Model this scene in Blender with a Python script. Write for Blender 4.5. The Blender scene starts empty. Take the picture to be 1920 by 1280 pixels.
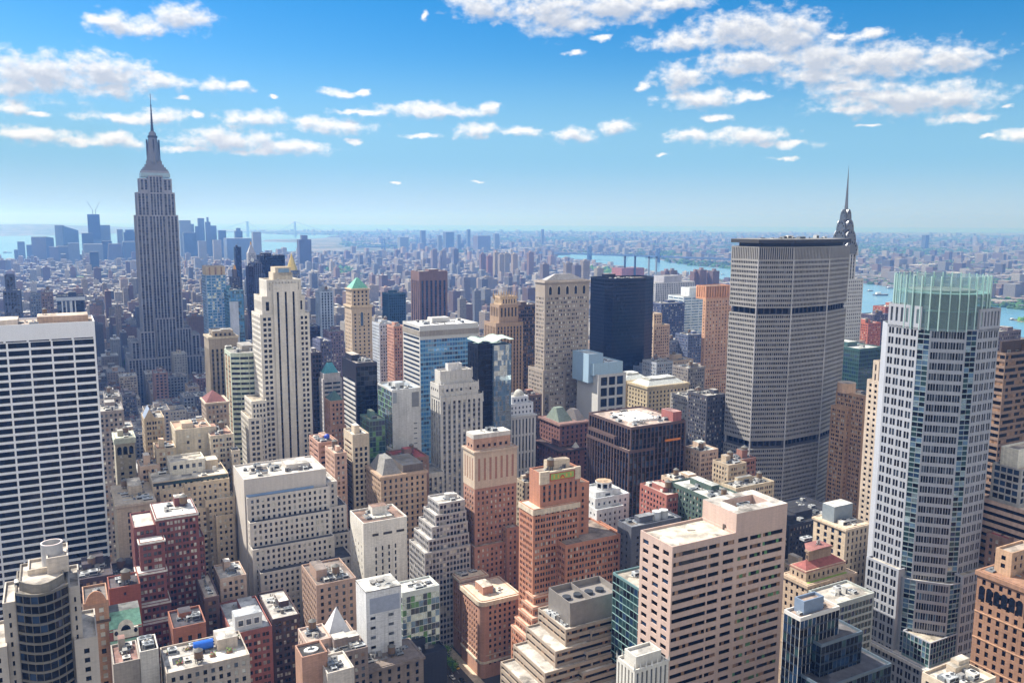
import bpy, math, random
from mathutils import Vector, Matrix
from math import sin, cos, tan, radians, pi, sqrt, atan2, hypot
rnd = random.Random(7)
SC = bpy.context.scene
COL = SC.collection

# ------------------------------------------------------------------ camera
F_PX, PITCH, ROLL, CAM = 1575.0, radians(8.2), radians(0.3), Vector((0, 0, 262))
_f = Vector((0, cos(PITCH), -sin(PITCH)))
_u0 = Vector((0, sin(PITCH), cos(PITCH)))
_r0 = Vector((1, 0, 0))
_r = _r0 * cos(ROLL) + _u0 * sin(ROLL)
_u = _u0 * cos(ROLL) - _r0 * sin(ROLL)
cam = bpy.data.objects.new('camera', bpy.data.cameras.new('camera'))
COL.objects.link(cam)
cam.data.sensor_width = 36
cam.data.lens = F_PX / 1920 * 36
cam.data.clip_start = 5
cam.data.clip_end = 120000
cam.matrix_world = Matrix(((_r.x, _u.x, -_f.x, 0), (_r.y, _u.y, -_f.y, 0), (_r.z, _u.z, -_f.z, CAM.z), (0, 0, 0, 1)))
SC.camera = cam

# ------------------------------------------------------------------ light
SUN_TO = Vector((-0.87, 0.42, 1.05)).normalized()      # towards the sun: left, a little beyond, high
SUN_EL = math.asin(SUN_TO.z)
SUN_AZ = atan2(SUN_TO.x, SUN_TO.y)
sun = bpy.data.lights.new('sun', 'SUN')
sun.energy = 4.6
sun.angle = radians(0.5)
sun.color = (1.0, 0.955, 0.89)
so = bpy.data.objects.new('sun', sun)
COL.objects.link(so)
so.rotation_euler = (-SUN_TO).to_track_quat('-Z', 'Y').to_euler()
so.location = SUN_TO * 1000
SC.view_settings.view_transform = 'Standard'
SC.view_settings.look = 'None'
SC.view_settings.exposure = 0.8
SC.view_settings.gamma = 1
SC.cycles.use_denoising = True
SC.cycles.max_bounces = 5
SC.cycles.diffuse_bounces = 1
SC.cycles.glossy_bounces = 2
SC.cycles.transmission_bounces = 4
SC.cycles.transparent_max_bounces = 8
SC.cycles.volume_bounces = 0
SC.cycles.caustics_reflective = False
SC.cycles.caustics_refractive = False


class NT:
    def __init__(s, tree):
        s.t = tree
        tree.nodes.clear()

    def n(s, kind, ins=None, **props):
        nd = s.t.nodes.new(kind)
        for k, v in props.items():
            setattr(nd, k, v)
        for k, v in (ins or {}).items():
            if hasattr(v, 'is_output') or isinstance(v, bpy.types.NodeSocket):
                s.t.links.new(v, nd.inputs[k])
            else:
                nd.inputs[k].default_value = v
        return nd

    def m(s, op, a, b=0.0, c=0.0, clamp=False):
        nd = s.n('ShaderNodeMath', {0: a, 1: b, 2: c}, operation=op, use_clamp=clamp)
        return nd.outputs[0]

    def v(s, op, a, b=(0, 0, 0), c=None, out=0):
        ins = {0: a, 1: b}
        if c is not None:
            ins[2] = c
        return s.n('ShaderNodeVectorMath', ins, operation=op).outputs[out]

    def mix(s, fac, a, b, blend='MIX'):
        nd = s.n('ShaderNodeMix', data_type='RGBA', blend_type=blend)
        for i, x in ((0, fac), (6, a), (7, b)):
            if isinstance(x, bpy.types.NodeSocket):
                s.t.links.new(x, nd.inputs[i])
            else:
                nd.inputs[i].default_value = x
        return nd.outputs[2]

    def ramp(s, x, lo, hi, a=0.0, b=1.0, smooth=True):
        nd = s.n('ShaderNodeMapRange', {0: x, 1: lo, 2: hi, 3: a, 4: b})
        if smooth:
            nd.interpolation_type = 'SMOOTHSTEP'
        return nd.outputs[0]


def ray(px, py):
    return (_f + _r * ((px - 960) / F_PX) + _u * ((640 - py) / F_PX))


# ------------------------------------------------------------------ sky with clouds
CLOUDS = '''230,46,62,19 340,34,54,26 190,36,30,11 278,50,45,16
70,142,120,40 190,138,85,36 295,150,55,15 205,166,60,16 30,165,60,18
410,159,32,14 455,163,21,10 22,201,42,13 68,215,24,6 235,222,72,10 297,218,44,15 367,215,17,6
485,221,62,14 617,235,80,14 640,175,40,8 675,173,14,6 805,208,92,13 680,212,60,5 915,205,24,12
60,250,80,15 215,262,52,14 150,264,45,10 430,262,95,22 545,275,75,13 345,279,45,6 490,285,70,8
893,243,41,14 980,248,38,9 670,263,22,6 1073,252,34,14 1158,237,37,14 790,256,36,5
903,14,58,24 1032,24,80,38 1150,14,110,27 1255,6,80,16 1080,45,60,18
1285,78,85,17 1400,58,115,36 1482,66,72,44 1420,116,100,28 1525,110,70,40
1650,116,160,34 1785,110,66,26 1540,142,85,20 1680,186,140,26 1785,182,75,28 1590,163,80,12 1600,203,66,10 1700,205,60,12
1280,146,55,23 1205,161,14,8 1310,186,70,18 1400,181,32,8 1345,221,25,8 1295,256,42,13 1400,257,76,16 1465,271,62,7
1466,297,24,5 1800,222,54,9 1902,256,32,12 1855,255,15,4 1625,66,32,12 1578,68,20,8 1075,100,22,5 1245,290,12,3
892,341,12,3 740,341,14,2 1628,235,16,4 1890,196,12,4 340,182,10,5 515,182,8,4 1130,72,16,6 800,30,8,10'''
BLOBS = []
for tok in CLOUDS.split():
    cx, cy, hw, hh = map(float, tok.split(','))
    d = ray(cx, cy).normalized()
    k = 1 / F_PX / (1 + ((cx - 960) ** 2 + (cy - 640) ** 2) / F_PX ** 2) ** 0.5
    BLOBS.append((atan2(d.x, d.y), math.asin(d.z), hw * k, hh * k))

world = bpy.data.worlds.new('World')
SC.world = world
world.use_nodes = True
W = NT(world.node_tree)
sky = W.n('ShaderNodeTexSky', sky_type='NISHITA', sun_disc=False, sun_elevation=SUN_EL, sun_rotation=SUN_AZ,
          altitude=200, air_density=1.0, dust_density=0.4, ozone_density=4.0)
geo = W.n('ShaderNodeTexCoord')
sep = W.n('ShaderNodeSeparateXYZ', {0: geo.outputs['Generated']})
az = W.m('ARCTAN2', sep.outputs[0], sep.outputs[1])
el = W.m('ARCSINE', sep.outputs[2])
p0 = W.n('ShaderNodeCombineXYZ', {0: az, 1: el}).outputs[0]
nv = W.v('MULTIPLY', p0, (1, 1.5, 0))
warp = W.n('ShaderNodeTexNoise', {'Vector': nv, 'Scale': 26.0, 'Detail': 4.0, 'Roughness': 0.6})
wv = W.v('MULTIPLY', W.v('SUBTRACT', warp.outputs['Color'], (0.5, 0.5, 0.5)), (0.042, 0.016, 0))
fb = W.n('ShaderNodeTexNoise', {'Vector': nv, 'Scale': 62.0, 'Detail': 7.0, 'Roughness': 0.57})


def blobfield(p):
    acc = None
    for a, e, sw, sh in BLOBS:
        q = W.v('MULTIPLY_ADD', p, (1 / sw, 1 / sh, 0), (-a / sw, -e / sh, 0))
        l = W.v('LENGTH', q, out=1)
        acc = l if acc is None else W.m('SMOOTH_MIN', acc, l, 0.25)
    return W.m('SUBTRACT', 1.2, acc)


pw = W.v('ADD', p0, wv)
den = W.m('MULTIPLY_ADD', W.m('SUBTRACT', fb.outputs[0], 0.5), 2.3, blobfield(pw))
alpha = W.ramp(den, -0.15, 0.95)
# thickness of cloud towards the light decides how white it is
fb2 = W.n('ShaderNodeTexNoise', {'Vector': W.v('ADD', nv, (-0.004, 0.009, 0)), 'Scale': 62.0, 'Detail': 5.0, 'Roughness': 0.57})
up = blobfield(W.v('ADD', pw, (-0.003, 0.0085, 0)))
den2 = W.m('MULTIPLY_ADD', W.m('SUBTRACT', fb2.outputs[0], 0.5), 2.2, up)
light = W.ramp(den2, -0.2, 1.15, 1.0, 0.0)
ccol = W.mix(light, (4.0, 4.3, 4.9, 1), (7.6, 7.5, 7.4, 1))
# broken cloud deck added unseen behind and above the viewer, to brighten shaded fronts
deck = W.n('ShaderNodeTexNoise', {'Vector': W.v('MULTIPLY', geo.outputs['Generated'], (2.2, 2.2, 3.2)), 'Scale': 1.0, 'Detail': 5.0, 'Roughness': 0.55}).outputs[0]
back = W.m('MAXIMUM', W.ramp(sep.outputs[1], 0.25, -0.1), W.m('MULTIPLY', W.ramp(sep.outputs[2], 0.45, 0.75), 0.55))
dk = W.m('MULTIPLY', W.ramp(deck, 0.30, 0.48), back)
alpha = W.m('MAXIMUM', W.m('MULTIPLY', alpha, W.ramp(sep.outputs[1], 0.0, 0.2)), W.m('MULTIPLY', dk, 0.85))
skc = W.n('ShaderNodeHueSaturation', {'Hue': 0.5, 'Saturation': 1.5, 'Value': 0.88, 'Fac': 1.0, 'Color': sky.outputs[0]}).outputs[0]
# the clear sky pales to a milky blue near the horizon
skc = W.mix(W.ramp(sep.outputs[2], 0.19, 0.05, 0.0, 0.9), skc, (1.75, 3.8, 5.6, 1))
skc = W.mix(W.ramp(sep.outputs[2], 0.075, -0.015, 0.0, 0.95), skc, (4.0, 5.0, 5.8, 1))
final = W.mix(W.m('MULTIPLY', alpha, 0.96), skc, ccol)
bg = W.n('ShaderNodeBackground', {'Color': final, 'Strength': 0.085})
wo = W.n('ShaderNodeOutputWorld', {'Surface': bg.outputs[0]})
world.cycles.sampling_method = 'MANUAL'
world.cycles.sample_map_resolution = 512

# ------------------------------------------------------------------ picture measures -> places
GA = radians(28.5)                                       # the street grid is turned by this much
UX, VX = Vector((cos(GA), sin(GA), 0)), Vector((-sin(GA), cos(GA), 0))


def proj(p):
    d = Vector(p) - CAM
    k = F_PX / d.dot(_f)
    return (960 + k * d.dot(_r), 640 - k * d.dot(_u), d.dot(_f))


def at_dist(px, py, D):                                  # point seen at that pixel, D metres away over ground
    d = ray(px, py)
    return CAM + d * (D / hypot(d.x, d.y))


def at_z(px, py, z):
    d = ray(px, py)
    return CAM + d * ((z - CAM.z) / d.z)


# ------------------------------------------------------------------ materials
def C(h, k=1.0):
    h = h.lstrip('#')
    o = []
    for i in (0, 2, 4):
        c = int(h[i:i + 2], 16) / 255
        o.append((c / 12.92 if c <= 0.04045 else ((c + 0.055) / 1.055) ** 2.4) * k)
    return (o[0], o[1], o[2], 1)


MATS = {}


def soft(c, k=.9):                                      # takes some colour out of stone and brick
    l = .3 * c[0] + .55 * c[1] + .15 * c[2]
    return [l + (x - l) * k for x in c[:3]]



def new_mat(name):
    m = bpy.data.materials.new(name)
    m.use_nodes = True
    return m, NT(m.node_tree)


def finish_mat(T, **ins):
    b = T.n('ShaderNodeBsdfPrincipled', {k.replace('_', ' '): v for k, v in ins.items()})
    T.n('ShaderNodeOutputMaterial', {'Surface': b.outputs[0]})
    return b


def wall(h, var=0.16, rough=0.85, k=1.0, brick=0.0):
    """masonry: soft blotches, rain streaks and a little course-by-course variation"""
    key = ('w', h, var, rough, k, brick)
    if key in MATS:
        return MATS[key]
    m, T = new_mat('masonry')
    co = T.n('ShaderNodeTexCoord').outputs['Object']
    a = T.n('ShaderNodeTexNoise', {'Vector': co, 'Scale': 0.06, 'Detail': 3.0}).outputs[0]
    s = T.n('ShaderNodeTexNoise', {'Vector': T.v('MULTIPLY', co, (0.7, 0.7, 0.035)), 'Scale': 1.0, 'Detail': 4.0, 'Roughness': 0.65}).outputs[0]
    f = T.n('ShaderNodeTexNoise', {'Vector': T.v('MULTIPLY', co, (0.5, 0.5, 1.6)), 'Scale': 0.9, 'Detail': 3.0}).outputs[0]
    t = T.m('ADD', T.m('MULTIPLY', T.m('SUBTRACT', a, 0.5), 1.4), T.m('ADD', T.m('MULTIPLY', T.m('SUBTRACT', s, 0.5), 1.6), T.m('MULTIPLY', T.m('SUBTRACT', f, 0.5), 1.2 + brick)))
    g = T.m('MULTIPLY_ADD', t, var * 3.4, 0.96)
    vs = T.n('ShaderNodeVectorMath', operation='SCALE')
    vs.inputs[0].default_value = soft(C(h, k))
    T.t.links.new(g, vs.inputs['Scale'])
    finish_mat(T, Base_Color=vs.outputs[0], Roughness=rough)
    MATS[key] = m
    return m


def glass(key, col, rough=0.08, spec=0.5, metal=0.0, wob=0.0):
    k = ('g', key)
    if k in MATS:
        return MATS[k]
    m, T = new_mat('glass_' + key)
    co = T.n('ShaderNodeTexCoord').outputs['Object']
    info = T.n('ShaderNodeObjectInfo')
    gm = T.n('ShaderNodeNewGeometry')
    rv = T.n('ShaderNodeTexWhiteNoise', {'Vector': T.v('SNAP', gm.outputs['Position'], (2.1, 2.1, 1.9))}, noise_dimensions='3D').outputs['Value']
    vs = T.n('ShaderNodeVectorMath', operation='SCALE')
    vs.inputs[0].default_value = C(col)[:3]
    T.t.links.new(T.m('MULTIPLY_ADD', rv, 0.35 if key in 'uesth' else 0.9, 0.82 if key in 'uesth' else 0.55), vs.inputs['Scale'])
    ins = dict(Base_Color=vs.outputs[0], Roughness=rough, Metallic=metal)
    if wob:
        nz = T.n('ShaderNodeTexNoise', {'Vector': gm.outputs['Position'], 'Scale': 0.22, 'Detail': 2.0}).outputs[0]
        ins['Normal'] = T.n('ShaderNodeBump', {'Strength': 1.0, 'Distance': wob, 'Height': nz}).outputs[0]
    b = finish_mat(T, **ins)
    b.inputs['Specular IOR Level'].default_value = spec
    MATS[k] = m
    return m


def GL(k):
    t = dict(d=('#141923', 0.12, 0.4, 0, 0.02), m=('#39434f', 0.12, 0.6, 0, 0.02), b=('#b9b6ad', 0.4, 0.3, 0, 0), s=('#6b8aa6', 0.06, 0.9, 0.35, 0.03),
             n=('#20262f', 0.25, 0.4, 0, 0), k=('#0b0c10', 0.14, 0.22, 0, 0.02), t=('#2f4a4c', 0.07, 0.8, 0.2, 0.03), g=('#5d8a5c', 0.15, 0.6, 0.1, 0.02),
             u=('#3f7fb4', 0.08, 0.9, 0.45, 0.03), e=('#bcd3dd', 0.07, 0.9, 0.8, 0.05), o=('#8d6f58', 0.3, 0.4, 0, 0), q=('#565d66', 0.2, 0.5, 0, 0.02), w=('#e3e0d6', 0.5, 0.3, 0, 0),
             h=('#28405e', 0.07, 0.8, 0.25, 0.03), y=('#a9bf8c', 0.4, 0.3, 0, 0))[k]
    return glass(k, *t)


def roofm(h, k=1.0, patch=0.5):
    key = ('r', h, k, patch)
    if key in MATS:
        return MATS[key]
    m, T = new_mat('roofing')
    co = T.n('ShaderNodeTexCoord').outputs['Object']
    a = T.n('ShaderNodeTexNoise', {'Vector': co, 'Scale': 0.11, 'Detail': 5.0, 'Roughness': 0.7}).outputs[0]
    br = T.n('ShaderNodeTexVoronoi', {'Vector': co, 'Scale': 0.16}, distance='MANHATTAN').outputs['Color']
    g = T.m('ADD', T.m('MULTIPLY_ADD', T.m('SUBTRACT', a, 0.5), 2.1, 0.74), T.m('MULTIPLY', T.m('SUBTRACT', T.n('ShaderNodeSeparateColor', {0: br}).outputs[0], 0.5), patch))
    vs = T.n('ShaderNodeVectorMath', operation='SCALE')
    vs.inputs[0].default_value = soft(C(h, k), .7)
    T.t.links.new(g, vs.inputs['Scale'])
    finish_mat(T, Base_Color=vs.outputs[0], Roughness=0.95)
    MATS[key] = m
    return m


def plain(h, rough=0.6, metal=0.0, k=1.0, var=0.12):
    key = ('p', h, rough, metal, k, var)
    if key in MATS:
        return MATS[key]
    m, T = new_mat('painted')
    co = T.n('ShaderNodeTexCoord').outputs['Object']
    a = T.n('ShaderNodeTexNoise', {'Vector': co, 'Scale': 0.4, 'Detail': 4.0}).outputs[0]
    vs = T.n('ShaderNodeVectorMath', operation='SCALE')
    vs.inputs[0].default_value = C(h, k)[:3]
    T.t.links.new(T.m('MULTIPLY_ADD', T.m('SUBTRACT', a, 0.5), var * 4, 1.0), vs.inputs['Scale'])
    finish_mat(T, Base_Color=vs.outputs[0], Roughness=rough, Metallic=metal)
    MATS[key] = m
    return m


# ------------------------------------------------------------------ mesh buffers
class MB:
    def __init__(s):
        s.v, s.f, s.mi, s.mats = [], [], [], []

    def mat(s, m):
        if m not in s.mats:
            s.mats.append(m)
        return s.mats.index(m)

    def face(s, pts, m):
        i = len(s.v)
        s.v += [tuple(p) for p in pts]
        s.f.append(tuple(range(i, i + len(pts))))
        s.mi.append(s.mat(m))

    def box(s, x0, x1, y0, y1, z0, z1, m, top=None):
        s.prism([(x0, y0), (x1, y0), (x1, y1), (x0, y1)], z0, z1, m, top)

    def prism(s, pts, z0, z1, m, top=None, bottom=False, pts1=None):
        n = len(pts)
        q = pts1 or pts
        for i in range(n):
            a, b = pts[i], pts[(i + 1) % n]
            c, d = q[(i + 1) % n], q[i]
            s.face([(a[0], a[1], z0), (b[0], b[1], z0), (c[0], c[1], z1), (d[0], d[1], z1)], m)
        s.face([(a[0], a[1], z1) for a in q], top or m)
        if bottom:
            s.face([(a[0], a[1], z0) for a in reversed(pts)], m)

    def cone(s, pts, z0, apex, m):
        n = len(pts)
        for i in range(n):
            a, b = pts[i], pts[(i + 1) % n]
            s.face([(a[0], a[1], z0), (b[0], b[1], z0), apex], m)

    def tube(s, a, b, r, m, seg=6):
        a, b = Vector(a), Vector(b)
        d = (b - a).normalized()
        x = d.orthogonal().normalized()
        y = d.cross(x)
        P = [(x * cos(t) + y * sin(t)) * r for t in [2 * pi * i / seg for i in range(seg)]]
        for i in range(seg):
            j = (i + 1) % seg
            s.face([a + P[i], a + P[j], b + P[j], b + P[i]], m)
        s.face([b + p for p in P], m)

    def build(s, name, parent=None, smooth=False):
        me = bpy.data.meshes.new(name)
        me.from_pydata(s.v, [], s.f)
        for m in s.mats:
            me.materials.append(m)
        me.polygons.foreach_set('material_index', s.mi)
        if smooth:
            me.polygons.foreach_set('use_smooth', [True] * len(s.f))
        o = bpy.data.objects.new(name, me)
        COL.objects.link(o)
        if parent:
            o.parent = parent
        return o


def rect(x0, x1, y0, y1):
    return [(x0, y0), (x1, y0), (x1, y1), (x0, y1)]


def ring(cx, cy, rx, ry=None, n=24, a0=0.0):
    ry = ry or rx
    return [(cx + rx * cos(a0 + 2 * pi * i / n), cy + ry * sin(a0 + 2 * pi * i / n)) for i in range(n)]


def inset(pts, d):
    out = []
    n = len(pts)
    for i in range(n):
        p, a, b = Vector(pts[i]), Vector(pts[i - 1]), Vector(pts[(i + 1) % n])
        e1, e2 = (p - a).normalized(), (b - p).normalized()
        n1, n2 = Vector((-e1.y, e1.x)), Vector((-e2.y, e2.x))
        k = max(0.25, 1 + n1.dot(n2))
        q = p + (n1 + n2) * (d / k)
        out.append((q.x, q.y))
    return out


def tag(o, label=None, cat=None, group=None, kind=None):
    if label:
        o['label'] = label
    if cat:
        o['category'] = cat
    if group:
        o['group'] = group
    if kind:
        o['kind'] = kind
    return o


# ------------------------------------------------------------------ facade styles
class S:
    def __init__(s, kind='punch', bay=3.2, ww=1.5, fh=3.7, wh=1.9, m=1.0, grp=1, gap=0.35, r=0.3, top=2.4, bot=0.5, g='ddkdmbnqbo', sp=None, every=0, trim=None, cols=None, sub=0.0):
        s.__dict__.update(locals())


UNIT = {}


def unit_pane(matkey):
    if matkey not in UNIT:
        b = MB()
        b.face([(-.5, 0, -.5), (.5, 0, -.5), (.5, 0, .5), (-.5, 0, .5)], GL(matkey))
        me = bpy.data.meshes.new('window_pane')
        me.from_pydata(b.v, [], b.f)
        me.materials.append(GL(matkey))
        UNIT[matkey] = me
    return UNIT[matkey]


HEROES = []
N_PANES = [0]


class Bld:
    """one building: an Empty on the ground at its near left corner, turned with the grid, that carries its parts"""

    def __init__(s, name, label, cat, px, py, D=None, H=None, xr=None, xl=None, W=None, Dp=None, anchor='L', wallm=None, roof=None, group=None, seed=None, ref=None, turn=0.0, maxw=70):
        if D is None:
            P = at_z(px, py, H)
        else:
            P = at_dist(px, py, D)
            H = P.z
        s.H = H
        s.A = GA + turn
        s.U, s.V = Vector((cos(s.A), sin(s.A), 0)), Vector((-sin(s.A), cos(s.A), 0))
        s.P = Vector((P.x, P.y, 0))
        if anchor == 'R':
            s.P -= s.U * W
        s.W = W if W is not None else s.xat(xr, H)
        s.Dp = Dp if Dp is not None else s.yat(xl, H)
        s.root = bpy.data.objects.new(name, None)
        s.root.empty_display_size = 5
        COL.objects.link(s.root)
        s.root.location = s.P
        s.root.rotation_euler = (0, 0, s.A)
        tag(s.root, label, cat, group)
        s.name, s.label, s.ref = name, label, ref
        s.wm = wallm
        s.rm = roof or roofm('#a9a49b')
        s.parts = {}
        s.wins = []
        s.rnd = random.Random(seed if seed is not None else hash((px, py)) & 0xffff)
        s.maxw = maxw
        s.foot = None
        HEROES.append(s)

    def w(s, x, y, z=0.0):
        return s.P + s.U * x + s.V * y + Vector((0, 0, z))

    def _solve(s, base, dr, px):
        q = base - CAM
        k = (px - 960) / F_PX
        den = dr.dot(_r) - k * dr.dot(_f)
        return (k * q.dot(_f) - q.dot(_r)) / den

    def xat(s, px, z=None, y=0.0):
        return s._solve(s.w(0, y, s.H if z is None else z), s.U, px)

    def yat(s, px, z=None, x=0.0):
        return s._solve(s.w(x, 0, s.H if z is None else z), s.V, px)

    def zat(s, py, x=0.0, y=0.0):
        q = s.w(x, y, 0) - CAM
        k = (640 - py) / F_PX
        return (k * q.dot(_f) - q.dot(_u)) / (_u.z - k * _f.z)

    def part(s, name):
        if name not in s.parts:
            s.parts[name] = MB()
        return s.parts[name]

    def own(s, name):                                    # a further piece of the same kind, a mesh of its own
        k = name
        while k in s.parts:
            k += ' '
        return s.part(k)

    # one face of a mass with its openings
    def facade(s, O, U, w, z0, z1, st, wm):
        N = Vector((U.y, -U.x, 0))
        ang = atan2(U.y, U.x)
        mb = s.part('wall')
        P = lambda a, z, d=0.0: (O.x + U.x * a - N.x * d, O.y + U.y * a - N.y * d, z)
        if st is None or w < 1.2 or z1 - z0 < 2.5:
            mb.face([P(0, z0), P(w, z0), P(w, z1), P(0, z1)], wm)
            return
        R = s.rnd
        # columns
        cols = []
        m = min(st.m, w * 0.2)
        n = max(1, int(round((w - 2 * m) / st.bay)))
        bay = (w - 2 * m) / n
        for a, b in st.cols or ():
            cols.append((a * w, b * w))
        for i in range(n if not st.cols else 0):
            c = m + bay * (i + 0.5)
            ww = st.ww * bay / st.bay
            if st.grp == 1:
                cols.append((c - ww / 2, c + ww / 2))
            else:
                t = st.grp * ww + (st.grp - 1) * st.gap
                for k in range(st.grp):
                    a = c - t / 2 + k * (ww + st.gap)
                    cols.append((a, a + ww))
        zt = z1 - st.top
        rows = []
        nf = max(1, int((zt - z0 - st.bot) / st.fh + 0.35))
        fh = st.fh
        for k in range(nf):
            c = zt - k * fh
            if c - st.wh < z0 + 0.2:
                break
            rows.append((c - st.wh, c))
        rows.reverse()
        if not rows:
            mb.face([P(0, z0), P(w, z0), P(w, z1), P(0, z1)], wm)
            return
        r = st.r
        prev = 0.0
        for a, b in cols:
            mb.face([P(prev, z0), P(a, z0), P(a, z1), P(prev, z1)], wm)
            prev = b
        mb.face([P(prev, z0), P(w, z0), P(w, z1), P(prev, z1)], wm)
        for a, b in cols:
            if st.kind == 'pier':
                lo, hi = rows[0][0], rows[-1][1]
                mb.face([P(a, z0), P(b, z0), P(b, lo), P(a, lo)], wm)
                mb.face([P(a, hi), P(b, hi), P(b, z1), P(a, z1)], wm)
                mb.face([P(a, lo), P(a, lo, r), P(a, hi, r), P(a, hi)], wm)
                mb.face([P(b, lo, r), P(b, lo), P(b, hi), P(b, hi, r)], wm)
                mb.face([P(a, lo), P(b, lo), P(b, lo, r), P(a, lo, r)], wm)
                mb.face([P(a, hi, r), P(b, hi, r), P(b, hi), P(a, hi)], wm)
                for k in range(len(rows) - 1):
                    mb.face([P(a, rows[k][1], r), P(b, rows[k][1], r), P(b, rows[k + 1][0], r), P(a, rows[k + 1][0], r)], st.sp or wm)
            else:
                pz = z0
                for c, d in rows:
                    mb.face([P(a, pz), P(b, pz), P(b, c), P(a, c)], st.sp or wm)
                    pz = d
                    mb.face([P(a, c), P(a, c, r), P(a, d, r), P(a, d)], wm)
                    mb.face([P(b, c, r), P(b, c), P(b, d), P(b, d, r)], wm)
                    mb.face([P(a, c), P(b, c), P(b, c, r), P(a, c, r)], st.sp or wm)
                    mb.face([P(a, d, r), P(b, d, r), P(b, d), P(a, d)], wm)
                mb.face([P(a, pz), P(b, pz), P(b, z1), P(a, z1)], wm)
            for c, d in rows:
                k = max(1, int(round((b - a) / st.sub))) if st.sub else 1
                for i in range(k):
                    q = P(a + (b - a) * (i + .5) / k, (c + d) / 2, r)
                    s.wins.append((q[0], q[1], q[2], (b - a) / k, d - c, ang, R.choice(st.g)))
        if st.every:                                     # string courses
            k = 0
            for c, d in rows[::-1][st.every::st.every]:
                z = c - (st.fh - st.wh) * 0.5
                e0, e1 = -0.25, 0.0
                q = [P(0, 0, e0)[:2], P(w, 0, e0)[:2], P(w, 0, 0.1)[:2], P(0, 0, 0.1)[:2]]
                s.own('string_course').prism(q, z - 0.25, z + 0.25, st.trim or wm, bottom=True)

    def mass(s, pts, z0, z1, st=None, stl='same', wm=None, roof=None, par=1.0, edges=None, cap=None):
        """a block of the building: pts counter-clockwise from the near left corner; st front, stl left"""
        wm = wm or s.wm
        n = len(pts)
        if stl == 'same':
            stl = st
        if edges is None:
            edges = [st] + [None] * (n - 2) + [stl]
        elif edges == 'all':
            edges = [st] * n
        for i in range(n):
            a, b = Vector(pts[i]), Vector(pts[(i + 1) % n])
            w = (b - a).length
            if w < 0.05:
                continue
            s.facade(Vector((a.x, a.y, 0)), (b - a) / w, w, z0, z1, edges[i], wm)
        q = inset(pts, 0.5)
        mb = s.part('wall')
        cm = cap or wm
        for i in range(n):
            a, b, c, d = pts[i], pts[(i + 1) % n], q[(i + 1) % n], q[i]
            mb.face([(a[0], a[1], z1), (b[0], b[1], z1), (c[0], c[1], z1), (d[0], d[1], z1)], cm)
            mb.face([(d[0], d[1], z1), (c[0], c[1], z1), (c[0], c[1], z1 - par), (d[0], d[1], z1 - par)], cm)
        s.own('roof').face([(a[0], a[1], z1 - par) for a in q], roof or s.rm)
        if s.foot is None:
            s.foot = pts

    def box(s, x0, x1, y0, y1, z0, z1, st=None, stl='same', **k):
        s.mass(rect(x0, x1, y0, y1), z0, z1, st, stl, **k)

    def cornice(s, pts, z, h=1.0, out=0.7, m=None):
        s.own('cornice').prism(inset(pts, -out), z - h, z, m or s.wm, bottom=True)
        # the top is a shallow ledge a little under the parapet cap

    def clutter(s, x0, x1, y0, y1, z, n=5, tank=0, pent=0, big=1.0):
        R = s.rnd
        for k in range(pent):
            a = R.uniform(.25, .45) * (x1 - x0)
            b = R.uniform(.25, .5) * (y1 - y0)
            x, y = R.uniform(x0 + 1, x1 - a - 1), R.uniform(y0 + (y1 - y0) * .2, y1 - b - .5)
            h = R.uniform(3, 6) * big
            mb = MB()
            mb.box(x, x + a, y, y + b, z - 1.2, z + h, s.wm, s.rm)
            mb.build('roof_bulkhead', s.root)
        for k in range(n):
            o = bpy.data.objects.new('air_unit', R.choice(AIR_UNITS))
            COL.objects.link(o)
            o.parent = s.root
            f = R.uniform(1.5, 3.6) * big
            o.location = (R.uniform(x0 + 2, max(x0 + 2.1, x1 - 2)), R.uniform(y0 + 2, max(y0 + 2.1, y1 - 2)), z)
            o.scale = (f * R.uniform(.7, 1.6), f, f * R.uniform(.5, .9))
        for k in range(int(n * 1.8) + 4):
            kind = R.choice(('vent_pipe', 'duct', 'roof_hatch', 'skylight', 'roof_patch', 'roof_patch', 'vent_pipe'))
            o = bpy.data.objects.new(kind, R.choice(ROOF_BITS[kind]))
            COL.objects.link(o)
            o.parent = s.root
            w_, d_ = max(.5, (x1 - x0) * .5 - 2), max(.5, (y1 - y0) * .5 - 2)
            sx, sy = min(R.uniform(.7, 1.5), w_ / 2.5), min(R.uniform(.7, 1.5), d_ / 2.5)
            o.location = ((x0 + x1) / 2 + R.uniform(-1, 1) * max(0, w_ - 2.5 * sx), (y0 + y1) / 2 + R.uniform(-1, 1) * max(0, d_ - 2.5 * sy), z + (.012 * (k + 1) if kind == 'roof_patch' else 0))
            if R.random() < .5 and kind != 'roof_patch':
                o.rotation_euler = (0, 0, pi / 2)
                sx, sy = min(sx, sy), min(sx, sy)
            o.scale = (sx, sy, R.uniform(.8, 1.3))
        for k in range(tank):
            s.tank(R.uniform(x0 + 3, max(x0 + 3.1, x1 - 3)), R.uniform(y0 + 3, max(y0 + 3.1, y1 - 3)), z, R.uniform(.85, 1.15))

    def tank(s, x, y, z, f=1.0, mesh=None):
        o = bpy.data.objects.new('water_tank', TANK[0])
        COL.objects.link(o)
        o.parent = s.root
        o.location = (x, y, z)
        o.scale = (f, f, f)
        for nm, me in (('tank_lid', TANK[1]), ('tank_stand', TANK[2])):
            c = bpy.data.objects.new(nm, me)
            COL.objects.link(c)
            c.parent = o

    def nest(s, child, parent):                           # make parts into sub-parts of another part
        ps = [o for o in s.root.children if o.name.split('.')[0] == parent]
        for o in [o for o in s.root.children if o.name.split('.')[0] == child]:
            o.parent = ps[0]

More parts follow.
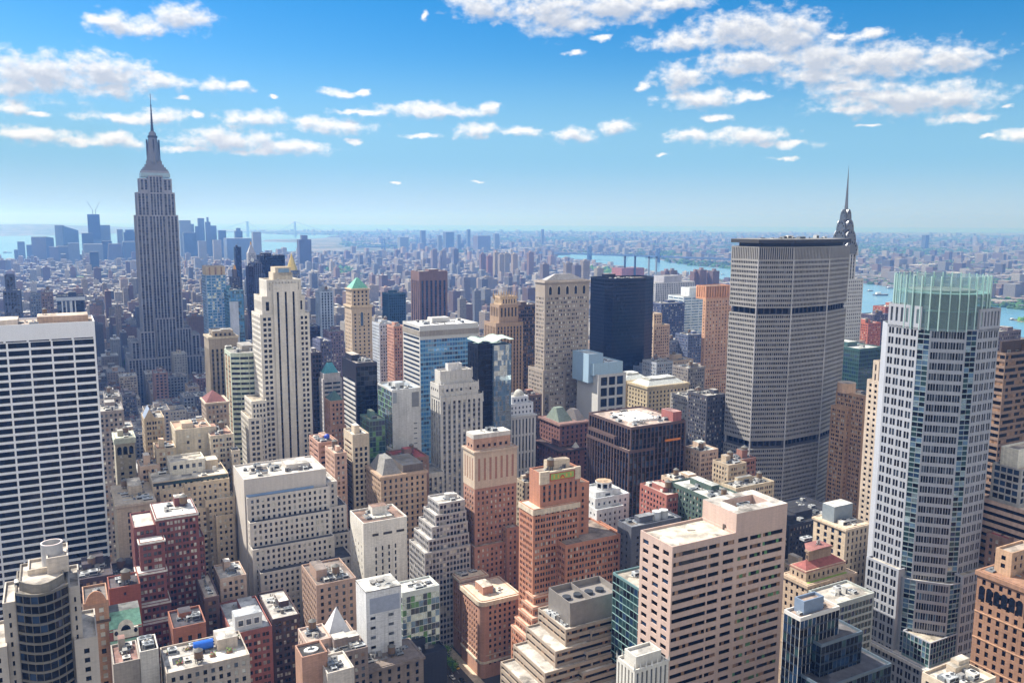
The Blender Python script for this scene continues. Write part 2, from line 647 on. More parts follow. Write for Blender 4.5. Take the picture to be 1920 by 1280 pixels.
    NEST = (('crown_rib', 'glass_crown'), ('antenna', 'mast'), ('crown_window', 'crown'), ('lantern_window', 'lantern'), ('gold_tip', 'pyramid_roof'), ('plant_fan', 'plant_box'),
            ('dormer_window', 'roof_house'), ('skylight_rib', 'pyramid_skylight'), ('copper_band', 'copper_mansard'), ('pinnacle', 'wall'), ('tile_joint', 'wall'), ('string_course', 'wall'), ('arched_window', 'wall'))

    def finish(s):
        s._finish()
        names = {o.name.split('.')[0] for o in s.root.children}
        for c, p in s.NEST:
            if c in names and p in names:
                s.nest(c, p)

    def _finish(s):
        R = s.rnd
        for k, mb in s.parts.items():
            if mb.f:
                mb.build(k.strip(), s.root)
        if s.wins:
            A = []
            for wdat in s.wins:
                cx, cy, cz, ww, hh, ang, g = wdat
                p = s.w(cx, cy, cz)
                d = CAM - p
                Nl = Vector((sin(ang + s.A), -cos(ang + s.A), 0))
                cs = max(0, Nl.dot(d.normalized()))
                area = ww * hh * cs * (F_PX * 1024 / 1920 / d.length) ** 2
                X, Y, _ = proj(p)
                if not (-10 < X < 1930 and Y < 1290):
                    area = 0
                A.append((area, cz))
            thr = 3.2
            idx = sorted([i for i in range(len(A)) if A[i][0] > thr], key=lambda i: -A[i][1])[:s.maxw]
            pick = set(idx)
            for i in idx:
                cx, cy, cz, ww, hh, ang, g = s.wins[i]
                o = bpy.data.objects.new('window', unit_pane(g))
                COL.objects.link(o)
                o.parent = s.root
                o.location = (cx, cy, cz)
                o.rotation_euler = (0, 0, ang)
                o.scale = (ww, 1, hh)
            N_PANES[0] += len(idx)
            mb = MB()
            for i, (cx, cy, cz, ww, hh, ang, g) in enumerate(s.wins):
                if i in pick:
                    continue
                ux, uy = cos(ang) * ww / 2, sin(ang) * ww / 2
                mb.face([(cx - ux, cy - uy, cz - hh / 2), (cx + ux, cy + uy, cz - hh / 2), (cx + ux, cy + uy, cz + hh / 2), (cx - ux, cy - uy, cz + hh / 2)], GL(g))
            if mb.f:
                o = mb.build('windows', s.root)
                o['kind'] = 'stuff'


# roof fittings shared by many roofs
def _air(k):
    mb = MB()
    c = [plain('#b9bcbe', .5), plain('#8b9095', .5, .3), plain('#d8d6cf', .6)][k % 3]
    dk = plain('#2b2d30', .7)
    mb.box(-.5, .5, -.5, .5, 0.06, .8, c)
    for a in (-.42, .42):
        for b in (-.42, .42):
            mb.box(a - .05, a + .05, b - .05, b + .05, -.1, .06, dk)
    mb.box(-.44, .44, -.505, -.5, .2, .65, dk)
    for fx in ((-.25, .25) if k % 2 else (0,)):
        mb.prism(ring(fx, 0, .22 if k % 2 else .36, n=12), .8, .92, c)
        mb.prism(ring(fx, 0, .17 if k % 2 else .3, n=12), .8, .925, dk)
    o = mb.build('air_unit')
    me = o.data
    bpy.data.objects.remove(o)
    return me


def _mesh(mb, name):
    o = mb.build(name)
    me = o.data
    bpy.data.objects.remove(o)
    return me


def _roof_bits():
    out = {k: [] for k in ('vent_pipe', 'duct', 'roof_hatch', 'skylight', 'roof_patch')}
    for c in ('#9a9c9e', '#6f6a66', '#c9c7c2'):
        mb = MB()
        mb.prism(ring(0, 0, .22, n=8), -.1, 1.1, plain(c, .5, .3))
        mb.prism(ring(0, 0, .36, n=8), 1.1, 1.35, plain('#55565a', .6), bottom=True)
        mb.prism(ring(1.1, .5, .15, n=8), -.1, .8, plain(c, .5, .3))
        out['vent_pipe'].append(_mesh(mb, 'vent_pipe'))
        mb = MB()
        mb.box(-2.4, 2.0, -.35, .35, .25, .9, plain(c, .45, .4))
        mb.box(2.0, 2.7, -.35, 1.6, .25, .9, plain(c, .45, .4))
        for x in (-2, 0, 1.8):
            mb.box(x - .1, x + .1, -.3, .3, -.1, .25, plain('#3b3b3d'))
        out['duct'].append(_mesh(mb, 'duct'))
        mb = MB()
        mb.box(-1.2, 1.2, -1.0, 1.0, -.1, 2.2, wall(c, .2), plain('#8d8a86'))
        mb.box(-.4, .4, -1.06, -1.0, 0, 1.9, plain('#3a3a3c'))
        out['roof_hatch'].append(_mesh(mb, 'roof_hatch'))
        mb = MB()
        mb.box(-1.6, 1.6, -.9, .9, -.1, .4, plain('#d6d6d2'))
        mb.prism(rect(-1.5, 1.5, -.8, .8), .4, 1.0, glass('q', '#565d66', .2), pts1=rect(-1.4, 1.4, -.1, .1))
        out['skylight'].append(_mesh(mb, 'skylight'))
    for c in ('#55524f', '#8c8680', '#b9b2a6', '#6d625a', '#474850'):
        mb = MB()
        mb.face([(-2.3, -1.8, 0), (2.2, -2.1, 0), (2.4, 1.9, 0), (-2.1, 2.2, 0)], roofm(c))
        out['roof_patch'].append(_mesh(mb, 'roof_patch'))
    return out


def _tank(wood, top):
    mb = MB()
    for a in range(6):
        x, y = 1.5 * cos(a * pi / 3), 1.5 * sin(a * pi / 3)
        mb.box(x - .12, x + .12, y - .12, y + .12, -.6, 2.6, plain('#4a4a4a', .7))
    mb.prism(ring(0, 0, 2.1, n=16), 2.5, 2.7, plain('#4a4a4a', .7), bottom=True)
    body, lid = MB(), MB()
    body.prism(ring(0, 0, 1.9, n=16), 2.7, 6.2, wood)
    lid.cone(ring(0, 0, 2.1, n=16), 6.15, (0, 0, 7.6), top)
    return _mesh(body, 'water_tank'), _mesh(lid, 'tank_lid'), _mesh(mb, 'tank_stand')


ROOF_BITS = _roof_bits()
AIR_UNITS = [_air(k) for k in range(4)]
TANK = _tank(plain('#75604c', .9, var=.2), plain('#6b6a66', .8))


# ------------------------------------------------------------------ the buildings one can tell apart
def hero(name, label, cat, px, py, D, xr=None, xl=None, Dp=None, W=None, st=None, stl='same', wm='#b0a79a', rf=None, n=4, tank=0, pent=1, fin=True, corn=0, wk=1.0, **k):
    b = Bld(name, label, cat, px, py, D=D, xr=xr, xl=xl, Dp=Dp, W=W, wallm=wm if not isinstance(wm, str) else wall(wm, k=wk), roof=rf and (rf if not isinstance(rf, str) else roofm(rf)), **k)
    b.box(0, b.W, 0, b.Dp, 0, b.H, st, stl)
    if corn:
        b.cornice(rect(0, b.W, 0, b.Dp), b.H - .3, corn, .8)
    b.clutter(1, b.W - 1, 1, b.Dp - 1, b.H - 1, n, tank, pent)
    if fin:
        b.finish()
    return b


P_A = S('punch', 2.9, 1.5, 3.4, 1.95)
P_B = S('punch', 3.8, 1.2, 3.4, 1.95, grp=2, gap=.35)
P_C = S('punch', 5.2, 1.2, 3.7, 2.0, grp=3, gap=.35, g='dddmb')
RIB = S('punch', 9.0, 8.2, 3.8, 1.9, sub=2.8, g='dddmmk')
PIER = S('pier', 3.2, 1.7, 3.8, 2.3, sp=wall('#5a5450'), g='dddkm')
CURT = S('punch', 1.9, 1.75, 3.8, 3.3, r=.12, m=.2, top=1.0, g='kkkdh')
BLUEC = S('punch', 1.9, 1.7, 3.9, 2.5, r=.12, m=.3, top=1.0, g='uuehs')


def slab_crown(b, z, h=4, f=.2, m=None):
    mb = MB()
    mb.box(b.W * f, b.W * (1 - f), b.Dp * f, b.Dp * (1 - f), z - 1.2, z + h, m or b.wm, b.rm)
    mb.build('roof_bulkhead', b.root)


# ---- white grid tower at the left edge
b = Bld('office_tower', 'tall white tower with wide dark windows in a bold grid, cut by the left edge', 'office tower', 177, 602, D=560, W=92, Dp=36, anchor='R', wallm=wall('#f2f2f5', .03), roof=roofm('#c3a98f'), maxw=100, ref='white grid tower')
zc = b.zat(634, b.W)
g = S('punch', 11.6, 10.6, 4.55, 3.1, m=.6, r=.6, top=.3, sub=2.65, g='kkkdkdk')
b.box(0, b.W, 0, b.Dp, 0, zc, g, None, par=.01)
b.box(0, b.W, 0, b.Dp, zc, b.H, None)
mb = b.part('wall_slot')
for i in range(8):
    x = b.W - .6 - 11.6 * (i + .95)
    mb.box(x, x + 10.4, -.06, .2, zc + .2, zc + .9, plain('#15161a'))
mb = b.part('roof_bulkhead')
mb.box(b.W - 30, b.W - 3, 8, 26, b.H - 1, b.H + 3.2, wall('#b99a80'), roofm('#d3b79b'))
mb.box(b.W - 78, b.W - 40, 6, 28, b.H - 1, b.H + 2.2, wall('#cbbcae'), roofm('#d8c7b2'))
b.clutter(b.W - 70, b.W - 2, 2, 34, b.H - 1, 10, 0, 0)
b.tank(b.W - 26, 18, b.H + 2.4, .7)
b.finish()

# ---- tall stone tower with a mast
b = Bld('skyscraper', 'tallest stone skyscraper, stepping up to a dark mast with an antenna', 'skyscraper', 255.6, 403, D=1300, xr=334, Dp=46, wallm=wall('#9d9ba3', .12), roof=roofm('#8d8a86'), maxw=100, ref='tall masted skyscraper')
Wd, Dp = b.W, b.Dp
E_ = S('pier', 4.2, 2.5, 3.9, 2.3, m=.9, r=.5, top=2.0, sp=wall('#5f5e64', .1), g='dddmq')
z1, z2, z3 = b.zat(403), b.zat(360, 0, 4), b.zat(328, 0, 8)
for a, c, dy in ((0, .29, 0), (.29, .71, 2.2), (.71, 1, 0)):
    b.box(Wd * a, Wd * c, dy, Dp, 0, z1, E_, E_)
xa, xb = b.xat(256.5, z2, 3), b.xat(328, z2, 3)
for a, c, dy in ((xa, xa + 16, 4.5), (xa + 16, xb - 16, 3.2), (xb - 16, xb, 4.5)):
    b.box(a, c, dy, Dp - 5, z1 - 1, z2, E_, E_)
xa, xb = b.xat(260.5, z3, 8), b.xat(321.5, z3, 8)
b.box(xa, xa + 12, 8.5, Dp - 9, z2 - 1, z3 - 4, E_)
b.box(xa + 12, xb - 12, 6.8, Dp - 8, z2 - 1, z3, E_)
b.box(xb - 12, xb, 8.5, Dp - 9, z2 - 1, z3 - 4, E_)
cx, cy = (b.xat(290, z3, 22)), 23
zz = lambda y: b.zat(y, cx, cy)
pw = lambda px: px * 1340 / 1591
m_ = plain('#77777c', .45, .35)
dkm = plain('#3d3c42', .5, .2)
mb = b.part('observation_deck')
for hw, ya, yb in ((23, 329, 325), (21.5, 325, 321)):
    mb.box(cx - pw(hw), cx + pw(hw), cy - pw(hw) * .62, cy + pw(hw) * .62, zz(ya) - 3, zz(yb), plain('#9db4bd', .3) if ya == 329 else b.wm)
mb = b.part('mast')
for hw, ya, yb in ((20, 322, 318), (17.5, 319, 314), (14.5, 316, 309), (12, 310, 302)):
    mb.box(cx - pw(hw), cx + pw(hw), cy - pw(hw) * .62, cy + pw(hw) * .62, zz(ya) - 1, zz(yb), m_)
q = lambda r: ring(cx, cy, r, n=16)
mb.prism(q(pw(9.5)), zz(304), zz(258), m_, pts1=q(pw(7)))
for k in range(4):
    a = k * pi / 2 + pi / 4 - .78
    for s_ in (1,):
        x, y = cx + cos(a) * pw(8.6), cy + sin(a) * pw(8.6)
        mb.prism(ring(x, y, pw(3.2), n=6), zz(306), zz(262), m_, pts1=ring(cx + cos(a) * pw(6), cy + sin(a) * pw(6), pw(1.6), n=6))
        mb.prism(ring(x * .98 + cx * .02 + cos(a) * 1.0, y, pw(1.2), n=4), zz(300), zz(262), dkm)
mb.prism(q(pw(7.8)), zz(259), zz(255), dkm)
mb.prism(q(pw(6.3)), zz(256), zz(250), m_, pts1=q(pw(5.8)))
mb.prism(q(pw(5.8)), zz(250), zz(246), m_, pts1=q(pw(2.8)))
mb = b.part('antenna')
for r, ya, yb in ((2.6, 248, 236), (1.7, 236, 214), (1.1, 214, 198), (.5, 198, 176)):
    mb.prism(ring(cx, cy, pw(r), n=8), zz(ya), zz(yb), dkm, pts1=ring(cx, cy, pw(r * .8), n=8))
for y in (243, 236, 231, 226, 221, 214, 208, 198):
    mb.prism(ring(cx, cy, pw(2.6 if y > 222 else 1.7), n=8), zz(y), zz(y) + .7, dkm, bottom=True)
# lower shoulders and base
L = [(262, 291, 622, -7), (330, 359, 619, -7), (246, 262, 640, -3), (359, 375, 632, -3), (240, 380, 672, -16), (291, 330, 598, -2.5)]
for a, c, y, dy in L:
    z = b.zat(y, 0, dy)
    b.box(b.xat(a, z, dy), b.xat(c, z, dy), dy, Dp - 2 + dy * .1, 0, z, E_, E_)
b.finish()

# ---- cream tower with three dark stripes
b = Bld('skyscraper', 'slender cream stone tower with three dark vertical window stripes on its front', 'skyscraper', 487.5, 590, D=630, xr=580, Dp=30, wallm=wall('#d8d0c3', .1), roof=roofm('#b9a88e'), maxw=100, ref='cream striped tower')
Wd = b.W
pp = S('punch', 5.4, 1.5, 3.9, 2.3, m=.8, grp=2, gap=1.1, r=.3, g='ddddmk')
dark = S('pier', Wd * .155, Wd * .042, 3.9, 2.6, m=.5, r=.9, top=6.0, sp=plain('#25211f', .6), g='kkdk')
ztop = b.zat(525, 0, 4)
b.box(0, Wd * .27, 0, b.Dp, 0, b.H, pp, pp)
b.box(Wd * .77, Wd, 0, b.Dp, 0, b.H, pp, None)
b.box(Wd * .27, Wd * .77, -1.2, b.Dp - 2, 0, b.zat(533, 0, -1), dark, None)
z2 = b.zat(556, 0, 2)
b.box(b.xat(491, z2), Wd * .27, 1.0, b.Dp - 2, b.H - 1, z2, S('pier', 4, 1.6, 3.9, 2.6, top=4, sp=plain('#25211f'), g='kd'))
b.box(Wd * .77, b.xat(572, z2), 1.0, b.Dp - 2, b.H - 1, z2, S('pier', 4, 1.6, 3.9, 2.6, top=4, sp=plain('#25211f'), g='kd'))
b.box(b.xat(500, ztop), b.xat(565, ztop), .8, b.Dp - 4, z2 - 1, ztop, S('punch', 2.2, .5, 20, 6, top=1.5, r=.5, g='bo'))
mb = b.part('roof_bulkhead')
for xa, xc, ya, yc in ((512, 548, 527, 512), (516, 545, 513, 502)):
    mb.box(b.xat(xa, ztop, 8), b.xat(xc, ztop, 8), 7, 22, b.zat(ya, 0, 8) - 2, b.zat(yc, 0, 8), wall('#cdbfa8'), roofm('#b99c70'))
mb.box(b.xat(521, ztop, 9), b.xat(541, ztop, 9), 6.8, 15, b.zat(512, 0, 8), b.zat(504.5, 0, 8), GL('s'))
z4 = b.zat(750, 0, -5)
b.box(b.xat(471, z4, -5), b.xat(500, z4, -5), -5, 20, 0, z4, pp, pp)
z5 = b.zat(780, 0, -8)
b.box(b.xat(465, z5, -8), b.xat(490, z5, -8), -9, 19, 0, z5, pp, pp)
b.clutter(Wd * .3, Wd * .7, 3, 24, ztop - 1, 5, 0, 0)
b.finish()

# ---- broad grey slab with the lozenge plan
b = Bld('office_tower', 'broad grey concrete slab with fine window rows, two dark bands and overhanging roof', 'office tower', 1423, 463, D=690, xr=1595, Dp=40, wallm=wall('#9d9995', .08), roof=roofm('#96938f'), maxw=100, ref='broad grey slab')
p0 = (-2.5, b.yat(1372, None, -2.5))
P2 = (b.xat(1490, None, -11), -11)
P3 = (b.xat(1557, None, -9), -9)
P4 = (b.xat(1594, None, 4), 4)
poly = [(0, 0), P2, P3, P4, (P4[0] + 3, p0[1] + 4), (P3[0], p0[1] + 16), (P2[0], p0[1] + 16), p0]
M_ = S('punch', 1.75, 1.25, 3.75, 1.95, m=.5, r=.45, top=.9, bot=.3, g='dddkkq')
LV = S('pier', 1.75, .9, 30, 9.6, m=.5, r=.7, top=.4, bot=0, g='k')
ed = [M_, M_, M_, None, None, None, None, M_]
zs = [b.zat(y) for y in (826, 833, 580, 588, 487, 463)]
seq = [(0, b.zat(842), ed, 0), (b.zat(842), b.zat(827), 'D', 2), (b.zat(827), b.zat(590), ed, 0), (b.zat(590), b.zat(578), 'D', 2), (b.zat(578), b.zat(488), ed, 0)]
DK = S('punch', 5.2, 4.3, 40, 4.4, r=.8, top=.3, bot=0, g='k')
for za, zb, e, ins in seq:
    b.mass(inset(poly, ins) if ins else poly, za, zb, edges=[DK, DK, DK, None, None, None, None, DK] if e == 'D' else e, par=.05, wm=plain('#4a4a50') if e == 'D' else None)
zl = b.zat(463)
lv = S('pier', 1.75, .9, zl - b.zat(488) + 5, zl - b.zat(488) - 1.2, m=.5, r=.7, top=.6, bot=0, g='k')
b.mass(poly, b.zat(488), zl, edges=[lv, lv, lv, None, None, None, None, lv], par=.05)
b.mass(inset(poly, 5), zl - .2, b.zat(456), edges=[DK] * 8, par=.05, wm=plain('#232327'))
b.part('roof_slab').prism(inset(poly, -.6), b.zat(456), b.zat(449), plain('#3b3937', .8), roofm('#8f8a84'), bottom=True)
b.clutter(10, P4[0] - 10, 8, 26, b.zat(449), 9, 0, 0, 1.2)
mb = b.part('mullion')
for (x, y) in (P2, P3, (0, 0)):
    mb.prism(ring(x, y, .55, n=6), 0, b.zat(488) - .2, wall('#c3bfbf'))
b.finish()

# ---- needle-spired tower behind the slab
b = Bld('skyscraper', 'white brick skyscraper with a tiered steel crown and needle spire behind the slab', 'skyscraper', 1584, 470, D=890, xr=1606, Dp=32, wallm=wall('#c9c7c6', .07), roof=roofm('#8d8a86'), maxw=60, ref='needle-spired tower')
z5 = b.zat(523)
zb = b.zat(472)
st_ = S('punch', 3.4, 1.5, 3.6, 2.0, m=1, top=3, g='ddkm')
b.W = b.xat(1606, zb)
Wd = b.W
b.Dp = Wd
b.box(0, Wd, 0, Wd, z5 - 1, zb, S('pier', 3.4, 1.6, 3.6, 2.2, top=3, sp=wall('#8a8a8c'), g='ddk'))
xr_ = b.xat(1614.5, z5)
b.box(-5, xr_, -3, Wd + 6, 0, z5, S('punch', 3.1, 1.35, 3.6, 1.9, m=.6, r=.3, top=2, g='ddkm'))
cx, cy = Wd / 2, Wd / 2
steel = plain('#77787c', .33, .75)
steeld = plain('#3c3d42', .4, .6)
mb = b.part('crown')
wn = b.part('crown_window')
R0 = Wd * .5
RK = (1.15, .95, .72, .48)


def arch(r, h, e, z, axis):
    n = 12
    prof = [(r * cos(pi * i / n), h * sin(pi * i / n) ** .8) for i in range(n + 1)]
    A = lambda t, d: (cx + t, cy + d) if axis == 0 else (cx + d, cy + t)
    for i in range(n):
        (t0, h0), (t1, h1) = prof[i], prof[i + 1]
        f = [(*A(t0, -e), z + h0), (*A(t0, e), z + h0), (*A(t1, e), z + h1), (*A(t1, -e), z + h1)]
        mb.face(f, steel)
    for d in (-e, e):
        mb.face([(*A(t, d), z + hh) for t, hh in prof], steel)
        for k in range(7):
            a = pi * (k + .8) / 7.6
            c = (r * .74 * cos(a), h * .74 * sin(a))
            o_ = (r * .9 * cos(a), h * .92 * sin(a))
            tx = r * .1
            dd = d + (.12 if d > 0 else -.12)
            wn.face([(*A(c[0] - tx * sin(a), dd), z + c[1] + tx * cos(a)), (*A(c[0] + tx * sin(a), dd), z + c[1] - tx * cos(a)), (*A(o_[0], dd), z + o_[1])], GL('k'))


zc = zb - 2
zt = b.zat(394, cx, cy)
r = R0
z = zc
tot = zt - zc
for k in range(4):
    r = R0 * RK[k]
    h = tot * .33
    for ax in (0, 1):
        arch(r * .93, h, r, z, ax)
    mb.box(cx - r * .86, cx + r * .86, cy - r * .86, cy + r * .86, z - 1, z + h * .5, steeld)
    z += tot * .23
mb = b.part('spire')
zt0 = z - 2
mb.prism(ring(cx, cy, 3.0, n=8), zt0 - 6, zt0 + 10, steel, pts1=ring(cx, cy, 1.5, n=8))
mb.cone(ring(cx, cy, 1.5, n=8), zt0 + 10, (cx, cy, b.zat(307, cx, cy)), steel)
for (x, y) in ((0, 0), (0, Wd), (Wd, 0)):
    mb = b.part('eagle_corner')
    mb.prism(ring(x, y, 2.2, n=8), zb - 4, zb + 5, wall('#c9c7c6'), pts1=ring(x, y, 1.2, n=8))
b.finish()

# ---- octagonal tower with the glass crown
b = Bld('skyscraper', 'pale octagonal tower topped by a green ribbed glass crown, near the right edge', 'skyscraper', 1746, 600, D=455, W=50, Dp=50, wallm=wall('#a7aab3', .06), roof=roofm('#cfc0a8'), maxw=100, ref='glass-crowned tower')
# local frame: chamfer facet runs between A (left) and Bq (right)
cl = 17.5
ch = 16.0
gs = 5.5


# corners of the plan
k1 = gs * .38
k2 = gs * .92
cz = ch * .7071
X0 = 0.0
YA = cz + k1 + k2 + 0.0
plan = [(X0, YA + cl), (X0, YA), (k1, YA - k2), (k1 + cz, YA - k2 - cz), (k1 + cz + k2, YA - k2 - cz - k1), (k1 + cz + k2 + cl, YA - k2 - cz - k1)]
xm, ym = plan[5][0], plan[0][1]
plan_back = [(xm + 8, 10), (xm + 8, ym + 2), (xm - 8, ym + 9), (8, ym + 9)]
base = b.P - (b.U * plan[2][0] + b.V * plan[2][1])
b.P = base
b.root.location = base
poly = plan[1:] + plan_back + [plan[0]]
FL = S('punch', 4.4, 1.35, 5.2, 3.5, m=.4, grp=2, gap=.4, r=.35, top=1.0, bot=.5, g='ddkm')
FC = S('punch', 3.9, 1.0, 5.2, 3.4, m=.5, grp=3, gap=.22, r=.35, top=1.2, bot=.5, g='dkkmq')
GSs = S('punch', 2.6, 2.45, 2.6, 2.0, m=.1, r=.1, top=.5, bot=0, g='htteskd', sp=plain('#8fa3a6', .4))
zm = b.zat(616, *plan[2])
zLft = b.zat(574, *plan[1])
zlow = b.zat(1085, *plan[3])
e_ = [GSs, FC, GSs, FL, None, None, None, None, None, FL]
b.mass(poly, 0, zm, edges=e_)
# taller side blocks
tl = S('pier', 2.8, 1.3, 40, zLft - zm - 3.5, m=.5, r=.5, top=1.5, bot=0, g='qmq')
b.mass([(X0, YA - 1), (10, YA - 1), (10, YA + cl), (X0, YA + cl)], zm - 1.2, zLft, edges=[tl, None, None, tl], par=.8)
b.mass([(xm - cl + 1, plan[5][1]), (xm, plan[5][1]), (xm, plan[5][1] + 10), (xm - cl + 1, plan[5][1] + 10)], zm - 1.2, b.zat(580, xm - cl, plan[5][1]), edges=[tl, None, None, tl], par=.8)
# glass crown
ccx, ccy = (xm + 4) / 2 + 1.5, (ym + 6) / 2 + 1.5
rc = 21.6
zt_ = b.zat(520, ccx, ccy - rc)
mbg = b.part('glass_crown')
mg, T = new_mat('crown_glass')
pb = T.n('ShaderNodeBsdfPrincipled', {'Base Color': (.30, .43, .44, 1), 'Roughness': .06, 'Specular IOR Level': .7})
tr = T.n('ShaderNodeBsdfTransparent', {'Color': (.78, .90, .89, 1)})
mx = T.n('ShaderNodeMixShader', {0: .36, 1: tr.outputs[0], 2: pb.outputs[0]})
T.n('ShaderNodeOutputMaterial', {'Surface': mx.outputs[0]})
R1 = ring(ccx, ccy, rc, n=32)
for i in range(32):
    p, q_ = R1[i], R1[(i + 1) % 32]
    for za, zb2 in ((zm - 1, zm + (zt_ - zm) * .5), (zm + (zt_ - zm) * .5, zt_ - 5), (zt_ - 5, zt_)):
        mbg.face([(*p, za), (*q_, za), (*q_, zb2), (*p, zb2)], mg)
rib = plain('#b9d6cf', .3, .2)
for i in range(32):
    mb = MB()
    a = 2 * pi * i / 32
    x, y = ccx + (rc + .25) * cos(a), ccy + (rc + .25) * sin(a)
    mb.prism(ring(x, y, .32, n=6), zm - 1, zt_ + .4, rib)
    mb.build('crown_rib', b.root)
mb = b.part('crown_core')
mb.prism(ring(ccx, ccy, rc - 6, n=24), zm - 1, zt_ - 7, wall('#6f8580'), roofm('#7d8a86'))
for zq in (zm + (zt_ - zm) * .33, zm + (zt_ - zm) * .66):
    mb.prism(ring(ccx, ccy, rc - .3, n=32), zq, zq + .5, plain('#7fa09a'), bottom=True)
# lower, wider tiers
z6 = b.zat(1062, 0, YA)
grow = 5
polyL = [(-4, YA - 3), (8, YA - 3), (8, ym), (-4, ym)]
FLb = S('punch', 4.4, 1.35, 5.2, 3.7, m=.6, grp=2, gap=.4, r=.35, top=1.2, bot=.5, g='ddkmq')
b.mass([(-4, YA - 2), (7, YA - 2), (7, ym), (-4, ym)], 0, z6, edges=[None, None, None, FLb])
b.mass([(k1 + cz + 4, -4), (xm + 4, -4), (xm + 4, 9), (k1 + cz + 4, 9)], 0, b.zat(1066, xm, -4), edges=[FLb, None, None, FLb])
zc1 = b.zat(1088, *plan[3])
pc = [(-2, YA - 4), (k1 + 1 - 2.6, YA - k2 - 4), (k1 + cz - 2.6, YA - k2 - cz - 4), (k1 + cz + k2, -3), (k1 + cz + k2, 12), (0, YA + 4)]
FCb = S('punch', 3.9, 1.0, 5.2, 3.6, m=.6, grp=3, gap=.3, r=.35, top=1.2, bot=.5, g='dkkmqs')
b.mass(pc, 0, zc1, edges=[GSs, FCb, GSs, None, None, None])
# square podium
zp = b.zat(1258, -6, -6)
yl_ = b.yat(1597, zp, -6)
b.mass(rect(-6, xm + 24, -6, yl_), 0, zp, FLb, FLb)
b.cornice(rect(-6, xm + 24, -6, yl_), zp - .3, 1.6, 1.0, wall('#d8d2cc'))
zp2 = b.zat(1170, 2, -6)
GT = S('punch', 2.2, 1.9, 3.0, 2.4, m=.3, r=.15, top=.6, bot=0, g='tthkds', sp=plain('#6f8a88'))
b.mass(rect(-3.5, xm - 14, -3.5, 12), zp - 1, b.zat(1205, -3.5, -3.5), GT, GT)
b.mass(rect(xm + 2, xm + 22, -2, 20), zp - 1, b.zat(1120, xm + 10, -2), GT, GT)
b.finish()

# ---- pink granite building
b = Bld('office_building', 'pink granite office block with dark ribbon windows and a sunken roof well', 'office building', 1261, 1025, D=325, xr=1475, xl=1201, wallm=wall('#c7aa9c', .08), roof=roofm('#d3c5ae'), maxw=100, ref='pink granite block')
fr = S('punch', 9, 8, 4.0, 1.85, r=.4, top=2.9, bot=.5, cols=[(.018, .3), (.325, .4), (.44, .535), (.57, .66), (.672, .80), (.812, .965)], sub=1.6, g='kkkdok')
frT = S('punch', 9, 8, 4.0, 1.85, r=.4, top=8.2, bot=.5, cols=[(.02, .30), (.32, .62), (.64, .92)], sub=1.6, g='kkkdkgo')
lf = S('punch', 9, 8, 4.0, 1.9, r=.4, top=2.9, bot=.5, cols=[(.09, .27), (.41, .6), (.72, .9)], g='kkkh')
xt = b.xat(1380, b.H)
zt = b.zat(963, xt)
b.box(0, xt, 0, b.Dp, 0, b.H, S('punch', 9, 8, 4.0, 1.85, r=.4, top=2.9, bot=.5, cols=[(.02, .55), (.57, .74), (.80, .98)], sub=1.6, g='kkkdok'), lf)
b.box(xt, b.W, 0, b.Dp, 0, b.H - 2.4, S('punch', 9, 8, 4.0, 1.85, r=.4, top=.55, bot=.5, cols=[(.05, .24), (.28, .5), (.53, .93)], sub=1.6, g='kkkdkogo'), None, par=.05)  # the green panes paint in green-lit reflections
yb_ = b.Dp
# the higher part with the open well
mbp = b.part('wall')
cap = b.wm
xw0, xw1, yw0, yw1 = xt + 6, b.W - 5, 6, yb_ - 5
z0 = b.H - 2.45
for (x0, x1, y0, y1) in ((xt, b.W, 0, yw0), (xt, b.W, yw1, yb_), (xt, xw0, yw0, yw1), (xw1, b.W, yw0, yw1)):
    mbp.box(x0, x1, y0, y1, z0, zt, b.wm, roofm('#c9beb0'))
b.part('roof_well').box(xw0, xw1, yw0, yw1, z0 - .3, z0 + .2, roofm('#8a8580'), roofm('#8a8580'))
mb = b.part('cooling_plant')
mb.box(xw0 + 3, xw1 - 6, yw0 + 2, yw1 - 6, z0 - 1, zt - 1.5, plain('#b9bdbf', .5), plain('#a7adb0', .5))
for i in range(7):
    x = xw0 + 4 + i * (xw1 - xw0 - 12) / 7
    mb.box(x, x + .5, yw0 + 3, yw1 - 7, zt - 1.5, zt - .8, plain('#e6e6e2', .5))
    mb.prism(ring(x + 1.5, (yw0 + yw1) / 2, 1.0, n=10), zt - 1.5, zt - .7, plain('#8b9095'))
mb = b.part('roof_pipe')
mb.tube((xt * .55, b.Dp * .62, b.H - .6), (xt * .62, b.Dp * .5, b.H - .3), .25, plain('#7c746a'))
mb.box(xt - .5, xt - .02, b.Dp * .3, b.Dp * .36, b.H - 1, b.H + 1.4, plain('#5d544d'))
b.finish()

# ---- orange brick tower with the painted frieze
b = Bld('art_deco_tower', 'orange brick setback tower with a coloured sun panel near its top', 'art deco tower', 1000, 955, D=442, xr=1110, xl=981, wallm=wall('#ba7d60', .12), roof=roofm('#a78f7a'), maxw=100, ref='orange brick tower')
of = S('punch', 3.7, 1.25, 3.5, 2.0, m=1, grp=2, gap=.35, r=.3, g='ddkmbq')
Wd, Dp = b.W, max(b.Dp, 16)
b.box(0, Wd * .78, 0, Dp, 0, b.H, of)
b.box(Wd * .78, Wd, 3, Dp + 4, 0, b.zat(905, Wd), S('punch', 4.2, 1.25, 3.6, 2.0, m=2.5, grp=1, g='ddm'), None)
b.cornice(rect(0, Wd * .78, 0, Dp), b.H - .4, 3.0, .35, wall('#d5c3ab'))
zt = b.zat(889, 2, 2)
b.box(b.xat(1013, zt, 2), b.xat(1088, zt, 2), 2, Dp - 2, b.H - 1, zt, S('pier', 3.6, 1.5, 3.6, 2.1, m=1, top=7.5, sp=wall('#8a5138'), g='ddm'), None)
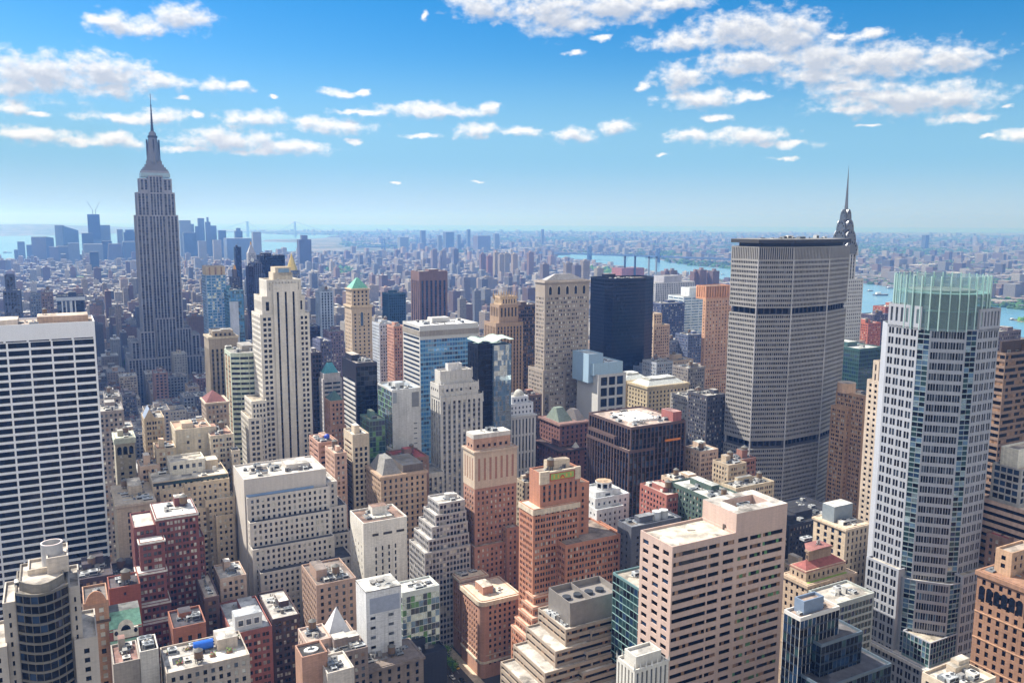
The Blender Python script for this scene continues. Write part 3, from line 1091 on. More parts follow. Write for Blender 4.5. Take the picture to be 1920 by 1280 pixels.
x0, x1 = b.xat(1031, zt, 2), b.xat(1077, zt, 2)
mb = b.part('sun_panel')
zc0, zc1_ = zt - 5.2, zt - .8
mb.box(x0, x1, 1.72, 2.02, zc0, zc1_, plain('#b5482c', .5))
mb.box(x0 + .5, x1 - .5, 1.66, 1.75, zc0 + .5, zc1_ - .5, plain('#8fae5c', .5))
for k in range(5):
    xx = x0 + (x1 - x0) * (.16 + .17 * k)
    if k != 2:
        mb.prism(ring(xx, 1.64, .5, .06, n=8), zc0 + 1.2, zc1_ - 1.2, plain('#d7a53f', .4))
n_ = 10
xx = (x0 + x1) / 2
pts = [(xx + 1.5 * cos(pi * i / n_), 1.6, zc0 + .8 + 1.9 * sin(pi * i / n_)) for i in range(n_ + 1)]
mb.face(pts[::-1], plain('#c0452b', .5))
pts = [(xx + .8 * cos(pi * i / n_), 1.57, zc0 + .8 + 1.1 * sin(pi * i / n_)) for i in range(n_ + 1)]
mb.face(pts[::-1], plain('#d9a441', .4))
mb = b.part('stone_trim')
mb.box(b.xat(1013, zt, 2) - .2, x0 - .4, 1.7, 3, zt - 6.5, zt + .6, wall('#d5c3ab'))
mb.box(x1 + .4, b.xat(1088, zt, 2) + .2, 1.7, 3, zt - 6.5, zt + .6, wall('#d5c3ab'))
mb.box(x0 - .4, x1 + .4, 1.75, 3, zt - .75, zt + .2, wall('#d5c3ab'))
slab = MB()
slab.box(b.xat(1028, zt, 8), b.xat(1068, zt, 8), 8, Dp - 3, zt - 1.2, zt + 4, wall('#c9b9a2'), roofm('#c2a98c'))
slab.build('roof_bulkhead', b.root)
b.clutter(b.xat(1020, zt, 3), b.xat(1080, zt, 3), 4, Dp - 3, zt - 1, 4, 1, 0)
for k in range(5):
    z = b.zat(1118 + 21 * k, -1 - 2.4 * k, -3 - 3.2 * k)
    b.box(-1 - 2.3 * k, 11 + 1.5 * k, -3 - 3.2 * k, 6, 0, z, of)
    b.cornice(rect(-1 - 2.3 * k, 11 + 1.5 * k, -3 - 3.2 * k, 6), z - .3, .8, .2, wall('#d5b39b'))
b.box(b.xat(1051, None, -3), Wd + 14, -9, Dp + 6, 0, b.zat(1020, Wd * .5, -9), of, of)
b.box(b.xat(1082, None, 4), Wd + 24, -2, Dp + 10, 0, b.zat(1024, Wd, 0) + 3, of, of)
b.finish()
print('heroes A', len(HEROES), N_PANES)

# ================================================================== middle distance, left to right
pl = plain
hero('office_tower', 'dark blue stepped tower with a pale slot, far left behind the white grid tower', 'office tower', 5, 545, 1080, xr=38, Dp=30, st=S('pier', 3, 1.8, 3.8, 2.6, sp=pl('#3a4254'), g='hdk'), wm='#4a526a', fin=False)
b = HEROES[-1]
z = b.zat(515, 3, 6)
b.box(b.xat(8, z, 5), b.xat(26, z, 5), 5, 22, b.H - 1, z, S('pier', 3, 1.8, 3.8, 2.6, sp=pl('#3a4254'), g='hdk'))
b.finish()
hero('apartment_tower', 'slim blue grey apartment tower beside a brown one above the white grid roof', 'apartment tower', 55, 553, 1250, xr=77, Dp=25, st=P_A, wm='#77839b')
hero('apartment_tower', 'slim brown brick tower just left of the dark box with white fins', 'apartment tower', 76, 548, 1210, xr=99, Dp=22, st=P_A, wm='#7d6c70', tank=1)
b = hero('office_tower', 'dark glass box with white vertical fins behind the white grid tower', 'office tower', 106, 556, 1200, xr=158, Dp=40, st=S('pier', 11, 9.6, 3.8, 3.2, m=.8, r=.5, top=7, sp=pl('#1d2740'), sub=3, g='hkdk'), stl=CURT, wm='#3c4a68', n=3, fin=False)
mb = b.part('fin')
for f in (.16, .3, .45, .5, .63):
    mb.box(b.W * f, b.W * f + 1.4, -.9, 0, 0, b.H - 6, pl('#cfd3dc'))
b.part('roof_band').box(-1, b.W + 1, -1, b.Dp + 1, b.H - 5.5, b.H - 1.2, pl('#c3c9d4'), roofm('#9fa8b5'))
b.finish()
# blue glass tower with a tan crown, and its neighbours
b = hero('office_tower', 'bright blue glass tower under a ribbed tan crown, right of the masted skyscraper', 'office tower', 385, 516, 1200, xr=424, Dp=34, st=S('punch', 6.2, 5.0, 3.9, 2.7, m=1, r=.2, top=1, sub=2.5, g='uuueu'), stl=BLUEC, wm='#93abc8', fin=False, ref='blue glass tower')
z = b.zat(500, 1, 1)
b.box(1, b.W - 1, 1, b.Dp - 1, b.H - 1, z, S('pier', 7, 2, 30, z - b.H - 1, top=1, bot=0, g='o'), wm=wall('#c6b08c'))
b.finish()
hero('gothic_tower', 'brown gothic office tower standing in front of the blue glass tower', 'office tower', 391, 632, 700, xr=446, Dp=24, st=S('pier', 3.2, 1.5, 3.7, 2.2, top=10, sp=wall('#5b534d'), g='ddk'), wm='#9a8b78', fin=False, ref='brown gothic tower')
b = HEROES[-1]
z = b.zat(621, 2, 3)
b.box(b.xat(398, z, 3), b.xat(437, z, 3), 3, 20, b.H - 1, z, S('pier', 3.2, 1.5, 3.7, 2.2, top=2, g='dd'))
b.cornice(rect(0, b.W, 0, b.Dp), b.H - .3, 1.4, .6, wall('#b7a88f'))
b.finish()
b = hero('hotel_tower', 'dark tapering tower with a small gold roof right of the blue glass tower', 'hotel', 430, 545, 1350, xr=457, Dp=24, st=P_A, wm='#4c5468', fin=False)
z = b.zat(520, 3, 3)
b.box(4, b.W - 4, 3, 20, b.H - 1, z, P_A, wm=wall('#5a5a66'))
z2 = b.zat(505, 8, 6)
b.box(8, b.W - 8, 6, 17, z - 1, z2, None, wm=wall('#6b5f5c'))
b.part('gold_roof').prism(rect(8.5, b.W - 8.5, 6.5, 16.5), z2 - .5, b.zat(497, 10, 8), pl('#d79a3e', .35, .5), pts1=rect(10, b.W - 10, 8, 15))
b.finish()
hero('office_tower', 'teal glass tower with a blank white panel, right of the blue glass tower', 'office tower', 428, 545, 1000, xr=456, Dp=28, st=S('punch', 1.9, 1.7, 3.9, 2.8, r=.1, m=.3, top=1, g='hutsu'), wm='#4c7c96', fin=False)
b = HEROES[-1]
b.box(b.xat(430, b.H, -3), b.xat(446, b.H, -3), -3, -.1, 0, b.zat(566, 1, -3), None, None, wm=wall('#b9bfcc'))
b.finish()
hero('apartment_tower', 'very dark slim slab on the skyline left of the gold-tipped clock tower', 'apartment tower', 441, 463, 1950, xr=452, Dp=18, st=CURT, wm='#2c3040', n=0)
b = hero('clock_tower', 'pale clock tower with pointed roof and gold tip on the skyline', 'clock tower', 465, 474, 2050, xr=480, Dp=20, st=P_A, wm='#b5b3b5', pent=0, n=0, fin=False)
b.part('pyramid_roof').cone(rect(1, b.W - 1, 1, b.Dp - 1), b.H - .5, (b.W / 2, b.Dp / 2, b.zat(455, b.W / 2, 8)), wall('#a9aab3'))
b.part('gold_tip').prism(ring(b.W / 2, b.Dp / 2, 2.4, n=8), b.zat(461, b.W / 2, 9), b.zat(453, b.W / 2, 9), pl('#d6a040', .3, .6), pts1=ring(b.W / 2, b.Dp / 2, 1, n=8))
mb = b.part('clock_face')
zc_ = b.zat(487, b.W / 2)
mb.face([(b.W / 2 + 4 * cos(t), -.15, zc_ + 4 * sin(t)) for t in [2 * pi * i / 16 for i in range(16)]], pl('#e8e6dc'))
b.finish()
hero('office_tower', 'narrow dark purple tower left of the black slab', 'office tower', 464, 499, 1400, xr=476, Dp=16, st=S('pier', 3, 1.8, 3.8, 2.8, sp=pl('#2b2636'), g='kd'), wm='#463d50', n=1)
hero('office_tower', 'blue grey stepped tower against the left edge of the black slab', 'office tower', 474, 492, 1450, xr=491, Dp=22, st=S('pier', 3, 1.8, 3.8, 2.8, sp=pl('#4a4f66'), g='hd'), wm='#626984', n=2)
hero('office_tower', 'broad black slab tower on the skyline behind the cream striped tower', 'office tower', 488, 479, 1550, xr=534, Dp=32, st=CURT, wm='#252236', n=2, ref='black slab')
b = hero('office_tower', 'grey tower with a steep gold pyramid roof behind the cream striped tower', 'office tower', 538, 507, 1820, xr=562, Dp=24, st=P_A, wm='#70788c', pent=0, n=0, fin=False)
b.part('gold_pyramid').cone(ring(b.W / 2, b.Dp / 2, b.W * .44, n=8, a0=pi / 8), b.H - .6, (b.W / 2, b.Dp / 2, b.zat(474, b.W / 2, 10)), pl('#dcc06a', .4, .35))
b.finish()
b = hero('office_tower', 'curved office slab with pale green and white banded floors', 'office tower', 432, 662, 660, xr=494, xl=412, st=None, wm='#9c9488', n=5, fin=False, ref='green banded slab')
zt = b.H
b.parts.clear(); b.foot = None
pts = [(0, 0)] + [(b.W * t, -5.0 * sin(pi * t * .8)) for t in (.25, .5, .75, 1)]
ba = S('punch', 4.6, 4.4, 3.9, 1.9, m=.1, r=.35, top=3, sub=2.2, g='ttdmd', sp=wall('#c3cbb4'))
sd = S('punch', 14, 10, 3.9, 1.4, r=.3, top=3, g='od', sp=wall('#a08464'))
b.mass(pts + [(b.W, 26), (0, 26)], 0, zt, edges=[ba] * 4 + [None, None, sd], wm=wall('#b9c2ae'))
b.finish()
b = hero('office_building', 'brick office block with a red pyramid roof left of the green banded slab', 'office building', 386, 756, 620, xr=428, Dp=22, st=P_A, wm='#ab9784', pent=0, n=0, fin=False)
b.cornice(rect(0, b.W, 0, b.Dp), b.H + .2, 1.2, .9, wall('#c3b09a'))
b.part('pyramid_roof').cone(rect(0, b.W * .95, 0, b.Dp), b.H - .1, (b.W * .42, b.Dp / 2, b.zat(731, b.W * .4, 10)), wall('#7d4a48'))
b.finish()
b = hero('gothic_building', 'narrow tan building with a pointed slate gable beside the deep shaded street', 'building', 270, 785, 585, xr=308, Dp=20, st=P_B, wm='#c0aa8b', pent=0, n=0, fin=False, ref='pointed gable building')
mb = b.part('gable_roof')
zr, zg = b.zat(763, b.W * .4, 5), b.H - .3
mb.face([(0, -.2, zg), (b.W * .55, -.2, zg), (b.W * .28, -.2, zr)], b.wm)
mb.face([(b.W * .28, -.2, zr), (b.W * .55, -.2, zg), (b.W * .55, 14, zg), (b.W * .28, 14, zr)], wall('#7f8da3'))
mb.face([(0, -.2, zg), (b.W * .28, -.2, zr), (b.W * .28, 14, zr), (0, 14, zg)], wall('#8b99b0'))
mb.face([(0, 14, zg), (b.W * .28, 14, zr), (b.W * .55, 14, zg)], b.wm)
b.finish()
b = hero('loft_building', 'buff loft block with large blank walls and scattered windows left of the cream tower', 'loft building', 328, 806, 560, xr=396, Dp=26, st=S('punch', 7, 1.6, 3.9, 2.0, m=4, top=4, g='dkb'), wm='#cdbfa6', rf='#d8a57e', n=3, ref='blank-walled buff loft')
hero('loft_building', 'buff loft wing stepping down with paired windows left of the cream tower', 'loft building', 394, 817, 552, xr=438, Dp=24, st=P_B, wm='#c9bba4', rf='#b98363', n=3, tank=1)
hero('loft_building', 'low tan block squeezed between the gable building and the blank-walled loft', 'loft building', 293, 842, 545, xr=330, Dp=18, st=P_B, wm='#c4af90', rf='#cf9b73', n=2)
hero('loft_building', 'small pale block at the right foot of the buff loft wing', 'loft building', 434, 845, 545, xr=450, Dp=14, st=P_B, wm='#cbbba6', n=1)
b = hero('hotel_building', 'narrow ornate building with arched top windows and a white green cornice', 'hotel', 215, 822, 600, xr=252, Dp=20, st=S('punch', 4.4, 1.7, 3.8, 2.1, top=12, g='ddb'), wm='#b3ab95', n=3, tank=1, fin=False, corn=0)
b.cornice(rect(0, b.W, 0, b.Dp), b.H - .4, 3.5, .7, wall('#c9d0bf'))
mb = b.part('arched_window')
for f in (.2, .5, .8):
    x = b.W * f
    mb.face([(x - 1.3, -.08, b.H - 11)] + [(x + 1.3 * cos(t), -.08, b.H - 7.5 + 1.6 * sin(t)) for t in [-.01 + pi * i / 8 for i in range(9)]][::-1][::-1] + [], GL('d')) if False else mb.face([(x - 1.3, -.08, b.H - 11.5), (x + 1.3, -.08, b.H - 11.5)] + [(x + 1.3 * cos(pi * i / 8), -.08, b.H - 7.5 + 1.6 * sin(pi * i / 8)) for i in range(9)], GL('d'))
b.finish()
hero('office_building', 'shaded brown block with rooftop machinery right beside the white grid tower', 'office building', 183, 772, 640, xr=232, Dp=30, st=P_A, wm='#857a76', n=6)
hero('office_building', 'tall grey brown block behind the ornate narrow building', 'office building', 196, 745, 690, xr=226, Dp=24, st=P_A, wm='#8f8a86', n=4, tank=1)
# tan stepping complex in front
tanw = dict(wm='#c3ae92')
b = hero('loft_building', 'wide tan office block with a teal roof strip, left of the stepped limestone block', 'office building', 286, 905, 515, xr=428, Dp=40, st=S('punch', 3.1, 1.4, 3.5, 1.9, g='dddmb', every=4), stl=None, wm='#c8b497', rf='#d9cbb4', n=8, tank=0, fin=False, ref='tan stepping block')
b.part('teal_strip').box(.3, b.W - .3, -.06, .1, b.H - 2.4, b.H - .5, GL('t'))
z = b.zat(866, 12, 14)
b.box(b.xat(318, z, 14), b.xat(384, z, 14), 14, 30, b.H - 1.2, z, S('punch', 4.0, 2.2, 4, 2.6, g='dq'), None, wm=wall('#d8cfbd'))
for k, (xa, xc, y, dy) in enumerate(((300, 346, 922, -4), (346, 430, 915, -3), (385, 441, 952, -8), (330, 392, 965, -8), (405, 440, 985, -12))):
    z = b.zat(y, 0, dy)
    b.box(b.xat(xa, z, dy), b.xat(xc, z, dy), dy, 4, 0, z, S('punch', 3.1, 1.4, 3.5, 1.9, g='dddmb', every=4), None)
b.finish()
hero('office_building', 'cream block with cluttered sunny roof between white grid tower and tan stepping block', 'office building', 218, 947, 500, xr=290, Dp=40, st=S('punch', 6.5, 1.8, 3.9, 2.6, m=3, top=5, g='dkq'), wm='#bfae97', rf='#e0cdb0', n=12, tank=1, corn=1.4)
hero('loft_building', 'small pale block with a plain box roof left of the tan stepping block', 'loft building', 262, 875, 540, xr=300, Dp=18, st=P_B, wm='#c9a98e', rf='#dccbb8', n=2)

# ---- stepped limestone block
b = Bld('office_building', 'wide pale limestone block with shade-coloured setback roofs and a tall blank top', 'office building', 457, 899, D=485, xr=611, Dp=32, wallm=wall('#cdc4bb', .08), roof=roofm('#d8cfc2'), maxw=100, ref='stepped limestone block')
lim = S('punch', 2.9, 1.35, 3.5, 2.05, m=1.4, r=.4, top=1.6, g='dddkmb')
b.box(0, b.W, 0, b.Dp, 0, b.H, S('punch', 2.9, 1.35, 3.5, 2.05, m=1.4, r=.4, top=11.5, g='dddkmb'), None)
b.part('blue_strip').box(1, b.W * .84, -.3, .05, b.H - 11, b.H - 9.2, pl('#8faace', .4), roofm('#5b6a86'))
dr = roofm('#4a4c58')  # shade of the upper tiers put into the terrace roof colour
tiers = [(463, 618, 933, -3), (468, 622, 980, -8), (473, 627, 1030, -13), (488, 662, 1076, -19)]
for xa, xc, y, dy in tiers:
    z = b.zat(y, 2, dy)
    b.box(b.xat(xa, z, dy), b.xat(xc, z, dy), dy, 6, 0, z, lim, lim, roof=dr, par=.6)
z = b.zat(952, b.W, 6)
b.box(b.W + .1, b.xat(650, z, 6), 6, 34, 0, z, lim, None, roof=dr)
z = b.zat(905, b.W, 8)
b.box(b.W + .1, b.xat(632, z, 8), 8, 30, z - 20, z, lim, None)
z = b.zat(1000, b.W, 3)
b.box(b.W - 8, b.xat(657, z, 0), 0, 30, 0, z, lim, None, roof=dr)
b.clutter(2, b.W - 3, 3, b.Dp - 3, b.H - 1, 12, 0, 1)
b.finish()
# ---- cream block with blank walls
b = hero('office_building', 'cream block with blank upper walls, open roof plant and narrow dark windows', 'office building', 681, 981, 455, xr=763, xl=656, st=S('punch', 4.0, 1.0, 3.9, 2.6, m=6, r=.4, top=15, g='kkd'), stl=S('punch', 5, .9, 4, 1.8, top=14, g='o'), wm='#d6d0c6', rf='#9a7560', n=7, pent=1, fin=False, ref='blank cream block')
b.part('roof_deck').box(b.W * .3, b.W * .75, 6, b.Dp - 4, b.H - 1, b.H - .2, roofm('#e3dccb'))
for f, w_ in ((.2, .14), (.45, .2), (.75, .18)):
    b.part('dark_slot').box(b.W * f, b.W * (f + w_), -.06, .1, b.H - 8.5, b.H - 7.1, pl('#2a2826'))
b.finish()
# ---- ziggurat
zg = S('punch', 2.3, 1.7, 3.6, 2.2, m=.5, r=.25, top=1.4, bot=.3, g='ddqmkb', sp=wall('#a3a0a2'))
b = Bld('office_building', 'grey stepped office block whose glassy tiers climb like a ziggurat', 'office building', 823, 944, D=495, xr=872, xl=802, wallm=wall('#b5b1b0', .06), roof=roofm('#d9d2c8'), maxw=100, ref='grey ziggurat')
b.box(0, b.W, 0, b.Dp, 0, b.H, zg)
for k, (xa, xl_, y) in enumerate(((820, 795, 966), (816, 787, 988), (813, 777, 1012), (807, 766, 1037))):
    d = 3.2 * (k + 1)
    z = b.zat(y, -d, -d * .6)
    b.box(-d, b.W, -d * .6, b.Dp - 1 + d * .1, 0, z, zg, zg)
b.clutter(2, b.W - 2, 2, b.Dp - 2, b.H - 1, 2, 0, 0)
mb = b.part('roof_dome')
for i in range(5):
    mb.prism(ring(b.W * .55 + i * 1.2, b.Dp * .5, 2.2 - i * .15, n=12), b.H - 1, b.H + 2.6 - i * .2, pl('#c6c6c4', .4))
b.finish()
# ---- white gothic tower
gth = S('pier', 3.9, 1.9, 3.7, 2.1, m=1, r=.5, top=3.5, sp=wall('#8f9096'), g='ddmbd')
b = Bld('gothic_tower', 'white grey tower with gothic crown and vertical piers in the middle of the view', 'gothic tower', 826, 745, D=600, xr=905, xl=807, wallm=wall('#c6c2bc', .1), roof=roofm('#b0aba3'), maxw=100, ref='white gothic tower')
b.box(0, b.W, 0, b.Dp, 0, b.H, gth)
z1 = b.zat(722, 0, 1)
b.box(-.0 - .6, b.xat(897, z1, 1), 1.2, b.Dp - 1, b.H - 1, z1, gth)
z2 = b.zat(696, 3, 4)
b.box(b.xat(826, z2, 4), b.xat(885, z2, 4), 4, b.Dp - 4, z1 - 1, z2, S('pier', 3.9, 1.5, 30, 8, m=1, r=.5, top=3, g='dq'))
z3 = b.zat(683, 6, 7)
b.box(b.xat(840, z3, 7), b.xat(866, z3, 7), 7, b.Dp - 7, z2 - 1, z3, None, wm=wall('#d9d5d2'))
mb = b.part('pinnacle')
for zz_, xa, xb, y in ((b.H, 0, b.W, 0), (z1, -.6, b.xat(897, z1, 1), 1.2), (z2, b.xat(826, z2, 4), b.xat(885, z2, 4), 4)):
    k = int((xb - xa) / 3.9)
    for i in range(k + 1):
        x = xa + (xb - xa) * i / k
        mb.prism(ring(x, y, .7, n=4, a0=pi / 4), zz_ - 6, zz_ + 1.6, b.wm, pts1=ring(x, y, .35, n=4, a0=pi / 4))
b.box(b.xat(781, b.zat(886), -6), 0, -6, 18, 0, b.zat(886, -8, -6), gth, gth, wm=wall('#c3bfb6'))
zq = b.zat(924, -8, -14)
b.box(b.xat(763, zq, -14), b.xat(826, zq, -14), -14, 2, 0, zq, P_B, P_B, wm=wall('#bdb9af'))
b.finish()
# ---- red brown hotel
b = Bld('hotel_tower', 'red brown brick tower with pale stone top and corner quoins in the centre', 'hotel tower', 890, 846, D=500, xr=969, xl=869, wallm=wall('#ab7d68', .12), roof=roofm('#b9a491'), maxw=100, ref='red brown brick tower')
rb = S('punch', 3.1, 1.35, 3.4, 1.9, m=1.2, r=.3, top=26, g='ddmbbq')
b.box(0, b.W, 0, b.Dp, 0, b.H, rb)
top = b.part('stone_top')
st_top = wall('#c9b49d', .1)
zt_ = b.H - 24
b.box(-.15, b.W + .15, -.15, b.Dp + .15, zt_, b.H - .5, S('pier', 3.7, 1.5, 4, 2.2, m=1.2, r=.4, top=4.5, sp=wall('#a9745e'), g='ddk'), wm=st_top, par=.2)
b.cornice(rect(-.15, b.W, -.15, b.Dp), b.H - .2, 1.2, .8, st_top)
z2 = b.zat(822, 3, 3)
b.box(b.xat(888, z2, 3), b.xat(957, z2, 3), 3, b.Dp - 3, b.H - 1.2, z2, S('punch', 3.7, 1.7, 3.7, 2.0, top=4, g='dd'), wm=wall('#b78f78'))
b.cornice(rect(b.xat(888, z2, 3), b.xat(957, z2, 3), 3, b.Dp - 3), z2 + 2.6, 2.8, .1, wall('#c9c3ba'))
zq = b.zat(1027, -4, -5)
rb2 = S('punch', 3.1, 1.35, 3.4, 1.9, m=1.2, r=.3, top=2, g='ddmbbq', every=6)
b.box(-2.5, b.W + 1.5, -5, b.Dp + 6, 0, zq, rb2)
b.box(b.xat(951, None, -7), b.xat(974, None, -7), -7, 8, 0, b.zat(985, b.W, -7), rb2)
b.clutter(4, b.W - 4, 4, b.Dp - 4, z2 + 2.5, 3, 0, 0)
b.finish()
# ---- glass striped block
b = Bld('office_tower', 'broad tower with white striped side and blue mirror glass front', 'office tower', 787, 611, D=700, xr=897, xl=755, wallm=wall('#c9c6c2', .05), roof=roofm('#e3e0dc'), maxw=80, ref='striped glass tower')
gs_ = S('punch', 2.4, 2.3, 3.9, 2.4, m=.3, r=.15, top=12, g='uuuhs', sp=pl('#6f9fc0', .3))
ls_ = S('punch', 40, 38, 3.9, 1.9, m=.4, r=.3, top=2.5, sub=3, g='hhd')
b.box(0, b.W, 0, b.Dp, 0, b.H, gs_, ls_)
b.part('louvre_band').box(-.3, b.W + .3, -.3, b.Dp, b.H - 9, b.H - 4.5, wall('#9a9084'))
b.part('roof_deck').box(2, b.W - 3, 2, b.Dp - 3, b.H - 1, b.H - .5, roofm('#ecebe8'))
b.clutter(3, b.W - 3, 3, b.Dp - 3, b.H - .5, 6, 0, 1)
b.finish()
# ---- black and mirror tower
b = Bld('office_tower', 'slim tower with black front panel, mirror glass bay and slanted glass top', 'office tower', 896, 646, D=620, xr=956, xl=877, wallm=wall('#3b4048', .05, .4), roof=roofm('#8fa59a'), maxw=60, ref='black and mirror tower')
fin_ = S('pier', 2.6, 1.3, 3.9, 3.2, m=.4, r=.4, top=3, sp=pl('#565b66'), g='qd')
x1 = b.xat(923)
b.box(0, x1, 0, b.Dp, 0, b.H, S('punch', 2.6, 2.5, 3.9, 3.6, m=.1, r=.05, top=.5, g='k'), fin_, wm=pl('#1c1e28', .3))
mir = S('punch', 5.6, 5.5, 3.9, 3.75, m=.1, r=.08, top=.5, sub=1.9, g='eeess')
b.box(x1 + .01, b.W, -2.5, b.Dp, 0, b.H - .8, mir, mir, wm=pl('#7d8b96', .3))
mb = b.part('glass_canopy')
za, zb = b.zat(636, 0, 0), b.zat(628, b.W, 0)
n_ = 8
for i in range(n_):
    xa, xb = -1 + (b.W + 3) * i / n_, -1 + (b.W + 3) * (i + 1) / n_
    wz = lambda x: za - 2 + (zb - za) * max(0, x / b.W) ** 2 + 1.2 * sin(x * .4)
    mb.face([(xa, -3, wz(xa)), (xb, -3, wz(xb)), (xb, b.Dp, wz(xb) + 1), (xa, b.Dp, wz(xa) + 1)], wall('#a9bcb0', .1))
b.finish()
# ---- brown gothic crown tower + dark companion
b = Bld('gothic_tower', 'brown stone tower with a spiky gothic crown left of the hip roofed tower', 'gothic tower', 930, 606, D=820, xr=981, Dp=26, wallm=wall('#a98c70', .12), roof=roofm('#a58e78'), maxw=60, ref='spiky crowned tower')
gg = S('pier', 3.6, 1.6, 3.7, 2.2, m=1, r=.4, top=4, sp=wall('#7c654f'), g='ddk')
b.box(0, b.W, 0, b.Dp, 0, b.H, gg)
z1 = b.zat(572, 3, 3)
b.box(b.xat(936, z1, 3), b.xat(972, z1, 3), 3, b.Dp - 3, b.H - 1, z1, S('pier', 3.6, 1.6, 30, 9, top=3, g='d'))
z2 = b.zat(556, 5, 5)
b.box(b.xat(940, z2, 5), b.xat(969, z2, 5), 5, b.Dp - 5, z1 - 1, z2, S('pier', 3, 1.2, 30, 5, top=2, g='d'), wm=wall('#c9ab86'))
mb = b.part('pinnacle')
for xx in range(7):
    x = b.xat(939, z2, 5) + (b.xat(969, z2, 5) - b.xat(939, z2, 5)) * xx / 6
    mb.cone(ring(x, 5, 1.1, n=4), z2 - 3, (x, 5, z2 + 6), wall('#c9ab86'))
    mb.cone(ring(x, b.Dp - 5, 1.1, n=4), z2 - 3, (x, b.Dp - 5, z2 + 6), wall('#c9ab86'))
b.finish()
hero('office_tower', 'dark brown flat topped tower tucked between spiky crown and hip roofed tower', 'office tower', 968, 572, 860, xr=1010, Dp=24, st=S('punch', 2.2, 1.8, 3.8, 2.4, g='dko'), wm='#5a4c4a', rf='#b9a898', n=2)
# ---- hip roofed tower
b = Bld('office_tower', 'tall tan stone tower with a low grey hip roof and arched top windows', 'office tower', 1022, 527, D=745, xr=1105, xl=1004, wallm=wall('#a7998c', .1), roof=roofm('#8c8a88'), maxw=100, ref='hip roofed tower')
ln = S('punch', 4.6, 1.3, 3.7, 1.9, m=1.4, grp=2, gap=.5, r=.35, top=15, g='dmbbw', every=12, trim=wall('#b5a798'))
b.box(0, b.W, 0, b.Dp, 0, b.H, ln)
b.cornice(rect(0, b.W, 0, b.Dp), b.H - .3, 1.6, 1.0, wall('#b5a79a'))
mb = b.part('arched_window')
for k in range(5):
    x = b.W * (.12 + .19 * k)
    mb.face([(x - 1.4, -.06, b.H - 12.5), (x + 1.4, -.06, b.H - 12.5)] + [(x + 1.4 * cos(pi * i / 8), -.06, b.H - 7.5 + 2.4 * sin(pi * i / 8)) for i in range(9)], GL('d'))
    mb.face([(x - 2.2, -.03, b.H - 12.8), (x + 2.2, -.03, b.H - 12.8)] + [(x + 2.2 * cos(pi * i / 8), -.03, b.H - 7.3 + 3.4 * sin(pi * i / 8)) for i in range(9)], wall('#b9ab9a'))
rz = b.zat(513, b.W * .5, b.Dp * .5)
mb = b.part('hip_roof')
mb.prism(rect(2.5, b.W - 2.5, 2.5, b.Dp - 2.5), b.H - .9, b.H + .4, wall('#8f8883'))
mb.prism(rect(4, b.W - 4, 4, b.Dp - 4), b.H + .4, rz, wall('#a8a4a3'), pts1=rect(b.W * .32, b.W * .68, b.Dp * .42, b.Dp * .58))
z2 = b.zat(694, -3, -4)
ln2 = S('punch', 4.6, 1.3, 3.7, 1.9, m=1.4, grp=2, gap=.5, r=.35, top=3, g='dmbbw', every=10)
b.box(-3.5, b.W * .42, -4.5, b.Dp + 6, 0, z2, ln2)
b.box(b.W * .75, b.W + 2.5, -4.5, b.Dp + 6, 0, z2 + 1, ln2)
z3 = b.zat(742, -3, -8)
b.box(0, b.W * .36, -9, b.Dp, 0, z3, ln2)
b.box(b.W * .78, b.W + 5, -9, b.Dp, 0, z3 + 1, ln2)
b.finish()
# ---- black tower
b = Bld('office_tower', 'black glass tower with angled corners right of the hip roofed tower', 'office tower', 1150, 522, D=900, xr=1211, Dp=40, wallm=pl('#191a28', .25), roof=roofm('#8a7f78'), maxw=40, ref='black glass tower')
p0 = (b.xat(1134, None, 11), 11)
p3 = (b.xat(1226, None, 9), 9)
bk = S('punch', 1.8, 1.6, 3.8, 2.6, m=.2, r=.12, top=2, g='kkkkd')
b.mass([(0, 0), (b.W, 0), p3, (p3[0], 36), (p0[0], 38), p0], 0, b.H, edges=[bk, bk, None, None, bk, bk], par=2.0)
b.clutter(3, b.W - 3, 8, 30, b.H - 2, 8, 0, 1)
b.finish()
hero('apartment_tower', 'plain beige apartment tower hugging the right side of the black glass tower', 'apartment tower', 1226, 610, 980, xr=1256, Dp=24, st=P_A, wm='#c6ac92', fin=False, ref='beige apartment tower')
b = HEROES[-1]
z = b.zat(588, 2, 3)
b.box(2, b.W * .6, 3, 18, b.H - 1, z, P_A, wm=wall('#d9bf9f'))
b.finish()
# ---- blue white block
b = Bld('museum_building', 'white block with huge square openings and a pale blue top, below the black tower', 'office building', 1122, 703, D=720, xr=1174, Dp=34, wallm=wall('#cfcdca', .05), roof=roofm('#d9e2e6'), maxw=40, ref='square-windowed white block')
sq = S('punch', 8.4, 6.8, 9.5, 7.4, m=2, r=.8, top=2.5, g='hdk')
b.box(0, b.W, 0, b.Dp, 0, b.H, sq, None)
z = b.zat(682, -3, 4)
b.box(b.xat(1113, z, 4), b.xat(1168, z, 4), 4, b.Dp - 2, b.H - 1.2, z, None, wm=wall('#a8c6da', .05))
z = b.zat(664, -3, 8)
b.box(b.xat(1104, z, 8), b.xat(1131, z, 8), 8, b.Dp, b.H - 8, z, None, wm=wall('#9bb9d1', .05))
b.clutter(8, b.W - 2, 8, b.Dp - 6, b.zat(682, -3, 4) - 1, 3, 0, 0)
b.finish()
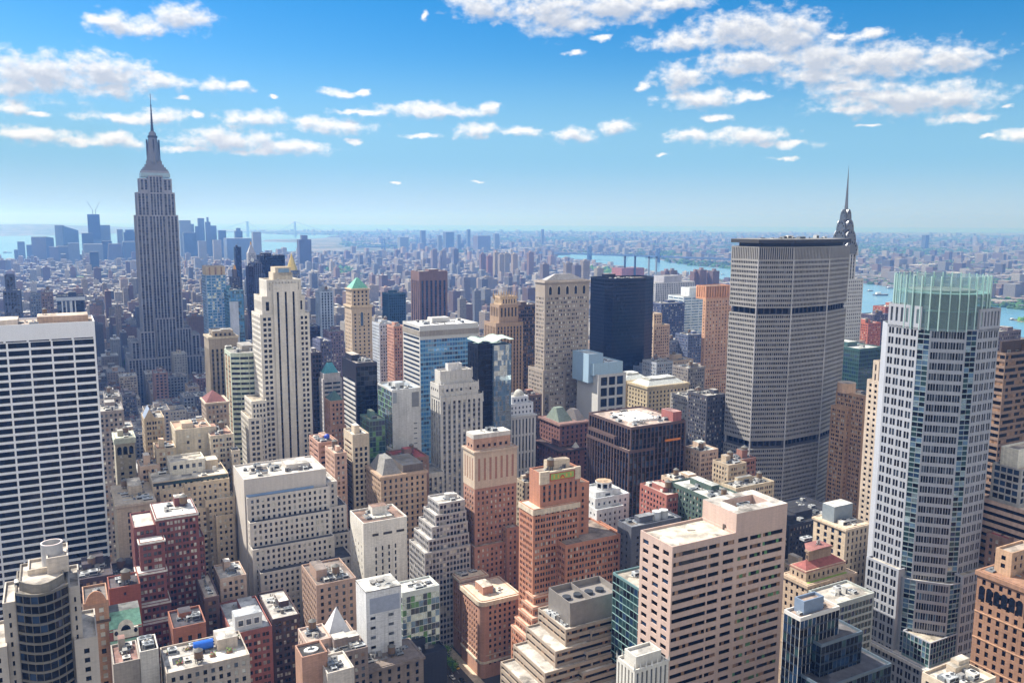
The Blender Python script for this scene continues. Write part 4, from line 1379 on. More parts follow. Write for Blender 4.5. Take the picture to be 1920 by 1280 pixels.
# ---- bronze block with white roof
b = Bld('office_building', 'dark bronze office block with closely ribbed facade and a bright white roof deck', 'office building', 1183, 801, D=560, xr=1286, xl=1104, wallm=wall('#5f4a48', .08), roof=roofm('#c3a795'), maxw=100, ref='dark bronze block')
br_ = S('pier', 3.3, 2.65, 4.0, 3.0, m=.6, r=.7, top=2.0, sp=pl('#2a2223'), g='kkdh')
z1 = b.H
b.box(0, b.W, 0, b.Dp, 0, b.H, br_)
zq = b.zat(845, -3, -2.5)
b.box(-3, b.W * .4, -2.5, b.Dp - 2, 0, zq, br_)
b.box(-2.6, -.1, b.Dp * .3, b.Dp - 3, 0, b.zat(812, -2, b.Dp * .5), br_)
mb = b.part('white_roof_deck')
mb.box(b.W * .22, b.W * .7, b.Dp * .25, b.Dp * .72, b.H - 1, b.H + .5, pl('#eceae6', .7))
for i in range(8):
    x = b.W * .22 + i * b.W * .06
    mb.prism([(x, b.Dp * .25), (x + b.W * .06, b.Dp * .25), (x + b.W * .06, b.Dp * .72), (x, b.Dp * .72)], b.H + .5, b.H + 1.1, pl('#f0eeea', .7), pts1=[(x + b.W * .03 - .1, b.Dp * .25), (x + b.W * .03 + .1, b.Dp * .25), (x + b.W * .03 + .1, b.Dp * .72), (x + b.W * .03 - .1, b.Dp * .72)])
b.part('stair_bulkhead').box(b.W * .8, b.W * .96, b.Dp * .05, b.Dp * .3, b.H - 1, b.H + 6, wall('#a3605a'), roofm('#b5827a'))
b.part('orange_netting').box(b.W * .62, b.W * .9, -.5, .1, b.H - 13.5, b.H - 12, pl('#d07c3c', .8))
b.clutter(2, b.W - 4, 2, b.Dp - 3, b.H - 1, 16, 0, 0)
b.finish()
# ---- old brownstone offices
b = Bld('office_building', 'old red brown office building with green hipped roofs left of the dark bronze block', 'office building', 1050, 795, D=650, xr=1105, xl=1012, wallm=wall('#7b534c', .14), roof=roofm('#83807c'), maxw=60, ref='old red brown building')
ob = S('punch', 4.2, 1.6, 3.9, 2.4, m=1, r=.4, top=2.5, g='ddkm', every=3, trim=wall('#8c6a60'))
b.box(0, b.W, 0, b.Dp, 0, b.H, ob)
b.cornice(rect(0, b.W, 0, b.Dp), b.H - .3, 1.4, 1.2, wall('#8d6c62'))
b.part('hip_roof').prism(rect(3, b.W * .6, 6, b.Dp - 4), b.H - 1, b.zat(768, 3, 8), wall('#7d8c80'), pts1=rect(b.W * .18, b.W * .42, b.Dp * .45, b.Dp * .6))
b.part('dormer_roof').prism(rect(b.W * .66, b.W * .97, 3, b.Dp - 4), b.H - 1, b.H + 7, wall('#66605f'), pts1=rect(b.W * .75, b.W * .9, b.Dp * .4, b.Dp * .6))
zq = b.zat(842, -4, -6)
b.box(-6, b.W * .55, -9, b.Dp - 1, 0, zq, ob)
b.cornice(rect(-6, b.W * .55, -9, b.Dp - 1), zq - .3, 1.6, 1.4, wall('#4a3b3a'))
b.part('domed_bay').cone(ring(b.W * .42, -5, 3.6, n=12), zq - 1, (b.W * .42, -5, zq + 4), wall('#bcb9b2'))
b.clutter(-4, b.W, 2, b.Dp, zq - 1, 3, 0, 0)
b.finish()
# ---- white domed top
b = Bld('hotel_building', 'small white building with tiered columns and a rounded top beside the mirror tower', 'building', 957, 781, D=640, xr=1005, Dp=26, wallm=wall('#c9c7c6', .06), roof=roofm('#b9b4ab'), maxw=40, ref='round topped white building')
b.box(0, b.W, 0, b.Dp, 0, b.H, S('pier', 3.2, 1.4, 14, 12, m=1, r=.5, top=3, g='dq'))
b.cornice(rect(0, b.W, 0, b.Dp), b.H - .2, 1.2, .8)
z1 = b.zat(758, 1, 3)
b.box(.5, b.xat(1000, z1, 3), 3, b.Dp - 2, b.H - 1.2, z1, S('punch', 3.4, 1.2, 3.7, 1.9, top=2.5, g='hd'), wm=wall('#d6d9e2', .04))
z2 = b.zat(745, 3, 6)
b.box(b.xat(960, z2, 6), b.xat(991, z2, 6), 6, b.Dp - 4, z1 - 1.2, z2, S('punch', 3.0, 1.4, 3.7, 2.2, top=2, g='hd'), wm=wall('#d6d9e2', .04))
z3 = b.zat(729, 8, 10)
mb = b.part('rounded_top')
c0, r0 = b.xat(975, z2, 10), (b.xat(984, z2, 10) - b.xat(966, z2, 10)) / 2
for i in range(5):
    t0, t1 = pi / 2 * i / 5, pi / 2 * (i + 1) / 5
    mb.prism(ring(c0, 12, r0 * cos(t0), n=16), z2 - 1 + (z3 - z2) * sin(t0), z2 - 1 + (z3 - z2) * sin(t1) + .01, wall('#bdbab3'), pts1=ring(c0, 12, max(.1, r0 * cos(t1)), n=16))
b.finish()
hero('office_building', 'brown block with red topped roof right behind the round topped white building', 'office building', 985, 742, 700, xr=1016, Dp=20, st=P_A, wm='#6d5b56', rf='#b8765a', n=3)
# ---- beige classical pair
for (nm, x, y, xr_, D_) in (('left', 1172, 714, 1222, 800), ('right', 1214, 725, 1292, 770)):
    b = hero('classical_building', 'beige classical block with white hipped roof, %s of a matching pair below the black tower' % ('smaller' if nm == 'left' else 'larger'), 'office building', x, y, D_, xr=xr_, Dp=30, st=S('punch', 4.4, 1.8, 4.0, 2.3, m=1.4, r=.4, top=5, g='ddk', every=2, trim=wall('#cdbd9f')), wm='#c3b18f', rf='#cfd2cf', n=0, pent=0, fin=False, corn=2.2, group='matching beige classical blocks')
    mb = b.part('hipped_roof')
    mb.prism(rect(2, b.W - 2, 2, b.Dp - 2), b.H - .9, b.H + 3, wall('#cbcfcb'), pts1=rect(7, b.W - 7, 7, b.Dp - 7))
    mb.box(9, b.W - 9, 9, b.Dp - 9, b.H + 3, b.H + 5, wall('#b9b7ae'), roofm('#dcdfda'))
    b.finish()
# ---- black front with striped side
b = hero('office_tower', 'black fronted office slab with a striped side at the foot of the green pyramid tower', 'office tower', 667, 681, 640, xr=707, xl=641, st=S('punch', 3, 2.8, 3.8, 3.3, m=.3, r=.1, top=3, g='kkkkn'), stl=S('punch', 30, 26, 3.8, 1.9, m=.3, r=.3, top=14, sub=3, g='hd', sp=wall('#d2cfca')), wm=pl('#2a2834', .4), rf='#c9b9a8', n=6, fin=False, ref='black fronted slab')
b.finish()
# ---- green pyramid tower
b = Bld('office_tower', 'slender tan stone tower with a bright green copper pyramid roof', 'office tower', 659, 573, D=814, xr=697, xl=646, wallm=wall('#bda68c', .12), roof=roofm('#a78c74'), maxw=60, ref='green pyramid tower')
me_ = S('punch', 4.4, 1.5, 3.7, 2.0, m=1.2, r=.4, top=8, g='ddkm', every=9, trim=wall('#d2bb9b'))
b.Dp = max(14, b.Dp)
b.box(0, b.W, 0, b.Dp, 0, b.H, me_)
b.cornice(rect(0, b.W, 0, b.Dp), b.H - .2, 1.8, 1.0, wall('#cbb393'))
z1 = b.zat(541, 2, 2)
x0, x1 = b.xat(659, z1, 2), b.xat(694, z1, 2)
b.box(x0, x1 - 1, 2, b.Dp - 2, b.H - 1, z1, S('punch', 3.6, 1.6, 3.8, 2.2, top=2.5, g='dd'))
b.cornice(rect(x0, x1 - 1, 2, b.Dp - 2), z1 - .2, 1.2, 1.0, wall('#cbb393'))
b.part('copper_pyramid').prism(rect(x0 + .4, x1 - 1.4, 2.4, b.Dp - 2.4), z1 - .3, b.zat(521, (x0 + x1) / 2, 9), wall('#6db39a', .18), pts1=rect((x0 + x1) / 2 - 1.5, (x0 + x1) / 2 + .5, b.Dp / 2 - 1, b.Dp / 2 + 1))
mb = b.part('arched_window')
x = b.W * .5
for w_, d_, m2 in ((2.4, -.03, wall('#d2bb9b')), (1.5, -.06, GL('h'))):
    mb.face([(x - w_, d_, b.H - 20), (x + w_, d_, b.H - 20)] + [(x + w_ * cos(pi * i / 8), d_, b.H - 8.5 + (w_ + .6) * sin(pi * i / 8)) for i in range(9)], m2)
b.finish()
# ---- teal pyramid, little brick pyramid, salmon blocks
b = hero('hotel_tower', 'white tower with ribbon windows and a blunt teal pyramid roof', 'hotel tower', 605, 711, 690, xr=641, xl=597, st=S('punch', 9, 8, 3.7, 1.7, sub=2.6, top=3, g='dhms'), stl=P_A, wm='#d4cdcb', n=0, pent=0, fin=False, ref='teal pyramid tower')
z1 = b.zat(700, 2, 2)
b.box(1, b.W - 1, 1, b.Dp - 1 if b.Dp > 10 else 12, b.H - 1, z1, None)
dd = b.Dp if b.Dp > 10 else 14
b.part('teal_pyramid').prism(rect(1.5, b.W - 2, 1.5, dd - 1.5), z1 - .5, b.zat(680, 5, 5), wall('#4f9fae', .12), pts1=rect(b.W * .36, b.W * .6, dd * .4, dd * .6))
b.part('lantern').box(b.W * .36, b.W * .6, dd * .4, dd * .6, b.zat(680, 5, 5) - .5, b.zat(677, 5, 5), pl('#4a4f55'))
b.finish()
b = hero('brick_tower', 'little salmon brick tower with dark green pyramid roof below the teal pyramid tower', 'brick tower', 619, 752, 630, xr=645, Dp=16, st=P_A, wm='#bd8f78', n=0, pent=0, fin=False)
b.part('pyramid_roof').cone(rect(.3, b.W - .3, .3, b.Dp - .3), b.H - .4, (b.W * .55, b.Dp / 2, b.zat(731, b.W * .5, 8)), wall('#4b6a68', .15))
z = b.zat(800, -2, -4)
b.box(-2, b.W, -4, 8, 0, z, P_A)
b.finish()
b = hero('brick_building', 'salmon brick block with a blue roof ball between cream tower and dark window tower', 'brick building', 597, 830, 570, xr=634, Dp=24, st=S('punch', 9, 8, 3.7, 1.6, sub=2.4, g='do'), wm='#c29480', rf='#d8a98a', n=4, fin=False)
mb = b.part('blue_ball')
for i in range(8):
    t0, t1 = pi * i / 8 - pi / 2, pi * (i + 1) / 8 - pi / 2
    mb.prism(ring(b.W * .6, 8, 2 * cos(t0) + .02, n=14), b.H + 1.5 + 2 * sin(t0), b.H + 1.5 + 2 * sin(t1), pl('#2f49b5', .3), pts1=ring(b.W * .6, 8, 2 * cos(t1) + .02, n=14))
b.finish()
hero('brick_building', 'slim salmon block pressed against the left side of the dark windowed buff tower', 'brick building', 627, 850, 545, xr=650, Dp=22, st=P_A, wm='#caa38d', rf='#d8bfa9', n=2, tank=1)
b = hero('loft_tower', 'buff tower with big dark paired windows and arcaded top right of the salmon blocks', 'loft tower', 661, 815, 550, xr=692, xl=644, st=S('punch', 3.4, 1.9, 3.8, 2.5, m=.8, r=.5, top=9, g='kkdd'), stl=S('punch', 12, 10, 3.8, 1.7, top=6, sub=2.5, g='od'), wm='#cbb9a0', rf='#d3cdc4', n=2, fin=False)
b.box(.6, b.W - .6, -.2, 4, b.H - 9, b.H - 1.6, S('pier', 2.3, 1.2, 30, 5, top=1, g='k'), None, par=.1)
b.finish()
# ---- green glass and grey slab
b = hero('office_tower', 'green glass tower with mixed green panes, behind the dark windowed buff tower', 'office tower', 692, 787, 590, xr=722, Dp=20, st=S('punch', 2.2, 2.05, 3.8, 3.3, m=.2, r=.1, top=1.5, g='tthg'), wm=pl('#5f7d76', .4), rf='#b5b98f', n=5)
b = hero('office_tower', 'plain pale grey slab with a louvred corner panel and green glass side', 'office tower', 735, 731, 600, xr=789, xl=708, st=S('punch', 60, 2.6, 3.8, .8, r=.15, top=26, cols=[(.74, .86)], g='qm'), stl=S('punch', 2.2, 2.05, 3.8, 3.3, m=.2, r=.1, top=1.5, g='tthgs', sp=pl('#7d9a90')), wm='#c6c6c4', rf='#a9b6c3', n=8, fin=False, ref='plain grey slab')
b.part('louvre_panel').box(b.W * .68, b.W * .93, -.1, .1, b.H - 14, b.H - 3, pl('#777a7d', .5))
b.part('louvre_panel').box(b.W * .02, b.W * .16, -.1, .1, b.H - 10, b.H - 2, pl('#8d9499', .5))
b.finish()
b = hero('mansard_building', 'old stone block with grey mansard roofs and a green cornice below the grey slab', 'office building', 714, 893, 525, xr=800, Dp=30, st=S('punch', 3.8, 1.5, 3.9, 2.3, m=1, r=.4, top=3, g='ddkm', every=2, trim=wall('#cbb79a')), stl=P_A, wm='#b79a80', rf='#454349', n=2, pent=0, fin=False, ref='mansard roofed block', corn=1.6)
b.part('mansard_roof').prism(rect(1.5, b.W * .48, 1.5, b.Dp - 2), b.H - .9, b.zat(862, 5, 6), wall('#8d8a86'), pts1=rect(6, b.W * .34, 8, b.Dp - 8))
b.part('flat_dark_roof').box(b.W * .5, b.W - 1.5, 2, b.Dp - 2, b.H - 1, b.H + 4.5, wall('#6b625c'), roofm('#3a3a40'))
b.finish()
hero('low_building', 'low block with a bright red and dark roof in front of the plain grey slab', 'low building', 748, 862, 565, xr=804, Dp=26, st=P_A, wm='#8d6f60', rf='#b5423c', n=4, tank=1)
# ---- skyline behind, centre
hero('apartment_tower', 'brown ribbed tower with a solid top band between green pyramid tower and hip roofed tower', 'apartment tower', 786, 509, 1250, xr=839, Dp=34, st=S('pier', 7, 3.4, 3.7, 2.8, m=1.5, r=.6, top=14, sp=pl('#33314a'), sub=1.7, g='hdk'), wm='#7a5d56', n=2, ref='brown ribbed tower')
hero('office_tower', 'dark teal tower with rounded top left of the brown ribbed tower', 'office tower', 728, 550, 1200, xr=761, Dp=26, st=S('pier', 3, 2, 3.8, 2.8, sp=pl('#2b4a62'), g='hd'), wm='#31566b', n=2)
hero('apartment_tower', 'white and blue grey apartment tower left of the green pyramid tower', 'apartment tower', 600, 546, 1150, xr=625, Dp=24, st=S('pier', 4, 2, 3.7, 2, sp=wall('#8494ac'), g='hd'), wm='#a9b6cb', tank=1)
hero('apartment_building', 'pale blue white slab right of the green pyramid tower', 'apartment building', 711, 607, 900, xr=742, Dp=26, st=P_A, wm='#b9bfca', tank=1)
hero('apartment_building', 'salmon brick slab tucked against the striped glass tower', 'apartment building', 738, 612, 860, xr=760, Dp=20, st=P_A, wm='#c28d76', tank=0)
hero('office_tower', 'plain dark brown tower just right of the cream striped tower', 'office tower', 583, 661, 700, xr=604, Dp=26, st=S('punch', 2.4, 1.9, 3.8, 2.5, g='kd'), wm='#4b4350', rf='#cfc7c0', n=1)
hero('office_tower', 'dark blue tower right behind the plain dark brown tower', 'office tower', 580, 612, 1000, xr=600, Dp=26, st=CURT, wm='#3a415e')
hero('apartment_building', 'mauve brick block between plain dark brown tower and green pyramid tower', 'apartment building', 618, 622, 980, xr=645, Dp=26, st=P_A, wm='#7b6a78', tank=1)
hero('office_building', 'dark grid-windowed block behind the teal pyramid tower', 'office building', 600, 640, 900, xr=622, Dp=30, st=P_A, wm='#5b5f7c')
b = hero('hotel_tower', 'tan orange ribbed tower with a buttressed crown left of the broad grey slab', 'office tower', 1324, 560, 930, xr=1372, xl=1318, st=S('punch', 4.2, 1.4, 3.7, 1.9, m=1, top=3, g='ddmb'), wm='#c99a78', n=0, pent=0, fin=False, ref='tan orange tower')
z = b.zat(536, 1, 3)
b.Dp = max(b.Dp, 20)
b.box(1, b.W - 1, 2, b.Dp - 2, b.H - 1, z, S('pier', 3.6, 1.4, 30, z - b.H - 2, m=1, r=.9, top=1, g='o'), wm=wall('#d3946a'))
z = b.zat(690, -3, -4)
b.box(-3, b.W + 4, -6, b.Dp + 5, 0, z, P_A)
b.box(-6, b.W + 4, -9, b.Dp + 5, 0, b.zat(760, -3, -4), P_A)
b.finish()
hero('hospital_building', 'wide pale grey slab with thin vertical ribs right behind the black glass tower', 'office building', 1229, 530, 1500, xr=1303, Dp=60, st=S('pier', 4, 2, 3.9, 2.6, sp=wall('#a9abb5'), g='qm'), wm='#c0c0c4', fin=False, pent=0, n=0)
b = HEROES[-1]
b.box(b.W * .3, b.W * .75, 10, 40, b.H - 1, b.zat(517, b.W * .4, 12), None, wm=wall('#a8a8b3'))
b.finish()
hero('apartment_tower', 'dark navy apartment tower between beige apartment tower and tan orange tower', 'apartment tower', 1240, 569, 1150, xr=1284, Dp=30, st=P_A, wm='#4c5677', n=2)
b = hero('office_building', 'white glassy block with a blue roof box left of the tan orange tower', 'office building', 1282, 556, 1200, xr=1326, Dp=34, st=S('punch', 12, 11, 3.8, 1.8, sub=3, g='se'), wm='#cfd8de', n=0, pent=0, fin=False)
b.box(b.W * .35, b.W * .97, 6, 24, b.H - 1, b.zat(539, b.W * .5, 7), None, wm=wall('#dfe5e8'))
b.finish()
for (x, y, D_, xr_, wm_, lab) in ((1231, 680, 880, 1262, '#a9afbb', 'grey block with roof tanks below the beige apartment tower'),
                                  (1262, 676, 900, 1300, '#c0a68c', 'tan block with two roof tanks left of the tan orange tower'),
                                  (1290, 690, 850, 1322, '#8d8580', 'brown grey block at the left foot of the tan orange tower'),
                                  (1290, 745, 740, 1330, '#a8a29c', 'pale stone block right of the beige classical pair'),
                                  (1326, 742, 700, 1362, '#4d4c54', 'dark slate block at the left foot of the broad grey slab'),
                                  (1210, 690, 900, 1236, '#7f92b3', 'bluish block between black glass tower and classical pair'),
                                  (1290, 628, 1050, 1320, '#5f6a88', 'dark blue grey apartment block left of the tan orange tower'),
                                  (1245, 640, 1050, 1290, '#8791a8', 'pale blue block below the dark navy apartment tower')):
    hero('office_building', lab, 'office building', x, y, D_, xr=xr_, Dp=24, st=P_A, wm=wm_, n=3, tank=1)
# ---- right side neighbours
b = hero('office_building', 'orange tan brick building with curved roofline in the shadow of the broad grey slab', 'office building', 1622, 742, 700, xr=1650, xl=1568, st=P_B, wm='#bf9670', rf='#c9b090', n=3, pent=0, ref='orange tan building', fin=False)
b.part('round_penthouse').prism(ring(b.W * .2, b.Dp * .75, 7, n=20), b.H - 1, b.H + 7, wall('#d0a987'), roofm('#cbb8a5'))
z = b.zat(765, -4, b.Dp * .5)
b.box(-5, 0, b.Dp * .45, b.Dp, 0, z, P_B)
b.finish()
b = hero('office_tower', 'slim beige tower with small square windows left of the glass-crowned tower', 'office tower', 1650, 715, 560, xr=1662, xl=1626, st=P_A, stl=S('punch', 3.6, 1.6, 3.6, 1.8, m=.8, g='ddk'), wm='#c9b6a2', n=0, pent=0, fin=False, ref='slim beige tower')
b.box(1, 8, b.Dp * .25, b.Dp * .7, b.H - 1, b.zat(676, 1, b.Dp * .5), S('punch', 5, 2, 6, 4, g='d'))
b.finish()
hero('office_building', 'dark green glass block with pale roof edge left of the glass-crowned tower', 'office building', 1612, 654, 830, xr=1656, Dp=40, st=S('punch', 2.4, 2.2, 3.8, 3.0, m=.2, r=.1, g='tth'), wm=pl('#3f5f60', .4), rf='#c9cfc9', n=2)
for (x, y, D_, xr_, wm_, lab) in ((1637, 590, 1350, 1668, '#5b5468', 'dark mauve riverside apartment slab left of the glass crown'),
                                  (1600, 640, 1150, 1622, '#b58d7d', 'pinkish riverside block between needle-spired tower and glass crown'),
                                  (1628, 606, 1250, 1652, '#b8654a', 'small red brick riverside block left of the glass crown'),
                                  (1872, 622, 900, 1915, '#6f6468', 'brown riverside block right of the glass crown'),
                                  (1660, 575, 1400, 1690, '#a8604e', 'red roofed block on the river bank behind the glass crown')):
    hero('apartment_building', lab, 'apartment building', x, y, D_, xr=xr_, Dp=22, st=P_A, wm=wm_, n=1, tank=1)
b = hero('office_tower', 'brown tower with slanting pale stripes at the right edge', 'office tower', 1886, 662, 560, xr=1990, xl=1864, st=S('punch', 30, 29, 3.9, 2.2, m=.2, r=.4, top=1.5, sub=2.6, g='kdo'), wm='#8e7565', rf='#5a4c48', n=3, ref='brown striped tower', fin=False)
b.box(2, b.W - 6, 4, b.Dp - 2, b.H - 1, b.zat(640, 4, 4), None, wm=wall('#54443f'))
b.finish()
b = hero('office_building', 'broad pinkish tan block with long ribbon windows and white roof house, right edge', 'office building', 1940, 962, 470, xr=2040, xl=1838, st=RIB, stl=S('punch', 60, 58, 3.9, 1.8, m=.3, r=.4, top=2, sub=2.6, g='kkdd'), wm='#c3a796', rf='#cbb49e', n=4, ref='ribbon-windowed tan block', fin=False, pent=0)
z = b.zat(872, 2, b.Dp * .7)
b.box(3, 40, b.Dp * .35, b.Dp - 3, b.H - 1, z, S('punch', 3, 2.6, 3.6, 2.6, top=.8, g='hd'), S('punch', 3, 2.6, 3.6, 2.6, top=.8, g='hd'), wm=wall('#a9a6a3'))
b.box(6, 40, b.Dp * .5, b.Dp - 5, z - 1, b.zat(838, 4, b.Dp * .75), None, wm=wall('#e3dccb'))
b.finish()
b = hero('hotel_building', 'ornate orange brown hotel with arched windows and a deep cornice at the right edge', 'hotel', 1942, 1108, 395, xr=2060, xl=1834, st=P_B, stl=S('punch', 3.7, 1.6, 4.0, 2.5, m=1.2, r=.4, top=3.5, g='ddkk', every=3, trim=wall('#c99b78')), wm='#9c745b', rf='#b3a08d', n=16, tank=2, ref='ornate orange hotel', fin=False, corn=2.0)
mb = b.part('arched_window')
k = 7
for i in range(k):
    y = b.Dp * (.1 + .8 * i / (k - 1))
    zz0 = b.H - 13
    mb.face([(-.12, y + 1.3, zz0), (-.12, y - 1.3, zz0)] + [(-.12, y - 1.3 * cos(pi * j / 8), zz0 + 5 + 1.5 * sin(pi * j / 8)) for j in range(9)], GL('d'))
b.box(5, 24, b.Dp * .55, b.Dp - 4, b.H - 1, b.zat(1028, 4, b.Dp * .8), S('punch', 4, 1.5, 3.6, 2, g='d'), S('punch', 4, 1.5, 3.6, 2, g='d'), wm=wall('#bd9878'))
b.finish()
hero('low_building', 'low block with a bright red roof beside the ribbon-windowed tan block', 'low building', 1890, 1010, 470, xr=1935, xl=1850, st=P_A, wm='#8f7468', rf='#c23a36', n=1, pent=0)
# ---- buff box and red roof in front of the slab
b = hero('office_building', 'buff stone box with roof machinery in front of the shade-coloured low roofs', 'office building', 1586, 991, 480, xr=1630, xl=1526, st=S('punch', 3.6, 1.5, 4.0, 2.6, r=.4, g='dhk'), stl=S('punch', 5.2, 2.2, 4.0, 2.8, r=.5, m=1.2, g='dhhk', every=5), wm='#cbb69c', rf='#b9a38c', n=3, pent=0, fin=False, ref='buff stone box', corn=1.2)
b.part('plant_room').box(2, b.W - 2, b.Dp * .45, b.Dp - 4, b.H - 1, b.H + 9, pl('#8a949b', .5), roofm('#d9d5cb'))
b.clutter(3, b.W - 3, 4, b.Dp * .4, b.H - 1, 8, 0, 0, 1.1)
b.finish()
b = hero('classical_building', 'classical block with stepped red tiled roofs and a planted ledge right of the pink block', 'office building', 1514, 1096, 425, xr=1603, xl=1468, st=S('punch', 3.4, 1.4, 3.9, 2.3, r=.4, g='ddk', every=4), wm='#bda58c', rf='#cdc3b4', n=0, pent=0, fin=False, ref='red roofed classical block', corn=1.6)
z1 = b.zat(1068, 2, 6)
b.box(2.5, b.W - 3, 3.5, b.Dp - 2, b.H - 1, z1, S('punch', 3.4, 1.3, 3.9, 2.2, r=.3, g='ddk'))
b.part('planted_ledge').box(2, b.W - 4, 1.2, 2.6, b.H - 1, b.H - .2, pl('#7d9a3f', .9, var=.3))
z2 = b.zat(1030, 6, 12)
b.part('red_roof').prism(rect(2.2, b.W - 2.7, 3.2, b.Dp - 1.7), z1 - .6, z1 + 3, wall('#9c5650'), pts1=rect(8, b.W - 8, 9, b.Dp - 7))
b.box(9, b.W - 9, 10, b.Dp - 8, z1 + 1, z1 + 8, P_A, wm=wall('#a38b74'))
b.part('upper_red_roof').prism(rect(8.5, b.W - 8.5, 9.5, b.Dp - 7.5), z1 + 7, z1 + 9.5, wall('#94605a'), pts1=rect(12, b.W - 12, 14, b.Dp - 11))
b.clutter(13, b.W - 13, 15, b.Dp - 12, z1 + 9.5, 5, 0, 0)
b.finish()
b = hero('low_building', 'wide low block with shade-coloured roofs at the foot of the broad grey slab', 'low building', 1480, 985, 575, xr=1590, xl=1400, st=P_A, wm='#3d3f4a', rf='#33353f', n=8, pent=2, ref='black roofed low block')  # the slab's shadow is put into its wall and roof colours
# ---- slate tower, white deco block, pinkish towers
b = hero('office_building', 'slate grey block with two round roof tanks left of the pink granite block', 'office building', 1184, 988, 455, xr=1278, xl=1158, st=S('punch', 5.2, 1.5, 3.8, 1.7, m=2, r=.3, top=6, g='kd'), wm='#5c5f6a', rf='#8b8f96', n=5, pent=1, fin=False, ref='slate grey block')
for f in (.62, .76):
    mb = MB()
    mb.prism(ring(b.W * f, b.Dp * .45, 2.6, n=18), b.H - 1, b.H + 4, pl('#b9bec2', .4, .2), roofm('#c9ccce'))
    mb.build('roof_tank', b.root)
b.finish()
b = hero('art_deco_building', 'small white tiered art deco block with a round corner lantern beside the orange brick tower', 'art deco building', 1116, 935, 505, xr=1180, Dp=24, st=S('punch', 3.8, 1.3, 3.7, 1.8, r=.3, top=3, g='hhd'), wm='#d6d9db', rf='#e0e2e2', n=3, pent=0, fin=False, ref='white art deco block')
z1 = b.zat(923, 3, 4)
b.box(3, b.W - 4, 4, 20, b.H - 1, z1, S('punch', 3.8, 1.3, 3.7, 1.8, top=2, g='hd'))
z2 = b.zat(905, 6, 8)
b.part('lantern').prism(ring(b.W * .5, 10, 5.4, n=8), z1 - 1, z2, wall('#d9dadb'), roofm('#cfa67a'))
mb = b.part('lantern_window')
for i in range(8):
    a = 2 * pi * (i + .5) / 8
    x, y = b.W * .5 + 5.02 * cos(a), 10 + 5.02 * sin(a)
    t = Vector((-sin(a), cos(a))) * 1.3
    mb.face([(x - t.x, y - t.y, z1 + 1), (x + t.x, y + t.y, z1 + 1), (x + t.x, y + t.y, z2 - 1), (x - t.x, y - t.y, z2 - 1)], GL('d'))
zq = b.zat(955, -2, -4)
b.box(-2, b.W - 8, -5, 12, 0, zq, S('punch', 3.8, 1.3, 3.7, 1.8, r=.3, top=3, g='hhd'))
b.finish()
for (x, y, D_, xr_, xl_, wm_, rf_, lab) in ((1313, 846, 590, 1347, 1284, '#cfb39c', '#b9c2bd', 'tall cream and pink brick slab with green roof tanks left of the grey slab foot'),
                                        (1366, 872, 560, 1400, 1336, '#b9a58c', '#a89a88', 'buff tower wedged between pink slab and brown topped tower'),
                                        (1388, 862, 575, 1418, 1362, '#9c6d60', '#6f6a6a', 'brown brick topped tower at the foot of the grey slab'),
                                        (1275, 905, 520, 1320, 1240, '#cdb49a', '#d8c7b0', 'pale tan block behind the slate grey block'),
                                        (1250, 928, 490, 1290, 1200, '#a9665a', '#c7b3a4', 'low red brick block behind the slate grey block'),
                                        (1345, 940, 470, 1400, 1255, '#4d6158', '#d3d4cb', 'dark green fronted low block with pale roof behind the pink block'),
                                        (1380, 915, 520, 1452, 1352, '#c9b79a', '#8f8d88', 'buff block with curved roof end at the foot of the grey slab'),
                                        (985, 905, 520, 1012, 968, '#b3a38c', '#c9b79f', 'small buff block between red brown tower and orange brick tower')):
    hero('office_building', lab, 'office building', x, y, D_, xr=xr_, xl=xl_, st=P_B, stl=P_A, wm=wm_, rf=rf_, n=6, pent=1, tank=1)
print('heroes B', len(HEROES), N_PANES)

# ================================================================== foreground, bottom of the view
def curved_front(b, x0, x1, bulge, n, y0=0.0):
    """points of a front that bulges towards the street"""
    return [(x0 + (x1 - x0) * i / n, y0 - bulge * sin(pi * i / n)) for i in range(n + 1)]


b = Bld('office_tower', 'round fronted tower with curved glass bands and a white roof drum, bottom left corner', 'office tower', 4, 1131, D=330, xr=150, Dp=26, wallm=wall('#bdb2a6', .08), roof=roofm('#cdbfae'), maxw=100, ref='round fronted tower')
Wd = b.W
sw = S('punch', 4.4, 1.3, 3.6, 1.9, m=.8, r=.4, top=4, g='kkd')
x0, x1 = b.xat(29), b.xat(129)
b.box(0, x0, 0, 20, 0, b.H, sw, None)
b.box(x1, Wd, 0, 22, 0, b.H + 1.5, sw, sw)
bands = S('punch', 60, 58, 3.6, 2.8, m=.02, r=.35, top=.9, bot=.3, sub=1.7, g='kkkdkdhk')
zb = b.zat(1108, Wd / 2, -4)
pts = curved_front(b, x0, x1, 5.5, 7, -1.0)
b.mass(pts + [(x1, 20), (x0, 20)], 0, zb, edges=[bands] * 7 + [None] * 3, wm=wall('#7b7468', .08), par=.7)
zt = b.zat(1082, Wd / 2, 2)
xa, xc = b.xat(35, zt, 3), b.xat(119, zt, 3)
pts = curved_front(b, xa, xc, 6.5, 6, 2.0)
b.mass(pts + [(xc, 19), (xa, 19)], zb - 1, zt, edges=[S('punch', 60, 58, 3.6, 2.8, m=.02, r=.3, top=.8, sub=1.7, g='kdk')] * 6 + [None] * 3, wm=wall('#8b8376'), par=.9)
z3 = b.zat(1050, Wd / 2, 8)
b.box(b.xat(50, z3, 8), b.xat(92, z3, 8), 8, 19, zt - 1, z3 - 3, None, wm=wall('#d3c3ae'))
b.box(b.xat(87, z3, 6), b.xat(128, z3, 6), 6, 20, zt - 1, z3 + 1, None, wm=wall('#c9bcae'))
mb = MB()
cxd, cyd = b.xat(95, z3 + 8, 13), 13
rd = (b.xat(116, z3 + 8, 13) - b.xat(74, z3 + 8, 13)) / 2
